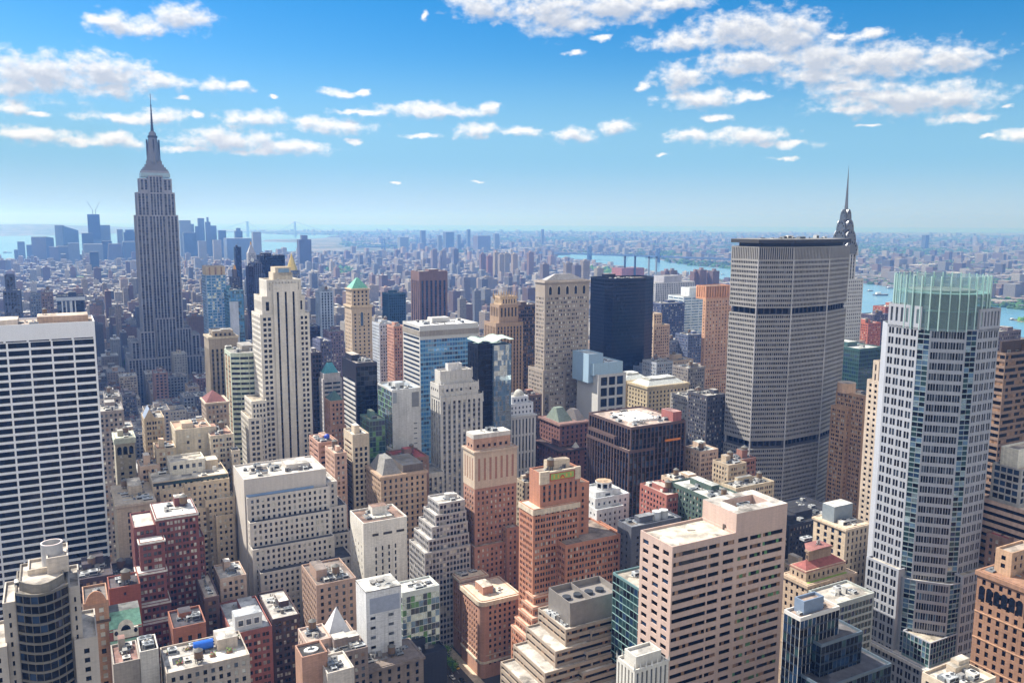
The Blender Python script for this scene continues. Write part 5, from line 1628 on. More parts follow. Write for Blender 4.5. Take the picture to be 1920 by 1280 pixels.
zd = b.zat(1022, cxd, 13 - rd)
n_ = 28
R1, R2 = ring(cxd, cyd, rd, n=n_), ring(cxd, cyd, rd - .5, n=n_)
dm = pl('#c2c0c0', .4, .2)
mb.prism(R1, z3 - 4, zd, dm)
mb.f.pop(); mb.mi.pop()
for i in range(n_):
    j = (i + 1) % n_
    mb.face([(*R1[i], zd), (*R1[j], zd), (*R2[j], zd), (*R2[i], zd)], pl('#e8d5d0', .5))
    mb.face([(*R2[j], zd - 5), (*R2[i], zd - 5), (*R2[i], zd), (*R2[j], zd)], dm)
mb.face([(*p, zd - 5) for p in R2], pl('#7b7f84'))
mb.build('roof_drum', b.root)
z4 = b.zat(1192, Wd + 2, -2)
b.box(Wd - 3, b.xat(183, z4, -3), -3, 22, 0, z4, sw, sw)
z5 = b.zat(1215, -3, -3)
b.box(b.xat(-20, z5, -3), .5, -3, 20, 0, z5, sw, None)
b.clutter(1, Wd - 1, 2, 18, zb - 1, 6, 0, 0)
b.finish()

rdw = S('punch', 3.9, 1.3, 3.4, 1.9, m=1.0, grp=2, gap=.35, r=.3, top=2.5, g='bbddm')
b = Bld('apartment_building', 'dark red brick apartment block with white roof ledges stepping forward in tiers', 'apartment building', 292, 972, D=450, xr=371, Dp=26, wallm=wall('#7d4640', .14), roof=roofm('#d6cabd'), maxw=100, ref='dark red brick block')
b.box(0, b.W, 0, b.Dp, 0, b.H, rdw)
b.cornice(rect(0, b.W, 0, b.Dp), b.H - .3, .9, .3, wall('#d9d4cc'))
for xa, xc, y, dy in ((250, 292, 985, 2), (371, 383, 1007, 3)):
    z = b.zat(y, b.W if xa > 300 else -4, dy)
    q0, q1 = (b.xat(xa, z, dy), -.05) if xa < 300 else (b.W + .05, b.xat(xc, z, dy))
    b.box(q0, q1, dy, b.Dp, 0, z, rdw)
for k, (xa, xc, y) in enumerate(((261, 308, 1012), (256, 312, 1068), (264, 319, 1127), (267, 322, 1160))):
    dy = -7 - 3.5 * k
    z = b.zat(y, 0, dy)
    b.box(b.xat(xa, z, dy), b.xat(xc, z, dy), dy, 1, 0, z, rdw, rdw)
    b.cornice(rect(b.xat(xa, z, dy), b.xat(xc, z, dy), dy, 0), z - .3, .8, .5, wall('#d9d4cc'))
b.clutter(1, b.W - 1, 2, b.Dp - 2, b.H - 1, 5, 1, 1)
b.finish()
b = hero('beaux_arts_building', 'narrow white and red building with a green copper mansard beside the dark red brick block', 'building', 205, 1182, 392, xr=266, Dp=18, st=S('punch', 4.6, 1.8, 3.9, 2.4, m=1.4, r=.3, top=5, g='dkb'), wm='#8d5047', rf='#8f8f8a', n=3, pent=0, fin=False, ref='green mansard building')
zr = b.zat(1142, 4, 8)
b.part('copper_mansard').prism(rect(0, b.W, -.3, b.Dp - 2), b.H - .8, zr, wall('#7fb39a', .2), pts1=rect(.3, b.W - .3, 6, b.Dp - 4), top=roofm('#7d7d79'))
mb = b.part('white_gable')
wg = wall('#d9d3c6')
mb.box(b.W * .12, b.W * .88, -.8, .2, b.H - 4.5, b.H, wg)
mb.face([(b.W * .25, -.8, b.H), (b.W * .75, -.8, b.H)] + [(b.W * .5 + b.W * .25 * cos(pi * i / 10), -.8, b.H + 4.2 * sin(pi * i / 10)) for i in range(11)], wg)
mb = b.part('arched_window')
mb.face([(b.W * .5 + 2 * cos(pi * i / 8), -.85, b.H - .8 + 2.4 * sin(pi * i / 8)) for i in range(9)][::1], GL('d'))
for f in (.2, .8):
    mb.face([(b.W * f + .8 * cos(2 * pi * i / 12), -.85, b.H - 1.6 + 1.1 * sin(2 * pi * i / 12)) for i in range(12)], GL('d'))
b.part('copper_band').box(.0, b.W, -.9, -.1, b.H - 6.2, b.H - 5.2, wall('#8fbfa6'))
b.finish()
b = hero('brick_building', 'narrow tan brick building with a curved orange gable at its roofline', 'building', 156, 1132, 395, xr=203, Dp=20, st=S('punch', 3.4, 1.6, 3.9, 2.4, m=1, r=.3, top=3, g='dkb', every=4), wm='#b0876a', rf='#8a7f78', n=2, pent=0, fin=False)
mb = b.part('curved_gable')
gm = wall('#c08a66')
P_ = [(b.W * .08, -.3, b.H - .2)] + [(b.W * .5 - b.W * .42 * cos(pi * i / 12), -.3, b.H + 5 * sin(pi * i / 12) ** 1.5) for i in range(13)]
mb.face([(b.W * .92, -.3, b.H - 1), ] + P_[::-1] + [(b.W * .08, -.3, b.H - 1)], gm)
mb.face([(x, .5, z) for x, y, z in ([(b.W * .08, 0, b.H - 1)] + P_ + [(b.W * .92, 0, b.H - 1)])], gm)
for a_, c_ in zip(P_[:-1], P_[1:]):
    mb.face([a_, c_, (c_[0], .5, c_[2]), (a_[0], .5, a_[2])], gm)
b.cornice(rect(0, b.W, 0, b.Dp), b.H - 9, 1.0, .5, wall('#5b4a40'))
b.finish()
hero('brick_building', 'plain red brick box with water tank behind the green mansard building', 'building', 204, 1104, 425, xr=263, Dp=16, st=S('punch', 14, 1.2, 9, 1.6, top=3, g='d'), wm='#97523f', rf='#5d5357', n=4, tank=2, pent=0)
hero('low_building', 'shade-coloured low block in the shadow of the white grid tower', 'low building', 128, 1090, 455, xr=212, Dp=26, st=P_A, wm='#4a3f45', rf='#4e444a', n=9, tank=1, pent=2)  # tower shadow painted in through dark wall and roof colours
hero('low_building', 'shade-coloured low block behind the plain red brick box', 'low building', 205, 1085, 470, xr=262, Dp=22, st=P_A, wm='#51464c', rf='#48454e', n=6, tank=1, pent=1)  # shadow over these rooftops put into the base colours
b = hero('brick_building', 'brick block with arched windows at the foot of the dark red brick block', 'building', 324, 1178, 400, xr=386, Dp=20, st=S('punch', 5, 2.0, 4.6, 3.0, r=.4, top=5, g='dk', every=2), wm='#a0664f', rf='#4c4750', n=5, pent=1)
b = hero('loft_building', 'open white steel rooftop frame on a pale shed, bottom left', 'rooftop shed', 262, 1222, 360, xr=297, Dp=14, st=None, wm='#cfc9c0', rf='#3d3b3a', n=5, pent=0)
hero('low_building', 'small red roofed low block beside the pale rooftop shed', 'low building', 212, 1245, 360, xr=262, Dp=18, st=None, wm='#a79d93', rf='#9a6e62', n=4, pent=1)
# roof terrace with planters and a blue tank
b = hero('loft_building', 'low block with a sunny white roof terrace, planters and a bright blue tank', 'loft building', 312, 1262, 350, xr=468, Dp=24, st=S('punch', 3.1, 1.5, 3.5, 2.1, g='ddkqb'), wm='#b8aa9c', rf='#d9d0c2', n=5, pent=1, fin=False, ref='roof terrace block')
mb = MB()
xb_, yb_ = b.W * .38, b.Dp * .62
for i in range(16):
    a0, a1 = 2 * pi * i / 16, 2 * pi * (i + 1) / 16
    mb.face([(xb_, yb_ + 2 * cos(a0), b.H + 1.4 + 2 * sin(a0)), (xb_, yb_ + 2 * cos(a1), b.H + 1.4 + 2 * sin(a1)), (xb_ + 8, yb_ + 2 * cos(a1), b.H + 1.4 + 2 * sin(a1)), (xb_ + 8, yb_ + 2 * cos(a0), b.H + 1.4 + 2 * sin(a0))], pl('#1f63c8', .4))
for x in (xb_, xb_ + 8):
    mb.face([(x, yb_ + 2 * cos(2 * pi * i / 16), b.H + 1.4 + 2 * sin(2 * pi * i / 16)) for i in range(16)], pl('#1f63c8', .4))
mb.build('blue_tank', b.root)
b.tank(b.W * .4, b.Dp * .2, b.H - 1, .9)
for k in range(9):
    x, y = b.W * (.1 + .1 * k) + b.rnd.uniform(-1, 1), b.Dp * (.3 if k % 2 else .75)
    mb = MB()
    mb.box(x - 1.2, x + 1.2, y - .6, y + .6, b.H - 1, b.H - .2, wall('#8f6a4f'))
    for j in range(40):
        u, v_, w_ = b.rnd.gauss(0, .8), b.rnd.gauss(0, .5), abs(b.rnd.gauss(.6, .5))
        s_ = b.rnd.uniform(.15, .35)
        q = Vector((x + u, y + v_, b.H - .2 + w_))
        a = Vector((b.rnd.gauss(0, 1), b.rnd.gauss(0, 1), b.rnd.gauss(0, 1))).normalized() * s_
        c = a.orthogonal().normalized() * s_
        mb.face([q - a, q - c, q + a, q + c], pl(b.rnd.choice(['#4f7a2f', '#6b9a3c', '#3d6428', '#8fae4a', '#b5566a']), .8))
    mb.build('planter', b.root)
b.finish()
# red brick with white dormer house on the roof
b = hero('brick_building', 'red brick block with a pale roof and a white windowed roof house', 'brick building', 435, 1189, 400, xr=510, Dp=38, st=S('punch', 4.4, 1.5, 3.7, 2.0, m=1, grp=2, gap=.3, r=.3, g='bddm'), stl=P_B, wm='#94584f', rf='#c3c2c0', n=4, pent=1, fin=False, ref='red brick block with white roof house')
mb = MB()
mb.box(b.W * .12, b.W * .8, 4, 12, b.H - 1, b.H + 6.5, wall('#d5d9dd', .05), roofm('#b7bec6'))
mb.build('roof_house', b.root)
for f in (.18, .38, .58):
    mb = MB()
    mb.box(b.W * f, b.W * (f + .16), 3.7, 4.05, b.H + 1, b.H + 4.6, pl('#f0f0ee', .5))
    mb.box(b.W * (f + .02), b.W * (f + .14), 3.62, 3.7, b.H + 1.5, b.H + 4.2, GL('q'))
    mb.build('dormer_window', b.root)
b.finish()
hero('brick_building', 'dark narrow brick building with pale open roof, right of the white roof house', 'brick building', 510, 1161, 412, xr=562, Dp=34, st=P_B, wm='#4d3b3a', rf='#d2c9bf', n=5, pent=1)
hero('brick_building', 'thin dark brick building with a planted roof left of the white roof house', 'brick building', 383, 1121, 425, xr=411, Dp=32, st=P_B, wm='#5d4541', rf='#d7c0a8', n=6, pent=0)
hero('loft_building', 'buff block with a pale penthouse in front of the stepped limestone block', 'loft building', 412, 1085, 445, xr=462, Dp=20, st=P_A, wm='#c0a592', rf='#d9cdbf', n=5, pent=1)
b = hero('brick_building', 'patterned brick block with cluttered roof and round tank before the blank cream block', 'brick building', 593, 1097, 425, xr=668, xl=574, Dp=30, st=S('punch', 3.6, 1.4, 3.8, 2.1, r=.3, g='ddm'), stl=P_A, wm='#a98c7b', rf='#8f7f76', n=16, pent=1, tank=1, ref='patterned brick block')
b = hero('brick_building', 'small block carrying a white pyramid skylight on its roof', 'brick building', 614, 1200, 385, xr=668, Dp=16, st=P_A, wm='#b59a8a', rf='#c9b6a5', n=4, pent=0, fin=False, ref='pyramid skylight block')
zap = b.zat(1137, b.W * .45, 6)
b.part('pyramid_skylight').cone(rect(b.W * .02, b.W * .9, 1, 12), b.H - .8, (b.W * .46, 6.5, zap), wall('#d3d5da', .06))
b.part('skylight_rib').prism([(b.W * .5, .4), (b.W * .62, .2), (b.W * .62, 1.5), (b.W * .5, 1.5)], b.H - .8, zap - 6, pl('#aab0b8'), pts1=[(b.W * .47, 5), (b.W * .5, 5), (b.W * .5, 6), (b.W * .47, 6)])
b.finish()
b = hero('office_tower', 'slim white tiled tower with a few black windows and a dark rimmed roof', 'office tower', 686, 1111, 390, xr=752, xl=667, st=S('punch', 60, 2, 5.0, 1.6, r=.3, top=13, cols=[(.11, .26), (.62, .78)], g='kkq'), stl=None, wm='#d8d9dc', rf='#c9c6bf', n=6, pent=0, fin=False, ref='white tiled tower')
b.part('grey_panel').box(b.W * .1, b.W * .95, -.07, .1, b.H - 11.5, b.H - 3.5, pl('#9aa2b3', .5))
mb = b.part('tile_joint')
for i in range(1, 8):
    mb.box(b.W * i / 8, b.W * i / 8 + .07, -.04, .02, 0, b.H - 12, pl('#a9adb5'))
for i in range(16):
    mb.box(0, b.W, -.045, .02, b.H - 12.5 - i * 3.4, b.H - 12.42 - i * 3.4, pl('#a9adb5'))
b.part('dark_rim').prism(inset(rect(0, b.W, 0, b.Dp), -.15), b.H - .05, b.H + .35, pl('#4b4a4c'), roofm('#c9c6bf'))
b.finish()
b = hero('glass_building', 'low glass block whose panes carry painted green reflections, with a bright white roof', 'office building', 754, 1111, 425, xr=824, Dp=14, st=S('punch', 2.4, 2.3, 3.6, 3.3, m=.1, r=.08, top=3, g='etegsem'), wm=pl('#c9cfcb', .5), rf='#e3dfd8', n=4, pent=0, ref='low glass block')  # green reflections are put into the pane colours
hero('low_building', 'low roofs coloured for deep shade below the low glass block', 'low building', 758, 1236, 415, xr=838, Dp=24, st=None, wm='#2f3340', rf='#33384a', n=6, pent=2)  # deep shade painted in by the wall and roof colours
b = hero('brick_building', 'square pinkish brick shaft with an open top and a round white dish', 'brick building', 566, 1232, 350, xr=614, Dp=12, st=None, wm='#b78b74', rf='#4a4543', n=0, pent=0, fin=False)
b.part('dish').prism(ring(b.W * .5, 6, 3.2, 2.4, n=20), b.H - 1, b.H - .4, pl('#dddbd6'))
b.finish()
hero('loft_building', 'pale pink low block with roof tank between red block and white tiled tower', 'loft building', 575, 1205, 375, xr=622, Dp=16, st=P_A, wm='#cfb3a4', rf='#c9b2a2', n=5, tank=1, pent=0)
hero('loft_building', 'cluttered low block with white roof sheds in front of the pyramid skylight block', 'loft building', 622, 1228, 368, xr=690, Dp=18, st=P_A, wm='#8f7f77', rf='#c9c2b8', n=14, tank=0, pent=2)
b = hero('brick_building', 'long grey brown low building with an ornate parapet at the bottom centre', 'brick building', 664, 1262, 375, xr=794, Dp=20, st=S('punch', 4.6, 1.5, 3.9, 2.4, r=.4, g='dk', every=2), wm='#82746b', rf='#7a716c', n=8, tank=1, pent=0, corn=1.2)
b.root['label'] = 'long grey brown low building with an ornate parapet at the bottom centre'
b = hero('low_building', 'flat white roofed shed left of the long grey brown low building', 'low building', 614, 1262, 345, xr=664, Dp=16, st=None, wm='#cfc4b8', rf='#ded5c8', n=2, pent=0)
# salmon corner hotel
b = Bld('hotel_building', 'salmon brick corner hotel with rounded corner and pale cornice on the sunny street', 'hotel', 902, 1128, D=452, xr=973, xl=865, wallm=wall('#bb8a72', .12), roof=roofm('#d7c8b4'), maxw=100, ref='salmon corner hotel')
sl = S('punch', 2.9, 1.35, 3.4, 2.0, m=1.4, r=.35, top=3.5, bot=6, g='ddkmb', every=8, trim=wall('#cdb59d'))
c_ = 3.0
rc_ = [(0, c_)] + [(c_ - c_ * cos(t), c_ - c_ * sin(t)) for t in (pi / 8, pi / 4, 3 * pi / 8)] + [(c_, 0)]
pts = rc_[1:] + [(b.W, 0), (b.W, b.Dp), (0, b.Dp), rc_[0]]
b.mass(pts, 0, b.H, edges=[None] * 3 + [sl, None, None, sl, None])
b.cornice(pts, b.H - .3, 2.6, 1.2, wall('#d3c0a8'))
b.cornice(pts, b.H - 37, 1.2, .6, wall('#d9cab4'))
z = b.zat(1078, 0, b.Dp * 1.5)
b.box(1.5, b.W * .8, b.Dp + 5, b.Dp + 30, 0, z, sl, sl)
b.cornice(rect(1.5, b.W * .8, b.Dp + 5, b.Dp + 30), z - .3, 1.4, .9, wall('#d3c0a8'))
b.clutter(3, b.W - 3, 3, b.Dp - 2, b.H - 1, 9, 0, 1)
b.clutter(3, b.W * .7, b.Dp + 8, b.Dp + 28, z - 1, 7, 0, 1)
b.finish()
# terraced tan block
b = Bld('office_building', 'brown grey terraced office block with banded balconies under a big metal plant box', 'office building', 1060, 1212, D=370, xr=1165, xl=1009, wallm=wall('#a89786', .08), roof=roofm('#d5c8b8'), maxw=100, ref='terraced office block')
tb = S('punch', 30, 29, 3.5, 1.7, m=.3, r=.7, top=1.5, bot=.2, sub=1.5, g='kkkdo')
zl = [b.H + 7.5, b.H, b.zat(1252, -8, -3), b.zat(1290, -15, -6)]
for k in range(4):
    b.box(1 - 7.5 * k, b.W + 6, 1.5 - 3.2 * k, b.Dp + 2 - k, 0, zl[k], tb, tb, par=.9)
    b.box(b.W * .45 - 5 * k, b.W + 8, .2 - 4.2 * k, 12, 0, zl[k] - 3.4, tb, tb, par=.9)
mbx = b.part('plant_box')
zpb = b.zat(1130, b.W * .2, 4)
mt = pl('#8f8984', .45, .15)
mbx.box(b.W * .16, b.W + 3, 4.2, b.Dp - 1, zl[0] - 1, zpb - 3, mt)
for (x0, x1, y0, y1) in ((b.W * .16, b.W + 3, 4.2, 4.6), (b.W * .16, b.W + 3, b.Dp - 1.4, b.Dp - 1), (b.W * .16, b.W * .16 + .4, 4.2, b.Dp - 1), (b.W + 2.6, b.W + 3, 4.2, b.Dp - 1), (b.W * .55, b.W * .55 + .4, 4.2, b.Dp - 1)):
    mbx.box(x0, x1, y0, y1, zpb - 3.1, zpb, mt)
mbf = b.part('plant_fan')
for i in range(4):
    mbf.prism(ring(b.W * (.3 + .2 * i), (4 + b.Dp) / 2, 2.2, n=16), zpb - 3, zpb - 1.6, pl('#33373d', .6))
b.clutter(2, b.W * .15, 3, b.Dp - 2, zl[0] - .9, 3, 0, 0)
b.finish()
# dark glass block left of the pink one
b = hero('glass_building', 'dark green glass block with pale roof tucked behind the pink block', 'office building', 1203, 1106, 362, xr=1260, xl=1149, st=None, stl=S('punch', 2.6, 2.45, 3.8, 3.4, m=.1, r=.1, top=1.2, g='htktd', sp=pl('#8fb0ae', .4)), wm=pl('#6d8b8c', .4), rf='#d2c3ac', n=2, pent=0, ref='dark green glass block')
# blue black stepped glass
b = hero('glass_building', 'stepped dark blue glass building with a blank white side wall right of the pink block', 'office building', 1501, 1158, 315, xr=1575, xl=1470, st=S('punch', 2.2, 2.1, 3.7, 2.9, m=.1, r=.12, top=1.5, g='kdhkt', sp=pl('#25303f', .3)), wm=wall('#d3cec8', .05), rf='#a88f7c', n=4, pent=0, fin=False, ref='stepped dark glass building')
gl2 = S('punch', 2.2, 2.1, 3.7, 2.9, m=.1, r=.12, top=1.2, g='kdhkt', sp=pl('#25303f', .3))
z = b.zat(1190, b.W, -3)
b.box(b.W * .35, b.W + 9, -4, b.Dp + 4, 0, z, gl2, gl2, wm=pl('#5a6874', .4), roof=roofm('#6e6a6c'))
z = b.zat(1262, b.W, -10)
b.box(2, b.W + 18, -11, b.Dp, 0, z, gl2, gl2, wm=pl('#5a6874', .4), roof=roofm('#5f5f68'))
b.box(b.W * .2, b.W * .7, b.Dp * .3, b.Dp - 1, b.H - 1, b.H + 4.5, None, wm=pl('#7a8aa0', .4))
b.finish()
# gothic white crown, bottom
b = Bld('church_tower', 'small white gothic crown with pinnacles poking up at the bottom edge before the pink block', 'gothic tower', 1190, 1256, D=285, xr=1254, Dp=11, wallm=wall('#d3cec4', .1), roof=roofm('#bdb7ad'), maxw=30)
gp = S('pier', 2.2, .9, 40, 9, m=.4, r=.5, top=1.5, bot=0, g='q')
b.box(0, b.W, 0, b.Dp, 0, b.H, gp)
b.box(2, b.W - 2, 2, b.Dp - 2, b.H - 1, b.H + 3.6, gp)
mb = b.part('pinnacle')
for i in range(7):
    x = b.W * i / 6
    for y in (0, b.Dp):
        mb.cone(ring(x, y, .5, n=4), b.H - .2, (x, y, b.H + 2.6), wall('#dcd8cf'))
b.finish()
b = hero('loft_building', 'cream rooftop with small chimneys cut off by the bottom right corner', 'loft building', 1800, 1296, 300, xr=1868, Dp=14, st=P_B, wm='#cfbca4', rf='#d3c5b0', n=9, pent=2)
hero('low_building', 'narrow pale terrace block wedged between red roofed classical block and stepped dark glass', 'low building', 1568, 1132, 385, xr=1640, Dp=16, st=S('punch', 2.4, 2.2, 3.6, 2.6, g='htt'), wm='#a5aaa5', rf='#cfc3b2', n=2, pent=0)
print('heroes C', len(HEROES), N_PANES)

# ================================================================== ground, water, far land
def in_poly(x, y, P):
    c = False
    j = len(P) - 1
    for i in range(len(P)):
        xi, yi = P[i]
        xj, yj = P[j]
        if (yi > y) != (yj > y) and x < (xj - xi) * (y - yi) / (yj - yi) + xi:
            c = not c
        j = i
    return c


def on_ground(px, py, z=0.0, far=44000):
    d = ray(px, py)
    if d.z > -1e-4:
        t = far / d.y
    else:
        t = min((z - CAM.z) / d.z, far / d.y)
    p = CAM + d * t
    return (p.x, p.y)


def gridpt(p):                                          # coordinates along the street grid
    return (p[0] * UX.x + p[1] * UX.y, p[0] * VX.x + p[1] * VX.y)


def sheet(name, pts, z, m):
    mb = MB()
    mb.face([(x, y, z) for x, y in pts], m)
    o = mb.build(name)
    o['kind'] = 'structure'
    return o


m, T = new_mat('ground_cover')
gp = T.n('ShaderNodeNewGeometry').outputs['Position']
n1 = T.n('ShaderNodeTexNoise', {'Vector': T.v('MULTIPLY', gp, (.0022, .0022, 0)), 'Scale': 1.0, 'Detail': 6.0, 'Roughness': .7}).outputs[0]
n2 = T.n('ShaderNodeTexVoronoi', {'Vector': T.v('MULTIPLY', gp, (.02, .02, 0)), 'Scale': 1.0}).outputs['Color']
dist = T.v('LENGTH', gp, out=1)
farm = T.ramp(dist, 3300, 5200)
town = T.mix(T.n('ShaderNodeSeparateColor', {0: n2}).outputs[0], (.10, .10, .10, 1), (.24, .22, .20, 1))
green = T.mix(T.ramp(n1, .42, .58), town, (.035, .06, .022, 1))
finish_mat(T, Base_Color=T.mix(farm, (.06, .06, .062, 1), green), Roughness=.95)
sheet('ground', [(-46000, -1200), (46000, -1200), (46000, 45000), (-46000, 45000)], 0, m)

m, T = new_mat('river_water')
gp = T.n('ShaderNodeNewGeometry').outputs['Position']
wv_ = T.n('ShaderNodeTexNoise', {'Vector': T.v('MULTIPLY', gp, (.02, .05, .02)), 'Scale': 1.0, 'Detail': 5.0}).outputs[0]
bm = T.n('ShaderNodeBump', {'Strength': .25, 'Distance': 2.0, 'Height': wv_}).outputs[0]
pat = T.n('ShaderNodeTexNoise', {'Vector': T.v('MULTIPLY', gp, (.0012, .003, 0)), 'Scale': 1.0, 'Detail': 3.0}).outputs[0]
finish_mat(T, Base_Color=T.mix(pat, (.10, .24, .36, 1), (.17, .33, .45, 1)), Roughness=.22, Normal=bm)
WATER_M = m
RIVER_PX = [(1036, 481), (1060, 476), (1112, 473), (1118, 479), (1170, 480), (1205, 481), (1255, 491), (1300, 498), (1370, 504), (1450, 512), (1612, 530), (1690, 541), (1868, 574), (1925, 581), (2150, 606),
            (2150, 700), (1925, 642), (1875, 630), (1700, 611), (1612, 600), (1500, 562), (1375, 530), (1310, 519), (1215, 509), (1130, 498), (1098, 491), (1040, 484)]
BAY_PX = [(-400, 446), (0, 443), (120, 441), (250, 437), (340, 435.5), (425, 434), (470, 433), (474, 437), (530, 440), (640, 441), (600, 447), (500, 449), (490, 453), (560, 455), (562, 470), (520, 473), (460, 473), (300, 480), (120, 489), (40, 491), (0, 495), (-400, 520)]
RIVER = [on_ground(*p) for p in RIVER_PX]
BAY = [on_ground(*p) for p in BAY_PX]
sheet('river', RIVER, .3, WATER_M)
sheet('bay_water', BAY, .35, WATER_M)
oc = [on_ground(330, 430.0), on_ground(600, 431.5), on_ground(960, 433.0), on_ground(1400, 434.5), on_ground(2000, 437)]
sheet('ocean', oc + [(30000, 44990), (-25000, 44990)], 1.2, WATER_M)

# hills across the bay
hl = MB()
hm, T = new_mat('wooded_hill')
gp = T.n('ShaderNodeNewGeometry').outputs['Position']
n1 = T.n('ShaderNodeTexNoise', {'Vector': T.v('MULTIPLY', gp, (.006, .006, .01)), 'Scale': 1.0, 'Detail': 6.0}).outputs[0]
finish_mat(T, Base_Color=T.mix(T.ramp(n1, .4, .62), (.03, .055, .025, 1), (.16, .15, .13, 1)), Roughness=.95)
prof = [(-420, 428), (-200, 424), (-60, 422), (0, 421), (45, 420), (95, 420.5), (140, 423), (200, 424), (255, 427), (300, 430), (350, 433)]
rows = []
for px, py in prof:
    g0 = on_ground(px, 441 if px < 100 else 441 - (px - 100) * .03)
    k = hypot(*g0)
    dirv = (g0[0] / k, g0[1] / k)
    top = at_dist(px, py, k + 2600)
    rows.append([(g0[0], g0[1], -.5), (g0[0] + dirv[0] * 900, g0[1] + dirv[1] * 900, max(0, top.z) * .55), (top.x, top.y, max(.5, top.z)), (top.x + dirv[0] * 3000, top.y + dirv[1] * 3000, -.5)])
for a, b_ in zip(rows[:-1], rows[1:]):
    for i in range(3):
        hl.face([a[i], b_[i], b_[i + 1], a[i + 1]], hm)
o = hl.build('hills', None, True)
o['kind'] = 'structure'

# the avenue with pavements at the bottom of the view
asph, T = new_mat('asphalt')
gp = T.n('ShaderNodeNewGeometry').outputs['Position']
n1 = T.n('ShaderNodeTexNoise', {'Vector': gp, 'Scale': .25, 'Detail': 6.0}).outputs[0]
finish_mat(T, Base_Color=T.mix(n1, (.05, .05, .052, 1), (.10, .098, .095, 1)), Roughness=.9)
pav = wall('#c9b9a0', .2)
hotel = [h for h in HEROES if h.ref == 'salmon corner hotel'][0]
g0 = gridpt((hotel.P.x, hotel.P.y))


def strip(name, u0, u1, v0, v1, z, m, solid=0.0):
    mb = MB()
    c = [UX * u + VX * v for u, v in ((u0, v0), (u1, v0), (u1, v1), (u0, v1))]
    pts = [(p.x, p.y) for p in c]
    if solid:
        mb.prism(pts, 0, z, m)
    else:
        mb.face([(x, y, z) for x, y in pts], m)
    o = mb.build(name)
    o['kind'] = 'structure'
    return o


strip('road', g0[0] - 19, g0[0] - 5, g0[1] - 250, g0[1] + 900, .02, asph)
strip('pavement', g0[0] - 5, g0[0] + .2, g0[1] - 60, g0[1] + 700, .14, pav, 1)
strip('pavement', g0[0] - 26, g0[0] - 19, g0[1] - 60, g0[1] + 700, .14, pav, 1)
lane = MB()
for k in range(60):
    for uu in (-15.5, -12, -8.5):
        v = g0[1] - 60 + k * 9
        c = [UX * (g0[0] + uu + a) + VX * (v + b2) for a, b2 in ((0, 0), (.16, 0), (.16, 3), (0, 3))]
        lane.face([(p.x, p.y, .027) for p in c], pl('#d8d5cc'))
o = lane.build('road_marking')
o['kind'] = 'structure'


def car(label, u, v, col, cat='car'):
    r_ = bpy.data.objects.new('taxi' if cat == 'taxi' else 'parked_car', None)
    COL.objects.link(r_)
    p = UX * u + VX * v
    r_.location = (p.x, p.y, .02)
    r_.rotation_euler = (0, 0, GA)
    tag(r_, label, cat, 'vehicles on the sunny avenue')
    mb = MB()
    cm = pl(col, .3)
    prof = [(-2.3, .45), (-2.3, .85), (-1.4, 1.0), (1.5, 1.0), (2.3, .9), (2.3, .45)]
    for s_ in (-.9, .9):
        mb.face([(s_, y, z) for y, z in (prof if s_ < 0 else prof[::-1])], cm)
    for (y0, z0), (y1, z1) in zip(prof, prof[1:] + prof[:1]):
        mb.face([(-.9, y0, z0), (.9, y0, z0), (.9, y1, z1), (-.9, y1, z1)], cm)
    mb.build('body', r_)
    mb = MB()
    mb.prism(rect(-.82, .82, -1.3, 1.6), 1.0, 1.5, GL('k'), cm, pts1=rect(-.68, .68, -.7, 1.2))
    mb.build('cabin', r_)
    for x in (-.9, .9):
        for y in (-1.5, 1.5):
            mb = MB()
            for i in range(12):
                a0, a1 = 2 * pi * i / 12, 2 * pi * (i + 1) / 12
                mb.face([(x - .1, y + .34 * cos(a0), .34 + .34 * sin(a0)), (x - .1, y + .34 * cos(a1), .34 + .34 * sin(a1)), (x + .1, y + .34 * cos(a1), .34 + .34 * sin(a1)), (x + .1, y + .34 * cos(a0), .34 + .34 * sin(a0))], pl('#1a1a1a'))
            for xx in (x - .1, x + .1):
                mb.face([(xx, y + .34 * cos(2 * pi * i / 12), .34 + .34 * sin(2 * pi * i / 12)) for i in range(12)], pl('#1a1a1a'))
            mb.build('wheel', r_)


for k, (du, dv, col, cat, lab) in enumerate(((-17.5, -2, '#e3b426', 'taxi', 'yellow taxi nearest the foot of the salmon corner hotel'), (-14, 9, '#dcdcd8', 'car', 'white car in the middle lane of the sunny avenue'), (-10, 4, '#1f2226', 'car', 'black car beside the awning side of the salmon corner hotel'),
                                             (-7, 18, '#e3b426', 'taxi', 'yellow taxi by the kerb further up the sunny avenue'), (-17.5, 27, '#8b1f1f', 'car', 'dark red car further up the sunny avenue'), (-13, 36, '#b9bcc0', 'car', 'silver car furthest up the sunny avenue'))):
    car(lab, g0[0] + du, g0[1] + dv, col, cat)
for k in range(16):
    cc = rnd.choice(('#dcdcd8', '#1f2226', '#e3b426', '#b9bcc0', '#6d7177', '#33405c'))
    nm = {'#dcdcd8': 'white', '#1f2226': 'black', '#e3b426': 'yellow', '#b9bcc0': 'silver', '#6d7177': 'grey', '#33405c': 'navy'}[cc]
    car('%s %s in the stream of traffic deep in the avenue canyon' % (nm, 'taxi' if cc == '#e3b426' else 'car'), g0[0] + (-17.4, -13.8, -10.2, -6.8)[k % 4], g0[1] + 46 + 11 * k + rnd.uniform(-3, 3), cc, 'taxi' if cc == '#e3b426' else 'car')


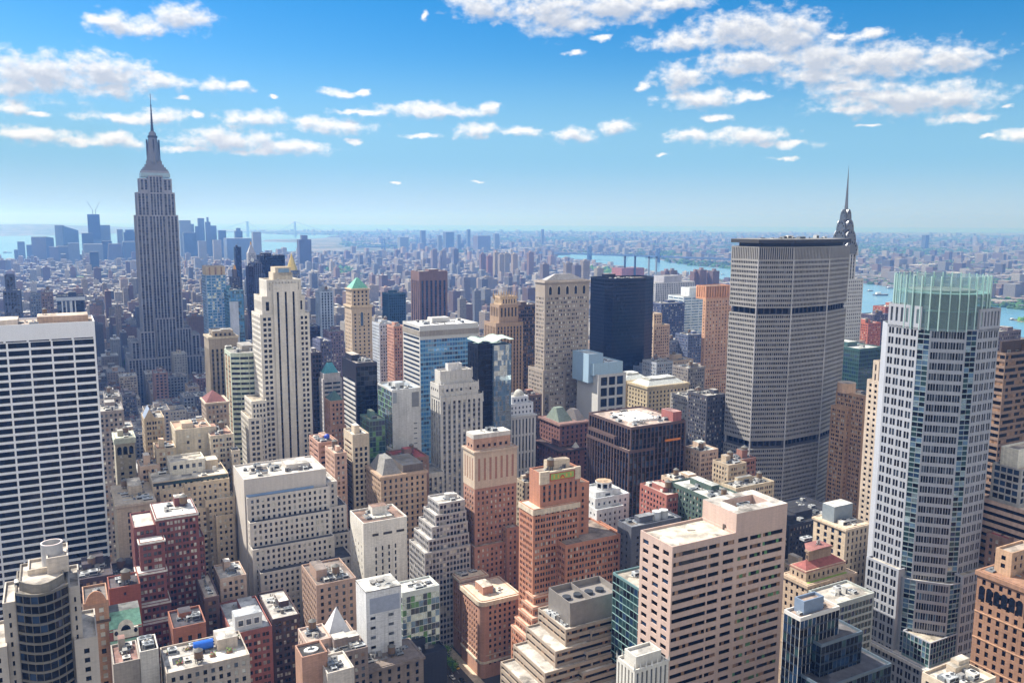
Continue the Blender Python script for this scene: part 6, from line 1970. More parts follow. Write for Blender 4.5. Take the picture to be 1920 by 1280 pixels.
# trees in the courtyard
def tree(label, x, y, h, r, seed, group=None):
    R = random.Random(seed)
    o = bpy.data.objects.new('tree', None)
    COL.objects.link(o)
    o.location = (x, y, 0)
    tag(o, label, 'tree', group)
    mb = MB()
    bark = wall('#5b4a3c')
    mb.prism(ring(0, 0, .3, n=8), 0, h * .5, bark, pts1=ring(0, 0, .18, n=8))
    for k in range(5):
        a = R.uniform(0, 2 * pi)
        mb.tube((0, 0, h * (.3 + .05 * k)), (cos(a) * r * .6, sin(a) * r * .6, h * (.6 + .06 * k)), .08, bark)
    mb.build('trunk', o)
    mb = MB()
    gs = [pl('#3f6b2a', .8), pl('#56862f', .8), pl('#2f5422', .8), pl('#6d9a3d', .8)]
    cl_ = [(R.gauss(0, r * .45), R.gauss(0, r * .45), h * .65 + R.gauss(0, h * .13)) for _ in range(22)]
    for c in cl_:
        g_ = R.choice(gs)
        for j in range(40):
            q = Vector(c) + Vector((R.gauss(0, 1), R.gauss(0, 1), R.gauss(0, .8))) * r * .2
            a = Vector((R.gauss(0, 1), R.gauss(0, 1), R.gauss(0, 1))).normalized() * R.uniform(.2, .45)
            d = a.orthogonal().normalized() * R.uniform(.2, .4)
            mb.face([q - a, q - d, q + a, q + d], g_)
    mb.build('crown', o)


for k, (px, py, h, lab) in enumerate(((792, 1252, 16, 'tall green tree in the courtyard before the low glass block'), (812, 1262, 12, 'smaller green tree by the kerb between low glass block and avenue'), (832, 1240, 11, 'green street tree on the left pavement of the sunny avenue'), (845, 1262, 10, 'green street tree nearest the bottom edge beside the avenue'))):
    x, y = on_ground(px, py)
    tree(lab, x, y, h, h * .38, 30 + k, 'trees by the avenue')

# ================================================================== far things
FAR_W = {}


def city_mat(kind):
    """walls with rows of windows measured in metres (UV), tinted by each building's own colour"""
    if kind in FAR_W:
        return FAR_W[kind]
    m, T = new_mat('city_' + kind)
    tint = T.n('ShaderNodeAttribute', attribute_name='tint').outputs['Color']
    if kind == 'wall':
        uv = T.n('ShaderNodeUVMap', uv_map='UVMap').outputs[0]
        s = T.n('ShaderNodeSeparateXYZ', {0: uv})
        fx = T.m('FRACT', T.m('MULTIPLY', s.outputs[0], 1 / 3.4))
        fz = T.m('FRACT', T.m('MULTIPLY', s.outputs[1], 1 / 3.7))
        wx = T.m('MULTIPLY', T.m('GREATER_THAN', fx, .3), T.m('LESS_THAN', fx, .72))
        wz = T.m('MULTIPLY', T.m('GREATER_THAN', fz, .3), T.m('LESS_THAN', fz, .78))
        cell = T.n('ShaderNodeTexWhiteNoise', {'Vector': T.v('FLOOR', T.v('MULTIPLY', uv, (1 / 3.4, 1 / 3.7, 1)))}, noise_dimensions='3D').outputs['Value']
        win = T.m('MULTIPLY', T.m('MULTIPLY', wx, wz), T.ramp(cell, .1, .2))
        nz = T.n('ShaderNodeTexNoise', {'Vector': T.v('MULTIPLY', uv, (.15, .04, 1)), 'Scale': 1.0, 'Detail': 3.0}).outputs[0]
        base = T.mix(T.m('MULTIPLY_ADD', nz, .7, -.15, True), tint, T.mix(.5, tint, (.02, .02, .03, 1)))
        c = T.mix(win, base, T.mix(cell, (.012, .015, .022, 1), (.09, .10, .12, 1)))
        finish_mat(T, Base_Color=c, Roughness=T.m('MULTIPLY_ADD', win, -.5, .85))
    else:
        gp = T.n('ShaderNodeNewGeometry').outputs['Position']
        nz = T.n('ShaderNodeTexNoise', {'Vector': gp, 'Scale': .07, 'Detail': 4.0, 'Roughness': .7}).outputs[0]
        finish_mat(T, Base_Color=T.mix(T.ramp(nz, .3, .7), T.mix(.6, tint, (.03, .03, .03, 1)), tint), Roughness=.95)
    FAR_W[kind] = m
    return m


class CityMesh:
    def __init__(s):
        s.v, s.f, s.mi, s.tint, s.uv = [], [], [], [], []

    def box(s, o, U, V, w, d, h, wc, rc, z0=0.0, taper=0.0, slant=0.0):
        P = [o, o + U * w, o + U * w + V * d, o + V * d]
        c = (P[0] + P[2]) / 2
        i = len(s.v)
        for k, p in enumerate(P):
            s.v.append((p.x, p.y, z0))
        for k, p in enumerate(P):
            q = p + (c - p) * taper
            s.v.append((q.x, q.y, h - (slant if k in (1, 2) else 0)))
        L = [w, d, w, d]
        for k in range(4):
            j = (k + 1) % 4
            s.f.append((i + k, i + j, i + 4 + j, i + 4 + k))
            s.mi.append(0)
            s.tint.append(wc)
            s.uv += [(0, z0), (L[k], z0), (L[k], h), (0, h)]
        s.f.append((i + 4, i + 5, i + 6, i + 7))
        s.mi.append(1)
        s.tint.append(rc)
        s.uv += [(0, 0)] * 4

    def build(s, name, parent=None):
        me = bpy.data.meshes.new(name)
        me.from_pydata(s.v, [], s.f)
        me.materials.append(city_mat('wall'))
        me.materials.append(city_mat('roof'))
        me.polygons.foreach_set('material_index', s.mi)
        uvl = me.uv_layers.new(name='UVMap')
        uvl.data.foreach_set('uv', [c for p in s.uv for c in p])
        at = me.attributes.new('tint', 'FLOAT_COLOR', 'FACE')
        at.data.foreach_set('color', [c for t in s.tint for c in (t[0], t[1], t[2], 1.0)])
        o = bpy.data.objects.new(name, me)
        COL.objects.link(o)
        if parent:
            o.parent = parent
        return o


FAR_BOXES = []


def far_tower(label, xa, xb, y, D, col, name='skyscraper', cat='skyscraper', group=None, slant=0.0, taper=0.0, cap=None, roofc='#9a9a9a', depth=.8, base=0.0):
    p = at_dist(xa, y, D)
    k = (proj(p)[2])
    w = (xb - xa) * k / F_PX / (UX.x * cos(atan2(p.x, p.y)) - UX.y * sin(atan2(p.x, p.y)))
    d = max(12, w * depth)
    cm = CityMesh()
    o_ = Vector((0, 0, 0))
    cm.box(o_, Vector((1, 0, 0)), Vector((0, 1, 0)), w, d, p.z, C(col, .6), C(roofc), base, taper, slant * p.z)
    r_ = bpy.data.objects.new(name, None)
    COL.objects.link(r_)
    r_.location = (p.x, p.y, 0)
    r_.rotation_euler = (0, 0, GA)
    tag(r_, label, cat, group)
    cm.build('shaft', r_)
    if cap:
        h, f, cc = cap
        c2 = CityMesh()
        c2.box(Vector((w * (1 - f) / 2, d * (1 - f) / 2, 0)), Vector((1, 0, 0)), Vector((0, 1, 0)), w * f, d * f, p.z + h, C(cc), C(cc), p.z - .5, .0)
        c2.build('top_storeys', r_)
    FAR_BOXES.append((p.x, p.y, w, d, p.z))
    return r_, w, d, p.z


DT = 5800
gD = 'towers of the far downtown skyline'
for lab, xa, xb, y, dD, col, kw in (
        ('low dark tower at the far left end of the downtown skyline', 26, 33, 468, 0, '#6f747c', {}),
        ('slim tower left of the tan flat topped skyline tower', 32, 44, 453, 200, '#7d838c', {}),
        ('small dark tower beside the tan flat topped skyline tower', 49, 59, 459, 100, '#6a6d76', {}),
        ('tan flat topped tower of the left downtown skyline', 58, 82, 444, -200, '#8d857c', {}),
        ('dark tower with a slanting top right of the tan flat topped skyline tower', 82, 98, 443, 0, '#4f555f', dict(slant=.06)),
        ('tall pale slab left of the slope topped skyline tower', 102, 118, 422, 300, '#a9b3ba', {}),
        ('tall slope topped skyline tower beside the pale slab', 117, 143, 423, 250, '#5f7180', dict(slant=.14)),
        ('squat pale block in front of the slope topped skyline tower', 127, 146, 456, -300, '#98a0a8', {}),
        ('dark block left of the unfinished skyline tower', 153, 172, 437, -100, '#4d5866', {}),
        ('pale block before the unfinished skyline tower', 157, 189, 458, -500, '#9aa3ab', {}),
        ('broad pale glass tower right of the unfinished skyline tower', 183, 204, 422, 100, '#93a5b3', {}),
        ('brownish block with tapering top right of the pale glass skyline tower', 200, 228, 457, -300, '#7a6f70', dict(taper=.25)),
        ('dark stepped block below the pale glass skyline tower', 191, 208, 452, -200, '#49515f', {}),
        ('thin pale tower standing alone left of the masted skyscraper', 219, 229, 430, 200, '#a3abb5', {}),
        ('dark tower with cranes just left of the masted skyscraper', 232, 253, 435, 0, '#3d4a61', dict(cap=(14, .7, '#39435a'))),
        ('wide low block under the dark crane tower', 230, 257, 453, -300, '#6c7889', {}),
        ('reddish low block at the foot of the tan flat topped tower', 92, 107, 463, -400, '#8a7f82', {}),
        ('grey low block between reddish block and squat pale block', 106, 127, 462, -300, '#747b87', {}),
        ('dark narrow slab in front of the unfinished tower', 168, 183, 472, -1400, '#3f4c60', {}),
        ('pale stepped slab just right of the masted skyscraper', 336, 356, 413, 100, '#a8b4bd', {}),
        ('lower shoulder of the pale skyline slab right of the masted skyscraper', 355, 363, 420, 120, '#a2aeb8', {}),
        ('dark slab in front of the pale stepped skyline slab', 344, 366, 436, -300, '#4a5a6f', {}),
        ('tall flat topped tower, highest of the right hand skyline group', 371, 382, 409, 100, '#7c8894', {}),
        ('left shoulder of the highest right hand skyline tower', 366, 372, 424, 80, '#6f7b88', {}),
        ('stepped tower with pointed top right of the highest skyline tower', 385, 394, 416, 0, '#6d7682', dict(cap=(30, .4, '#6d7682'))),
        ('lower stepped skyline tower right of the pointed one', 393, 405, 423, 50, '#6b7683', {}),
        ('dark square skyline block right of the stepped pair', 410, 423, 432, -100, '#56606f', {}),
        ('domed dark skyline tower near the clock tower', 441, 454, 433, -200, '#525c6c', dict(cap=(18, .55, '#525c6c'))),
        ('broad blue grey block under the domed skyline tower', 425, 470, 447, -500, '#7c8a9c', {}),
        ('light slab tower left of the black slab on the skyline', 474, 489, 435, -900, '#aab0b8', {}),
        ('blocky brown tower standing alone before the bay water', 561, 583, 449, -1500, '#5c535c', dict(cap=(20, .5, '#5c535c'))),
        ('pale low block in the right hand skyline group', 372, 386, 452, -900, '#b4b6b9', {}),
        ('cream low block below the dark square skyline block', 400, 414, 450, -900, '#c4bfb6', {})):
    far_tower(lab, xa, xb, y, DT + dD, col, group=gD, **kw)
# the unfinished tower with its cranes
r_, w, d, h = far_tower('tall unfinished skyline tower with a dark top and cranes above it', 165, 183, 402, DT + 50, '#7a8fa3', group=gD)
mb = MB()
mb.box(-4, w + 4, -4, d + 4, h - 150, h + 1, pl('#29344c', .7))
mb.build('dark_netting', r_)
for s_ in (-1, 1):
    mb = MB()
    mb.tube((w * .6 + s_ * 8, d / 2, h), (w * .6 + s_ * 8, d / 2, h + 30), 2.2, pl('#6b7686'), 4)
    mb.tube((w * .6 + s_ * 8, d / 2, h + 26), (w * .6 + s_ * 34, d / 2, h + 78), 1.6, pl('#6b7686'), 4)
    mb.build('crane', r_)
gB = 'blocks on the far Brooklyn side'
gB = 'towers far beyond the river'
for lab, xa, xb, y, D, col in (
        ('broad dark slab far beyond the river, left of the hip roofed tower', 836, 851, 435, 7400, '#6d7680'), ('pale twin slab far away above the brown ribbed tower', 750, 766, 445, 7000, '#9aa5ad'),
        ('slim tall far tower above the brown ribbed tower', 790, 798, 432, 7600, '#7c7f88'), ('brownish far block in line with the hip roofed tower', 896, 920, 442, 7200, '#8b7f84'),
        ('thin far spire tower left of the hip roofed tower', 877, 882, 430, 7900, '#6f7c88'), ('lone slim far tower above the hip roofed tower', 1016, 1020, 430, 9000, '#7b7f88'),
        ('pale far block between two slim far towers', 928, 936, 438, 7600, '#8f98a2'), ('little dark far block right of the needle-spired tower', 1736, 1742, 441, 9500, '#5f6b7b'),
        ('grey far slab just above the hip roofed tower roof', 858, 864, 440, 7300, '#848c95'), ('tiny far tower on the left of the broad dark far slab', 822, 828, 441, 7300, '#99a0a6')):
    far_tower(lab, xa, xb, y, D, col, name='apartment_tower', cat='tower', group=gB)
gP = 'housing towers near the river'
k = 0
for (xa, y, D, col, lab) in ((811, 468, 4100, '#a08f8c', 'mauve'), (828, 470, 4100, '#a39492', 'mauve'), (851, 467, 4200, '#7f7886', 'dark mauve'), (902, 476, 3600, '#9c7f7c', 'brick'), (915, 480, 3500, '#a9766c', 'red brick'), (928, 473, 3700, '#c9b99d', 'cream'), (937, 477, 3600, '#c3b49c', 'cream'), (947, 475, 3650, '#bfb5a2', 'cream'), (962, 476, 3500, '#c7b4a0', 'pale'), (992, 473, 3700, '#a78878', 'tan'),
                            (1018, 495, 2700, '#9a8a88', 'grey'), (1062, 493, 2650, '#b0a39b', 'pale'), (1078, 497, 2500, '#8f8590', 'mauve'), (1094, 489, 2700, '#b9aca0', 'cream'), (1120, 503, 2300, '#c4bcae', 'cream'), (870, 520, 2400, '#8f8a92', 'grey'), (890, 545, 1900, '#8b8f9a', 'blue grey'), (862, 560, 1700, '#a9a39c', 'pale'), (1302, 509, 2150, '#9b7a74', 'brick'), (1313, 506, 2150, '#a4857d', 'brick'), (1326, 511, 2200, '#957872', 'brick'), (1337, 508, 2150, '#8f746f', 'brick'), (1247, 508, 2300, '#a38683', 'brick'), (1258, 507, 2300, '#94817f', 'brick')):
    ref = min((h for h in HEROES if h.ref), key=lambda h: abs(proj(h.w(h.W / 2, 0, h.H))[0] - xa - 6))
    k += 1
    far_tower('%s riverside housing tower, %s in its row above the %s' % (lab, ('first', 'second', 'third', 'fourth')[k % 4], ref.ref), xa, xa + (9 if D > 3000 else 12), y, D, col, name='apartment_tower', cat='apartment tower', group=gP, cap=(5, .4, col))

# bridges
def bridge_tower(parent, x, y, ang, h, w, t, m):
    mb = MB()
    ux, uy = cos(ang), sin(ang)
    for s_ in (-1, 1):
        c = Vector((x - uy * s_ * w / 2, y + ux * s_ * w / 2, 0))
        mb.prism(ring(c.x, c.y, t, n=4, a0=ang + pi / 4), -1, h, m, pts1=ring(c.x, c.y, t * .75, n=4, a0=ang + pi / 4))
    for zz0, zz1 in ((h * .93, h), (h * .62, h * .67), (h * .3, h * .36)):
        mb.prism([(x - uy * a - ux * b3, y + ux * a - uy * b3) for a, b3 in ((-w / 2, -t * .6), (w / 2, -t * .6), (w / 2, t * .6), (-w / 2, t * .6))], zz0, zz1, m, bottom=True)
    mb.build('tower', parent)


def suspension(name, label, pa, pb, h, deck_z, w, t, col, ext=600, sag=.12):
    a, b2 = Vector((*pa, 0)), Vector((*pb, 0))
    ang = atan2(b2.y - a.y, b2.x - a.x)
    d = (b2 - a).normalized()
    n_ = Vector((-d.y, d.x, 0))
    root = bpy.data.objects.new(name, None)
    COL.objects.link(root)
    tag(root, label, 'bridge')
    m_ = pl(col, .6)
    for p in (a, b2):
        bridge_tower(root, p.x, p.y, ang, h, w, t, m_)
    mb = MB()
    q = [a - d * ext, b2 + d * ext]
    c = [(q[0] - n_ * w * .45), (q[1] - n_ * w * .45), (q[1] + n_ * w * .45), (q[0] + n_ * w * .45)]
    mb.prism([(p.x, p.y) for p in c], deck_z - t * 1.1, deck_z, m_, bottom=True)
    mb.build('deck', root)
    for s_ in (-1, 1):
        mb = MB()
        P = []
        L = (b2 - a).length
        for i in range(17):
            f = i / 16
            z = deck_z + 3 + (h - deck_z - 3) * (2 * f - 1) ** 2
            P.append(a + d * (L * f) + n_ * (s_ * w * .45) + Vector((0, 0, z)))
        P = [a - d * ext + n_ * (s_ * w * .45) + Vector((0, 0, deck_z))] + P + [b2 + d * ext + n_ * (s_ * w * .45) + Vector((0, 0, deck_z))]
        for p, q_ in zip(P[:-1], P[1:]):
            mb.tube(p, q_, t * .13, m_, 4)
            mid = (p + q_) / 2
            mb.tube((mid.x, mid.y, deck_z), mid, t * .05, m_, 4)
        mb.build('cable', root)


D0 = 13500
a, c_ = at_dist(464, 421, D0), at_dist(553, 421, D0 - 300)
suspension('suspension_bridge', 'tiny far suspension bridge on the horizon with two pale towers', (a.x, a.y), (c_.x, c_.y), at_dist(464, 415, D0).z, 70, 34, 14, '#9fb0bd', 500)
a, c_ = on_ground(1105, 487), on_ground(1233, 492)
hb = at_dist(1105, 462, hypot(*a)).z
suspension('steel_bridge', 'blue steel suspension bridge crossing the river in the distance', a, c_, hb, 42, 30, 9, '#4d6288', 700)
a, c_ = on_ground(719, 470), on_ground(785, 466)
suspension('steel_bridge', 'faint far steel bridge among rooftops left of the brown ribbed tower', a, c_, 100, 42, 26, 8, '#5c6f8f', 400)

# power station with four chimneys
p = at_dist(1166, 503, 2900)
ps = bpy.data.objects.new('power_station', None)
COL.objects.link(ps)
ps.location = (p.x, p.y, 0)
ps.rotation_euler = (0, 0, GA)
tag(ps, 'long red brick power station on the river bank with four tall chimneys', 'power station')
cm = CityMesh()
cm.box(Vector((0, 0, 0)), Vector((1, 0, 0)), Vector((0, 1, 0)), 95, 60, p.z, C('#a66a62'), C('#7b5a58'))
cm.box(Vector((95.2, 6, 0)), Vector((1, 0, 0)), Vector((0, 1, 0)), 80, 50, p.z * .6, C('#8f6a78'), C('#75606a'))
cm.build('boiler_house', ps)
for px, y, col in ((1172, 480, '#39465e'), (1191, 480, '#39465e'), (1217, 481, '#8ea0b0'), (1231, 481, '#8ea0b0')):
    q = at_dist(px, y, 2930)
    l = Matrix.Rotation(-GA, 3, 'Z') @ (Vector((q.x, q.y, 0)) - Vector((p.x, p.y, 0)))
    mb = MB()
    mb.prism(ring(l.x, l.y, 4.2, n=14), 0, q.z, pl(col, .8), pts1=ring(l.x, l.y, 3.2, n=14))
    mb.prism(ring(l.x, l.y, 3.6, n=14), q.z - 6, q.z + .5, pl('#2d3546', .8), bottom=True)
    mb.build('chimney', ps)
# boats and piers on the river
for px, py, L_, lab in ((1632, 546, 26, 'small dark ferry on the river left of the glass crown'), (1670, 541, 40, 'barge moored near the far river bank'), (1652, 554, 60, 'long grey barge in midstream'), (1355, 515, 22, 'little boat between the broad grey slab and the bridge'), (14, 474, 60, 'tiny ship on the bay at the far left'), (1900, 600, 24, 'small boat on the river at the right edge')):
    x, y = on_ground(px, py)
    o = bpy.data.objects.new('boat', None)
    COL.objects.link(o)
    o.location = (x, y, .3)
    o.rotation_euler = (0, 0, .25)
    tag(o, lab, 'boat', 'boats on the water')
    mb = MB()
    hw = L_ * .13
    mb.prism([(-L_ / 2, -hw), (L_ * .3, -hw), (L_ / 2, 0), (L_ * .3, hw), (-L_ / 2, hw)], 0, L_ * .07 + 1, pl('#55606b'), pl('#8b8f90'))
    mb.build('hull', o)
    mb = MB()
    mb.box(-L_ * .35, -L_ * .05, -hw * .6, hw * .6, L_ * .07 + 1, L_ * .16 + 2, pl('#d9dcdc'))
    mb.build('cabin', o)
# wooded island and parks
x, y = on_ground(1916, 603)


# ================================================================== the rest of the city
class Raster:
    """front-to-back cover map that tells how much of each block can be seen"""

    def __init__(s, w=960, h=640):
        s.w, s.h = w, h
        s.rows = [bytearray(w) for _ in range(h)]

    def add(s, corners, count=True):
        k = s.w / 1920
        pts = []
        for c in corners:
            X, Y, Z = proj(c)
            if Z < 5:
                return 0
            pts.append((X * k, Y * k))
        pts = sorted(set(pts))
        def half(P):
            o = []
            for p in P:
                while len(o) >= 2 and (o[-1][0] - o[-2][0]) * (p[1] - o[-2][1]) - (o[-1][1] - o[-2][1]) * (p[0] - o[-2][0]) <= 0:
                    o.pop()
                o.append(p)
            return o
        hull = half(pts)[:-1] + half(pts[::-1])[:-1]
        ys = [p[1] for p in hull]
        n = 0
        for r in range(max(0, int(min(ys))), min(s.h - 1, int(max(ys))) + 1):
            yc = r + .5
            xs = []
            for i in range(len(hull)):
                a, b_ = hull[i], hull[(i + 1) % len(hull)]
                if (a[1] > yc) != (b_[1] > yc):
                    xs.append(a[0] + (b_[0] - a[0]) * (yc - a[1]) / (b_[1] - a[1]))
            if len(xs) < 2:
                continue
            x0, x1 = max(0, int(min(xs) + .5)), min(s.w, int(max(xs) + .5))
            if x1 > x0:
                row = s.rows[r]
                n += row[x0:x1].count(0)
                row[x0:x1] = b'\x01' * (x1 - x0)
        return n


R = random.Random(11)
PAL = ['#b7a894', '#a5988c', '#c4b8a8', '#8f6a5c', '#9b7768', '#7d5a50', '#b59f88', '#888a90', '#a3a5aa', '#cfc8bd', '#6d6a70', '#c0a58c', '#94857a', '#ad8672']
ROOFS = ['#c9c6c0', '#a7a5a2', '#8b8987', '#d9d6d0', '#6a696b', '#b9ad9f', '#9c8f84', '#555560', '#e3e1dc', '#a58f80']
cand = []
hero_foot = []
for h in HEROES:
    hero_foot.append((gridpt((h.P.x, h.P.y)), h.W, h.Dp))


def free(u0, u1, v0, v1, gap=2.0):
    for (a, b_), w, d in hero_foot:
        if u0 < a + w + gap and u1 > a - 10 and v0 < b_ + d + gap and v1 > b_ - 14:
            return False
    return True


lim = tan(radians(42))
P_W = [RIVER, BAY]
PARKS_PX = [[(590, 505), (650, 500), (700, 520), (640, 525)], [(120, 520), (160, 522), (165, 527), (120, 526)], [(170, 518), (215, 518), (215, 522), (170, 522)], [(880, 508), (960, 508), (960, 515), (880, 515)], [(1090, 500), (1160, 505), (1170, 520), (1120, 512)]]
PARKS = [[on_ground(*p) for p in P] for P in PARKS_PX]
BOX = FAR_BOXES


def near_far(x, y):
    for bx, by, w, d, h in BOX:
        if hypot(x - bx - w * .3, y - by - d * .3) < w * .9 + 12:
            return True
    return False


v = 220.0
while v < 7600:
    blockv = 62 if v < 4200 else 75
    u = -5200.0
    # streets every ~80 m, avenues every ~200 m
    while u < 6200:
        bw = 186
        uu = u
        while uu < u + bw:
            w = R.uniform(12, 28) if v < 1500 else R.uniform(9, 30)
            for half in (0, 1):
                d = blockv / 2 - 1
                vv = v + half * (blockv / 2)
                p = UX * (uu + w / 2) + VX * (vv + d / 2)
                if p.y < 230 or abs(p.x) > p.y * lim + 60:
                    continue
                D = hypot(p.x, p.y)
                if D > 6300:
                    continue
                if any(in_poly(p.x, p.y, P) for P in P_W) or (D > 1800 and any(in_poly(p.x, p.y, P) for P in PARKS)):
                    continue
                # east shore is the other city
                X, Y, _ = proj((p.x, p.y, 0))
                if D > 1500 and p.x > 0 and not in_poly(X, Y, [(-500, 1300), (-500, 480), (640, 470), (1036, 483), (1098, 491), (1215, 509), (1375, 530), (1612, 600), (1925, 642), (2300, 720), (2300, 1300)]):
                    continue
                if D < 1600 and not free(uu, uu + w, vv, vv + d):
                    continue
                if D > 1500 and near_far(p.x, p.y):
                    continue
                if D < 520:
                    H = R.uniform(14, 34)
                elif D < 760:
                    H = R.uniform(22, 55)
                elif D < 1400:
                    H = R.choice((R.uniform(18, 45), R.uniform(25, 60), R.uniform(40, 75)))
                elif D < 2800:
                    H = R.choice((R.uniform(12, 30), R.uniform(15, 40), R.uniform(20, 55), R.uniform(14, 24)))
                    if R.random() < .05:
                        H = R.uniform(55, 95)
                else:
                    H = R.choice((R.uniform(10, 20), R.uniform(12, 26), R.uniform(12, 38)))
                    if R.random() < .04:
                        H = R.uniform(45, 75)
                if 470 < D < 900 and X > 1630:
                    H *= .7
                if D > 1000 and X > 1560:
                    H *= .4
                elif D > 1900 and X > 1040:
                    H *= .45
                cand.append((D, p, uu, vv, w - (.6 if D < 1500 else 1.0), d, H, R.choice(PAL), R.choice(ROOFS)))
            uu += w
        u += bw + 26
    v += blockv + 17
ras = Raster()
items = [(hypot(h.w(h.W / 2, h.Dp / 2).x, h.w(h.W / 2, h.Dp / 2).y), 'H', h) for h in HEROES] + [(c[0], 'C', c) for c in cand]
items.sort(key=lambda t: t[0])
seen = []
for D, kind, c in items:
    if kind == 'H':
        ras.add([c.w(x, y, z) for x in (0, c.W) for y in (0, c.Dp) for z in (0, c.H)])
    else:
        _, p, uu, vv, w, d, H, wc, rc = c
        n = ras.add([UX * (uu + a * w) + VX * (vv + b_ * d) + Vector((0, 0, z)) for a in (0, 1) for b_ in (0, 1) for z in (0, H)])
        if n > 0 or D > 700:
            seen.append((n, c))
seen.sort(key=lambda t: -t[0])
print('city candidates', len(cand), 'seen', len(seen))
CNAME = {'#b7a894': 'tan', '#a5988c': 'taupe', '#c4b8a8': 'cream', '#8f6a5c': 'brown brick', '#9b7768': 'rust brick', '#7d5a50': 'dark brick', '#b59f88': 'buff', '#888a90': 'slate grey', '#a3a5aa': 'pale grey', '#cfc8bd': 'off white', '#6d6a70': 'charcoal', '#c0a58c': 'sandy', '#94857a': 'grey brown', '#ad8672': 'salmon'}
RNAME = {'#c9c6c0': 'pale', '#a7a5a2': 'grey', '#8b8987': 'mid grey', '#d9d6d0': 'light', '#6a696b': 'dark grey', '#b9ad9f': 'beige', '#9c8f84': 'brown', '#555560': 'blackish', '#e3e1dc': 'white', '#a58f80': 'reddish'}
used = set(o.get('label') for o in SC.objects)
refs = [(h, proj(h.w(h.W / 2, 0, h.H * .8))) for h in HEROES if h.ref]
rest = CityMesh()
n_ind = 0
gC = 'ordinary blocks filling the city between the towers'
for n, (D, p, uu, vv, w, d, H, wc, rc) in seen:
    o_ = UX * uu + VX * vv
    lab = None
    if n_ind < 270 and n > 0:
        X, Y, Z = proj((p.x, p.y, H))
        cl = sorted(refs, key=lambda t: abs(t[1][0] - X) + abs(t[1][1] - Y) * .6)[:6]
        size = 'tall' if H > 48 else 'mid-height' if H > 26 else 'low'
        for h, (hx, hy, hz) in cl:
            rel = 'behind' if (hz < Z - 30 and abs(hx - X) < 60) else 'in front of' if abs(hx - X) < 45 else 'left of' if X < hx else 'right of'
            t = '%s %s block with %s roof %s the %s' % (size, CNAME[wc], RNAME[rc], rel, h.ref)
            if t not in used:
                lab = t
                break
    if lab is None:
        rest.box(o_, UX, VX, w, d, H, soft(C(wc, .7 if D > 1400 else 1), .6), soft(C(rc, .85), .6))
        if D < 3500 and R.random() < .7:
            q = o_ + UX * (w * R.uniform(.1, .5)) + VX * (d * R.uniform(.2, .5))
            rest.box(q, UX, VX, w * R.uniform(.15, .4), d * R.uniform(.2, .4), H + R.uniform(2, 5), soft(C(wc, .8)), soft(C(R.choice(ROOFS))), H - .2)
        continue
    used.add(lab)
    n_ind += 1
    b = Bld.__new__(Bld)
    b.A, b.U, b.V, b.P, b.W, b.Dp, b.H = GA, UX, VX, Vector((o_.x, o_.y, 0)), w, d, H
    b.wm, b.rm, b.parts, b.wins, b.rnd, b.maxw, b.foot, b.ref = wall(wc, .15), roofm(rc), {}, [], random.Random(n_ind), 12, None, None
    b.root = bpy.data.objects.new('city_block', None)
    COL.objects.link(b.root)
    b.root.location = b.P
    b.root.rotation_euler = (0, 0, GA)
    tag(b.root, lab, 'city building', gC)
    if D < 1250:
        st = R.choice((P_A, P_B, S('punch', 3.3, 1.3, 3.5, 1.8, g='ddbm'), S('punch', 4.0, 2.2, 3.9, 2.3, g='dkm')))
        b.box(0, w, 0, d, 0, H, st, st)
        b.clutter(1, w - 1, 1, d - 1, H - 1, R.randint(2, 6), R.choice((0, 1, 0, 1, 2)), R.choice((0, 1, 1)), 1.0)
        b.finish()
    else:
        cm = CityMesh()
        cm.box(Vector((0, 0, 0)), Vector((1, 0, 0)), Vector((0, 1, 0)), w, d, H, soft(C(wc, .75), .65), soft(C(rc, .9)))
        cm.build('wall', b.root)
        c2 = CityMesh()
        c2.box(Vector((w * .3, d * .3, 0)), Vector((1, 0, 0)), Vector((0, 1, 0)), w * R.uniform(.2, .4), d * .35, H + R.uniform(3, 6), C(wc), C(R.choice(ROOFS)), H - .2)
        c2.build('roof_bulkhead', b.root)
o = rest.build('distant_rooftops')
tag(o, 'sea of small distant rooftops between the towers and the water', 'rooftops', None, 'stuff')

# the far shore: low houses, sheds and housing slabs, thinning with distance
fs = CityMesh()
cnt = 0
tries = 0
far_green = []
while cnt < 13000 and tries < 120000:
    tries += 1
    D = 3000 + 17000 * R.random() ** 1.5
    a = R.uniform(-.56, .58)
    x, y = D * sin(a), D * cos(a)
    X, Y, _ = proj((x, y, 0))
    if X < 470 or (X < 640 and Y > 445) or X > 1960 or Y < 434:
        continue
    if D > 3000 and in_poly(X, Y, [(470, 1300), (470, 473), (560, 473), (640, 462), (1036, 483), (1098, 491), (1215, 509), (1375, 530), (1612, 600), (1925, 642), (2300, 720), (2300, 1300)]):
        continue
    if any(in_poly(x, y, P) for P in P_W):
        continue
    cl_ = sin(x * .0011 + 1.3) * sin(y * .0009) + .6 * sin(x * .0033) * cos(y * .0027)
    if cl_ < -.15 or R.random() < .3:
        far_green.append((x, y, D))
        if cl_ < -.15 and R.random() < .75:
            continue
    w, d = R.uniform(9, 26), R.uniform(9, 30)
    H = R.uniform(7, 15)
    t = R.random()
    if t < .05:
        w, d, H = R.uniform(40, 110), R.uniform(40, 80), R.uniform(9, 16)
    elif t < .10:
        w, d, H = R.uniform(18, 28), R.uniform(16, 40), R.uniform(30, 62)
    f = 1 + D / 16000
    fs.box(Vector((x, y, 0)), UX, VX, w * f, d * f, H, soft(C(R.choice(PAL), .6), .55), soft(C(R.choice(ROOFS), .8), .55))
    cnt += 1
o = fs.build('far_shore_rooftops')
tag(o, 'low rooftops of the far shore stretching to the horizon', 'rooftops', None, 'stuff')
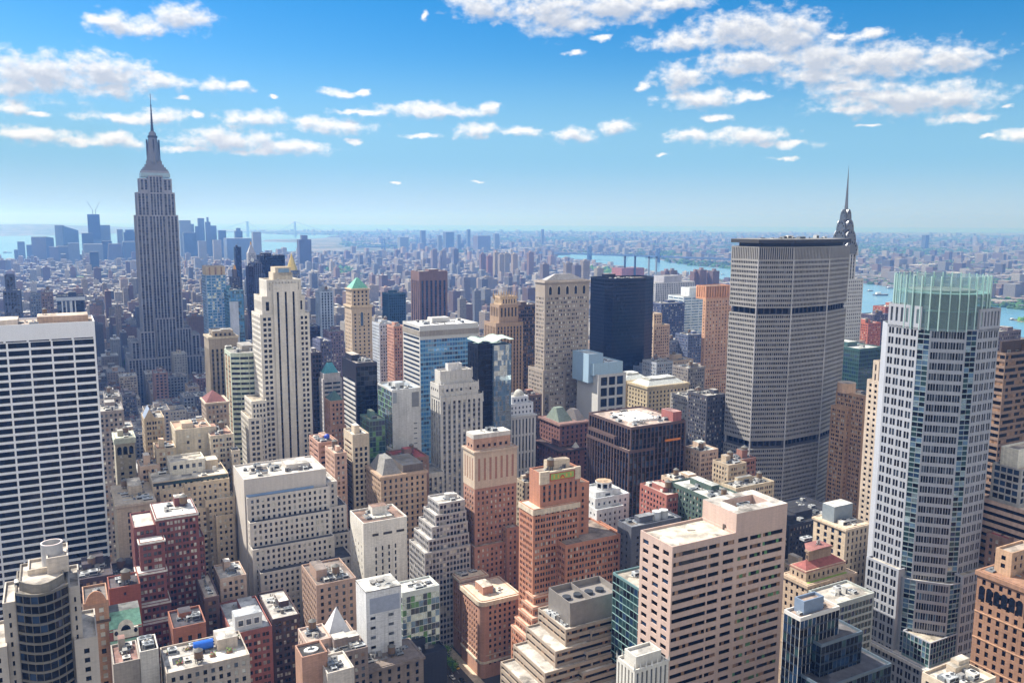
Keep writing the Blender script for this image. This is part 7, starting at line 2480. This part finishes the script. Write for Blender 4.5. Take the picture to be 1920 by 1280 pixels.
# trees of the far shore and of the parks
tr = MB()
tg = [pl('#2f4f24', .9, var=.3), pl('#3f6a2c', .9, var=.3), pl('#5b8a36', .9, var=.3)]


def clump(x, y, r, h, m_):
    n = 7
    base = [(x + r * cos(2 * pi * i / n) * R.uniform(.7, 1.2), y + r * sin(2 * pi * i / n) * R.uniform(.7, 1.2), h * R.uniform(.25, .45)) for i in range(n)]
    top = [(x + r * .55 * cos(2 * pi * i / n + .4), y + r * .55 * sin(2 * pi * i / n + .4), h * R.uniform(.75, 1.05)) for i in range(n)]
    for i in range(n):
        j = (i + 1) % n
        tr.face([(base[i][0], base[i][1], 0), (base[j][0], base[j][1], 0), base[j], base[i]], m_)
        tr.face([base[i], base[j], top[j], top[i]], m_)
    tr.face(top, m_)


for x, y, D in far_green[:7000]:
    if in_poly(x, y, RIVER):
        continue
    for k in range(2):
        clump(x + R.uniform(-25, 25), y + R.uniform(-25, 25), R.uniform(8, 22), R.uniform(9, 17), tg[R.choice((0, 0, 1))])
for P in PARKS:
    xs, ys = [p[0] for p in P], [p[1] for p in P]
    for k in range(200):
        x, y = R.uniform(min(xs), max(xs)), R.uniform(min(ys), max(ys))
        if in_poly(x, y, P):
            clump(x, y, R.uniform(6, 12), R.uniform(9, 16), tg[R.choice((1, 2, 2))])
for k in range(900):
    v, u = R.uniform(1400, 4500), R.uniform(-1500, 3000)
    p = UX * u + VX * v
    X, Y, Z = proj((p.x, p.y, 0))
    if 0 < X < 1380 and Y > 495 and not any(in_poly(p.x, p.y, W_) for W_ in P_W):
        clump(p.x, p.y, R.uniform(4, 8), R.uniform(9, 17), tg[R.choice((0, 1, 1, 2))])
xi, yi = on_ground(1925, 602)
for k in range(24):
    clump(xi + R.uniform(-20, 60), yi + R.uniform(-30, 30), R.uniform(5, 9), R.uniform(8, 14), tg[2])
o = tr.build('distant_trees')
tag(o, 'green tree cover in parks and streets of the far city', 'trees', None, 'stuff')
isl = sheet('island', [(xi - 34, yi - 30), (xi + 120, yi - 46), (xi + 120, yi + 46), (xi - 28, yi + 30)], .8, roofm('#8a8f70'))

# ================================================================== haze
mb = MB()
mb.box(-47000, 47000, -1300, 45500, -1, 480, plain('#ffffff'))
mb.face([(-47000, -1300, -1), (-47000, 45500, -1), (47000, 45500, -1), (47000, -1300, -1)], plain('#ffffff'))
hm, T = new_mat('haze_air')
vp = T.n('ShaderNodeVolumePrincipled', {'Color': (.17, .39, 1.0, 1), 'Absorption Color': (.8, .84, 1, 1), 'Density': 1 / 7800, 'Anisotropy': 0.3})
T.n('ShaderNodeOutputMaterial', {'Volume': vp.outputs[0]})
mb.mats = [hm]
mb.mi = [0] * len(mb.f)
hz = mb.build('haze')
hz['kind'] = 'stuff'

# a fair weather cloud high on the left, over the tallest tower's quarter
cl = bpy.data.meshes.new('cloud')
import bmesh
bm = bmesh.new()
R = random.Random(5)
for k in range(70):
    u, v_ = R.uniform(-1, 1.0), R.uniform(-1, 1)
    if u * u + v_ * v_ > 1:
        continue
    r = R.uniform(60, 130)
    if k % 3 == 0:
        u, v_ = 1.0 + R.uniform(0, 1.35), -.32 + R.uniform(-.24, .26)
    mtx = Matrix.Translation((-1590 + 215 * u, 1720 + 640 * v_, 1100 + R.uniform(-20, 60))) @ Matrix.Diagonal((r, r, r * .6, 1))
    bmesh.ops.create_icosphere(bm, subdivisions=3, radius=1, matrix=mtx)
for vtx in bm.verts:
    q = vtx.co * .02
    vtx.co += vtx.normal * 14 * (sin(q.x * 3 + q.y) * cos(q.y * 2.3 + q.z * 4) + .5 * sin(q.x * 7.1 + q.z * 5))
bm.to_mesh(cl)
bm.free()
cl.materials.append(plain('#ffffff', 1.0, var=.02))
cl.polygons.foreach_set('use_smooth', [True] * len(cl.polygons))
o = bpy.data.objects.new('cloud', cl)
COL.objects.link(o)
tag(o, 'white fair weather cloud high above the left of the city', 'cloud', None, 'stuff')
print('objects', len(SC.objects))
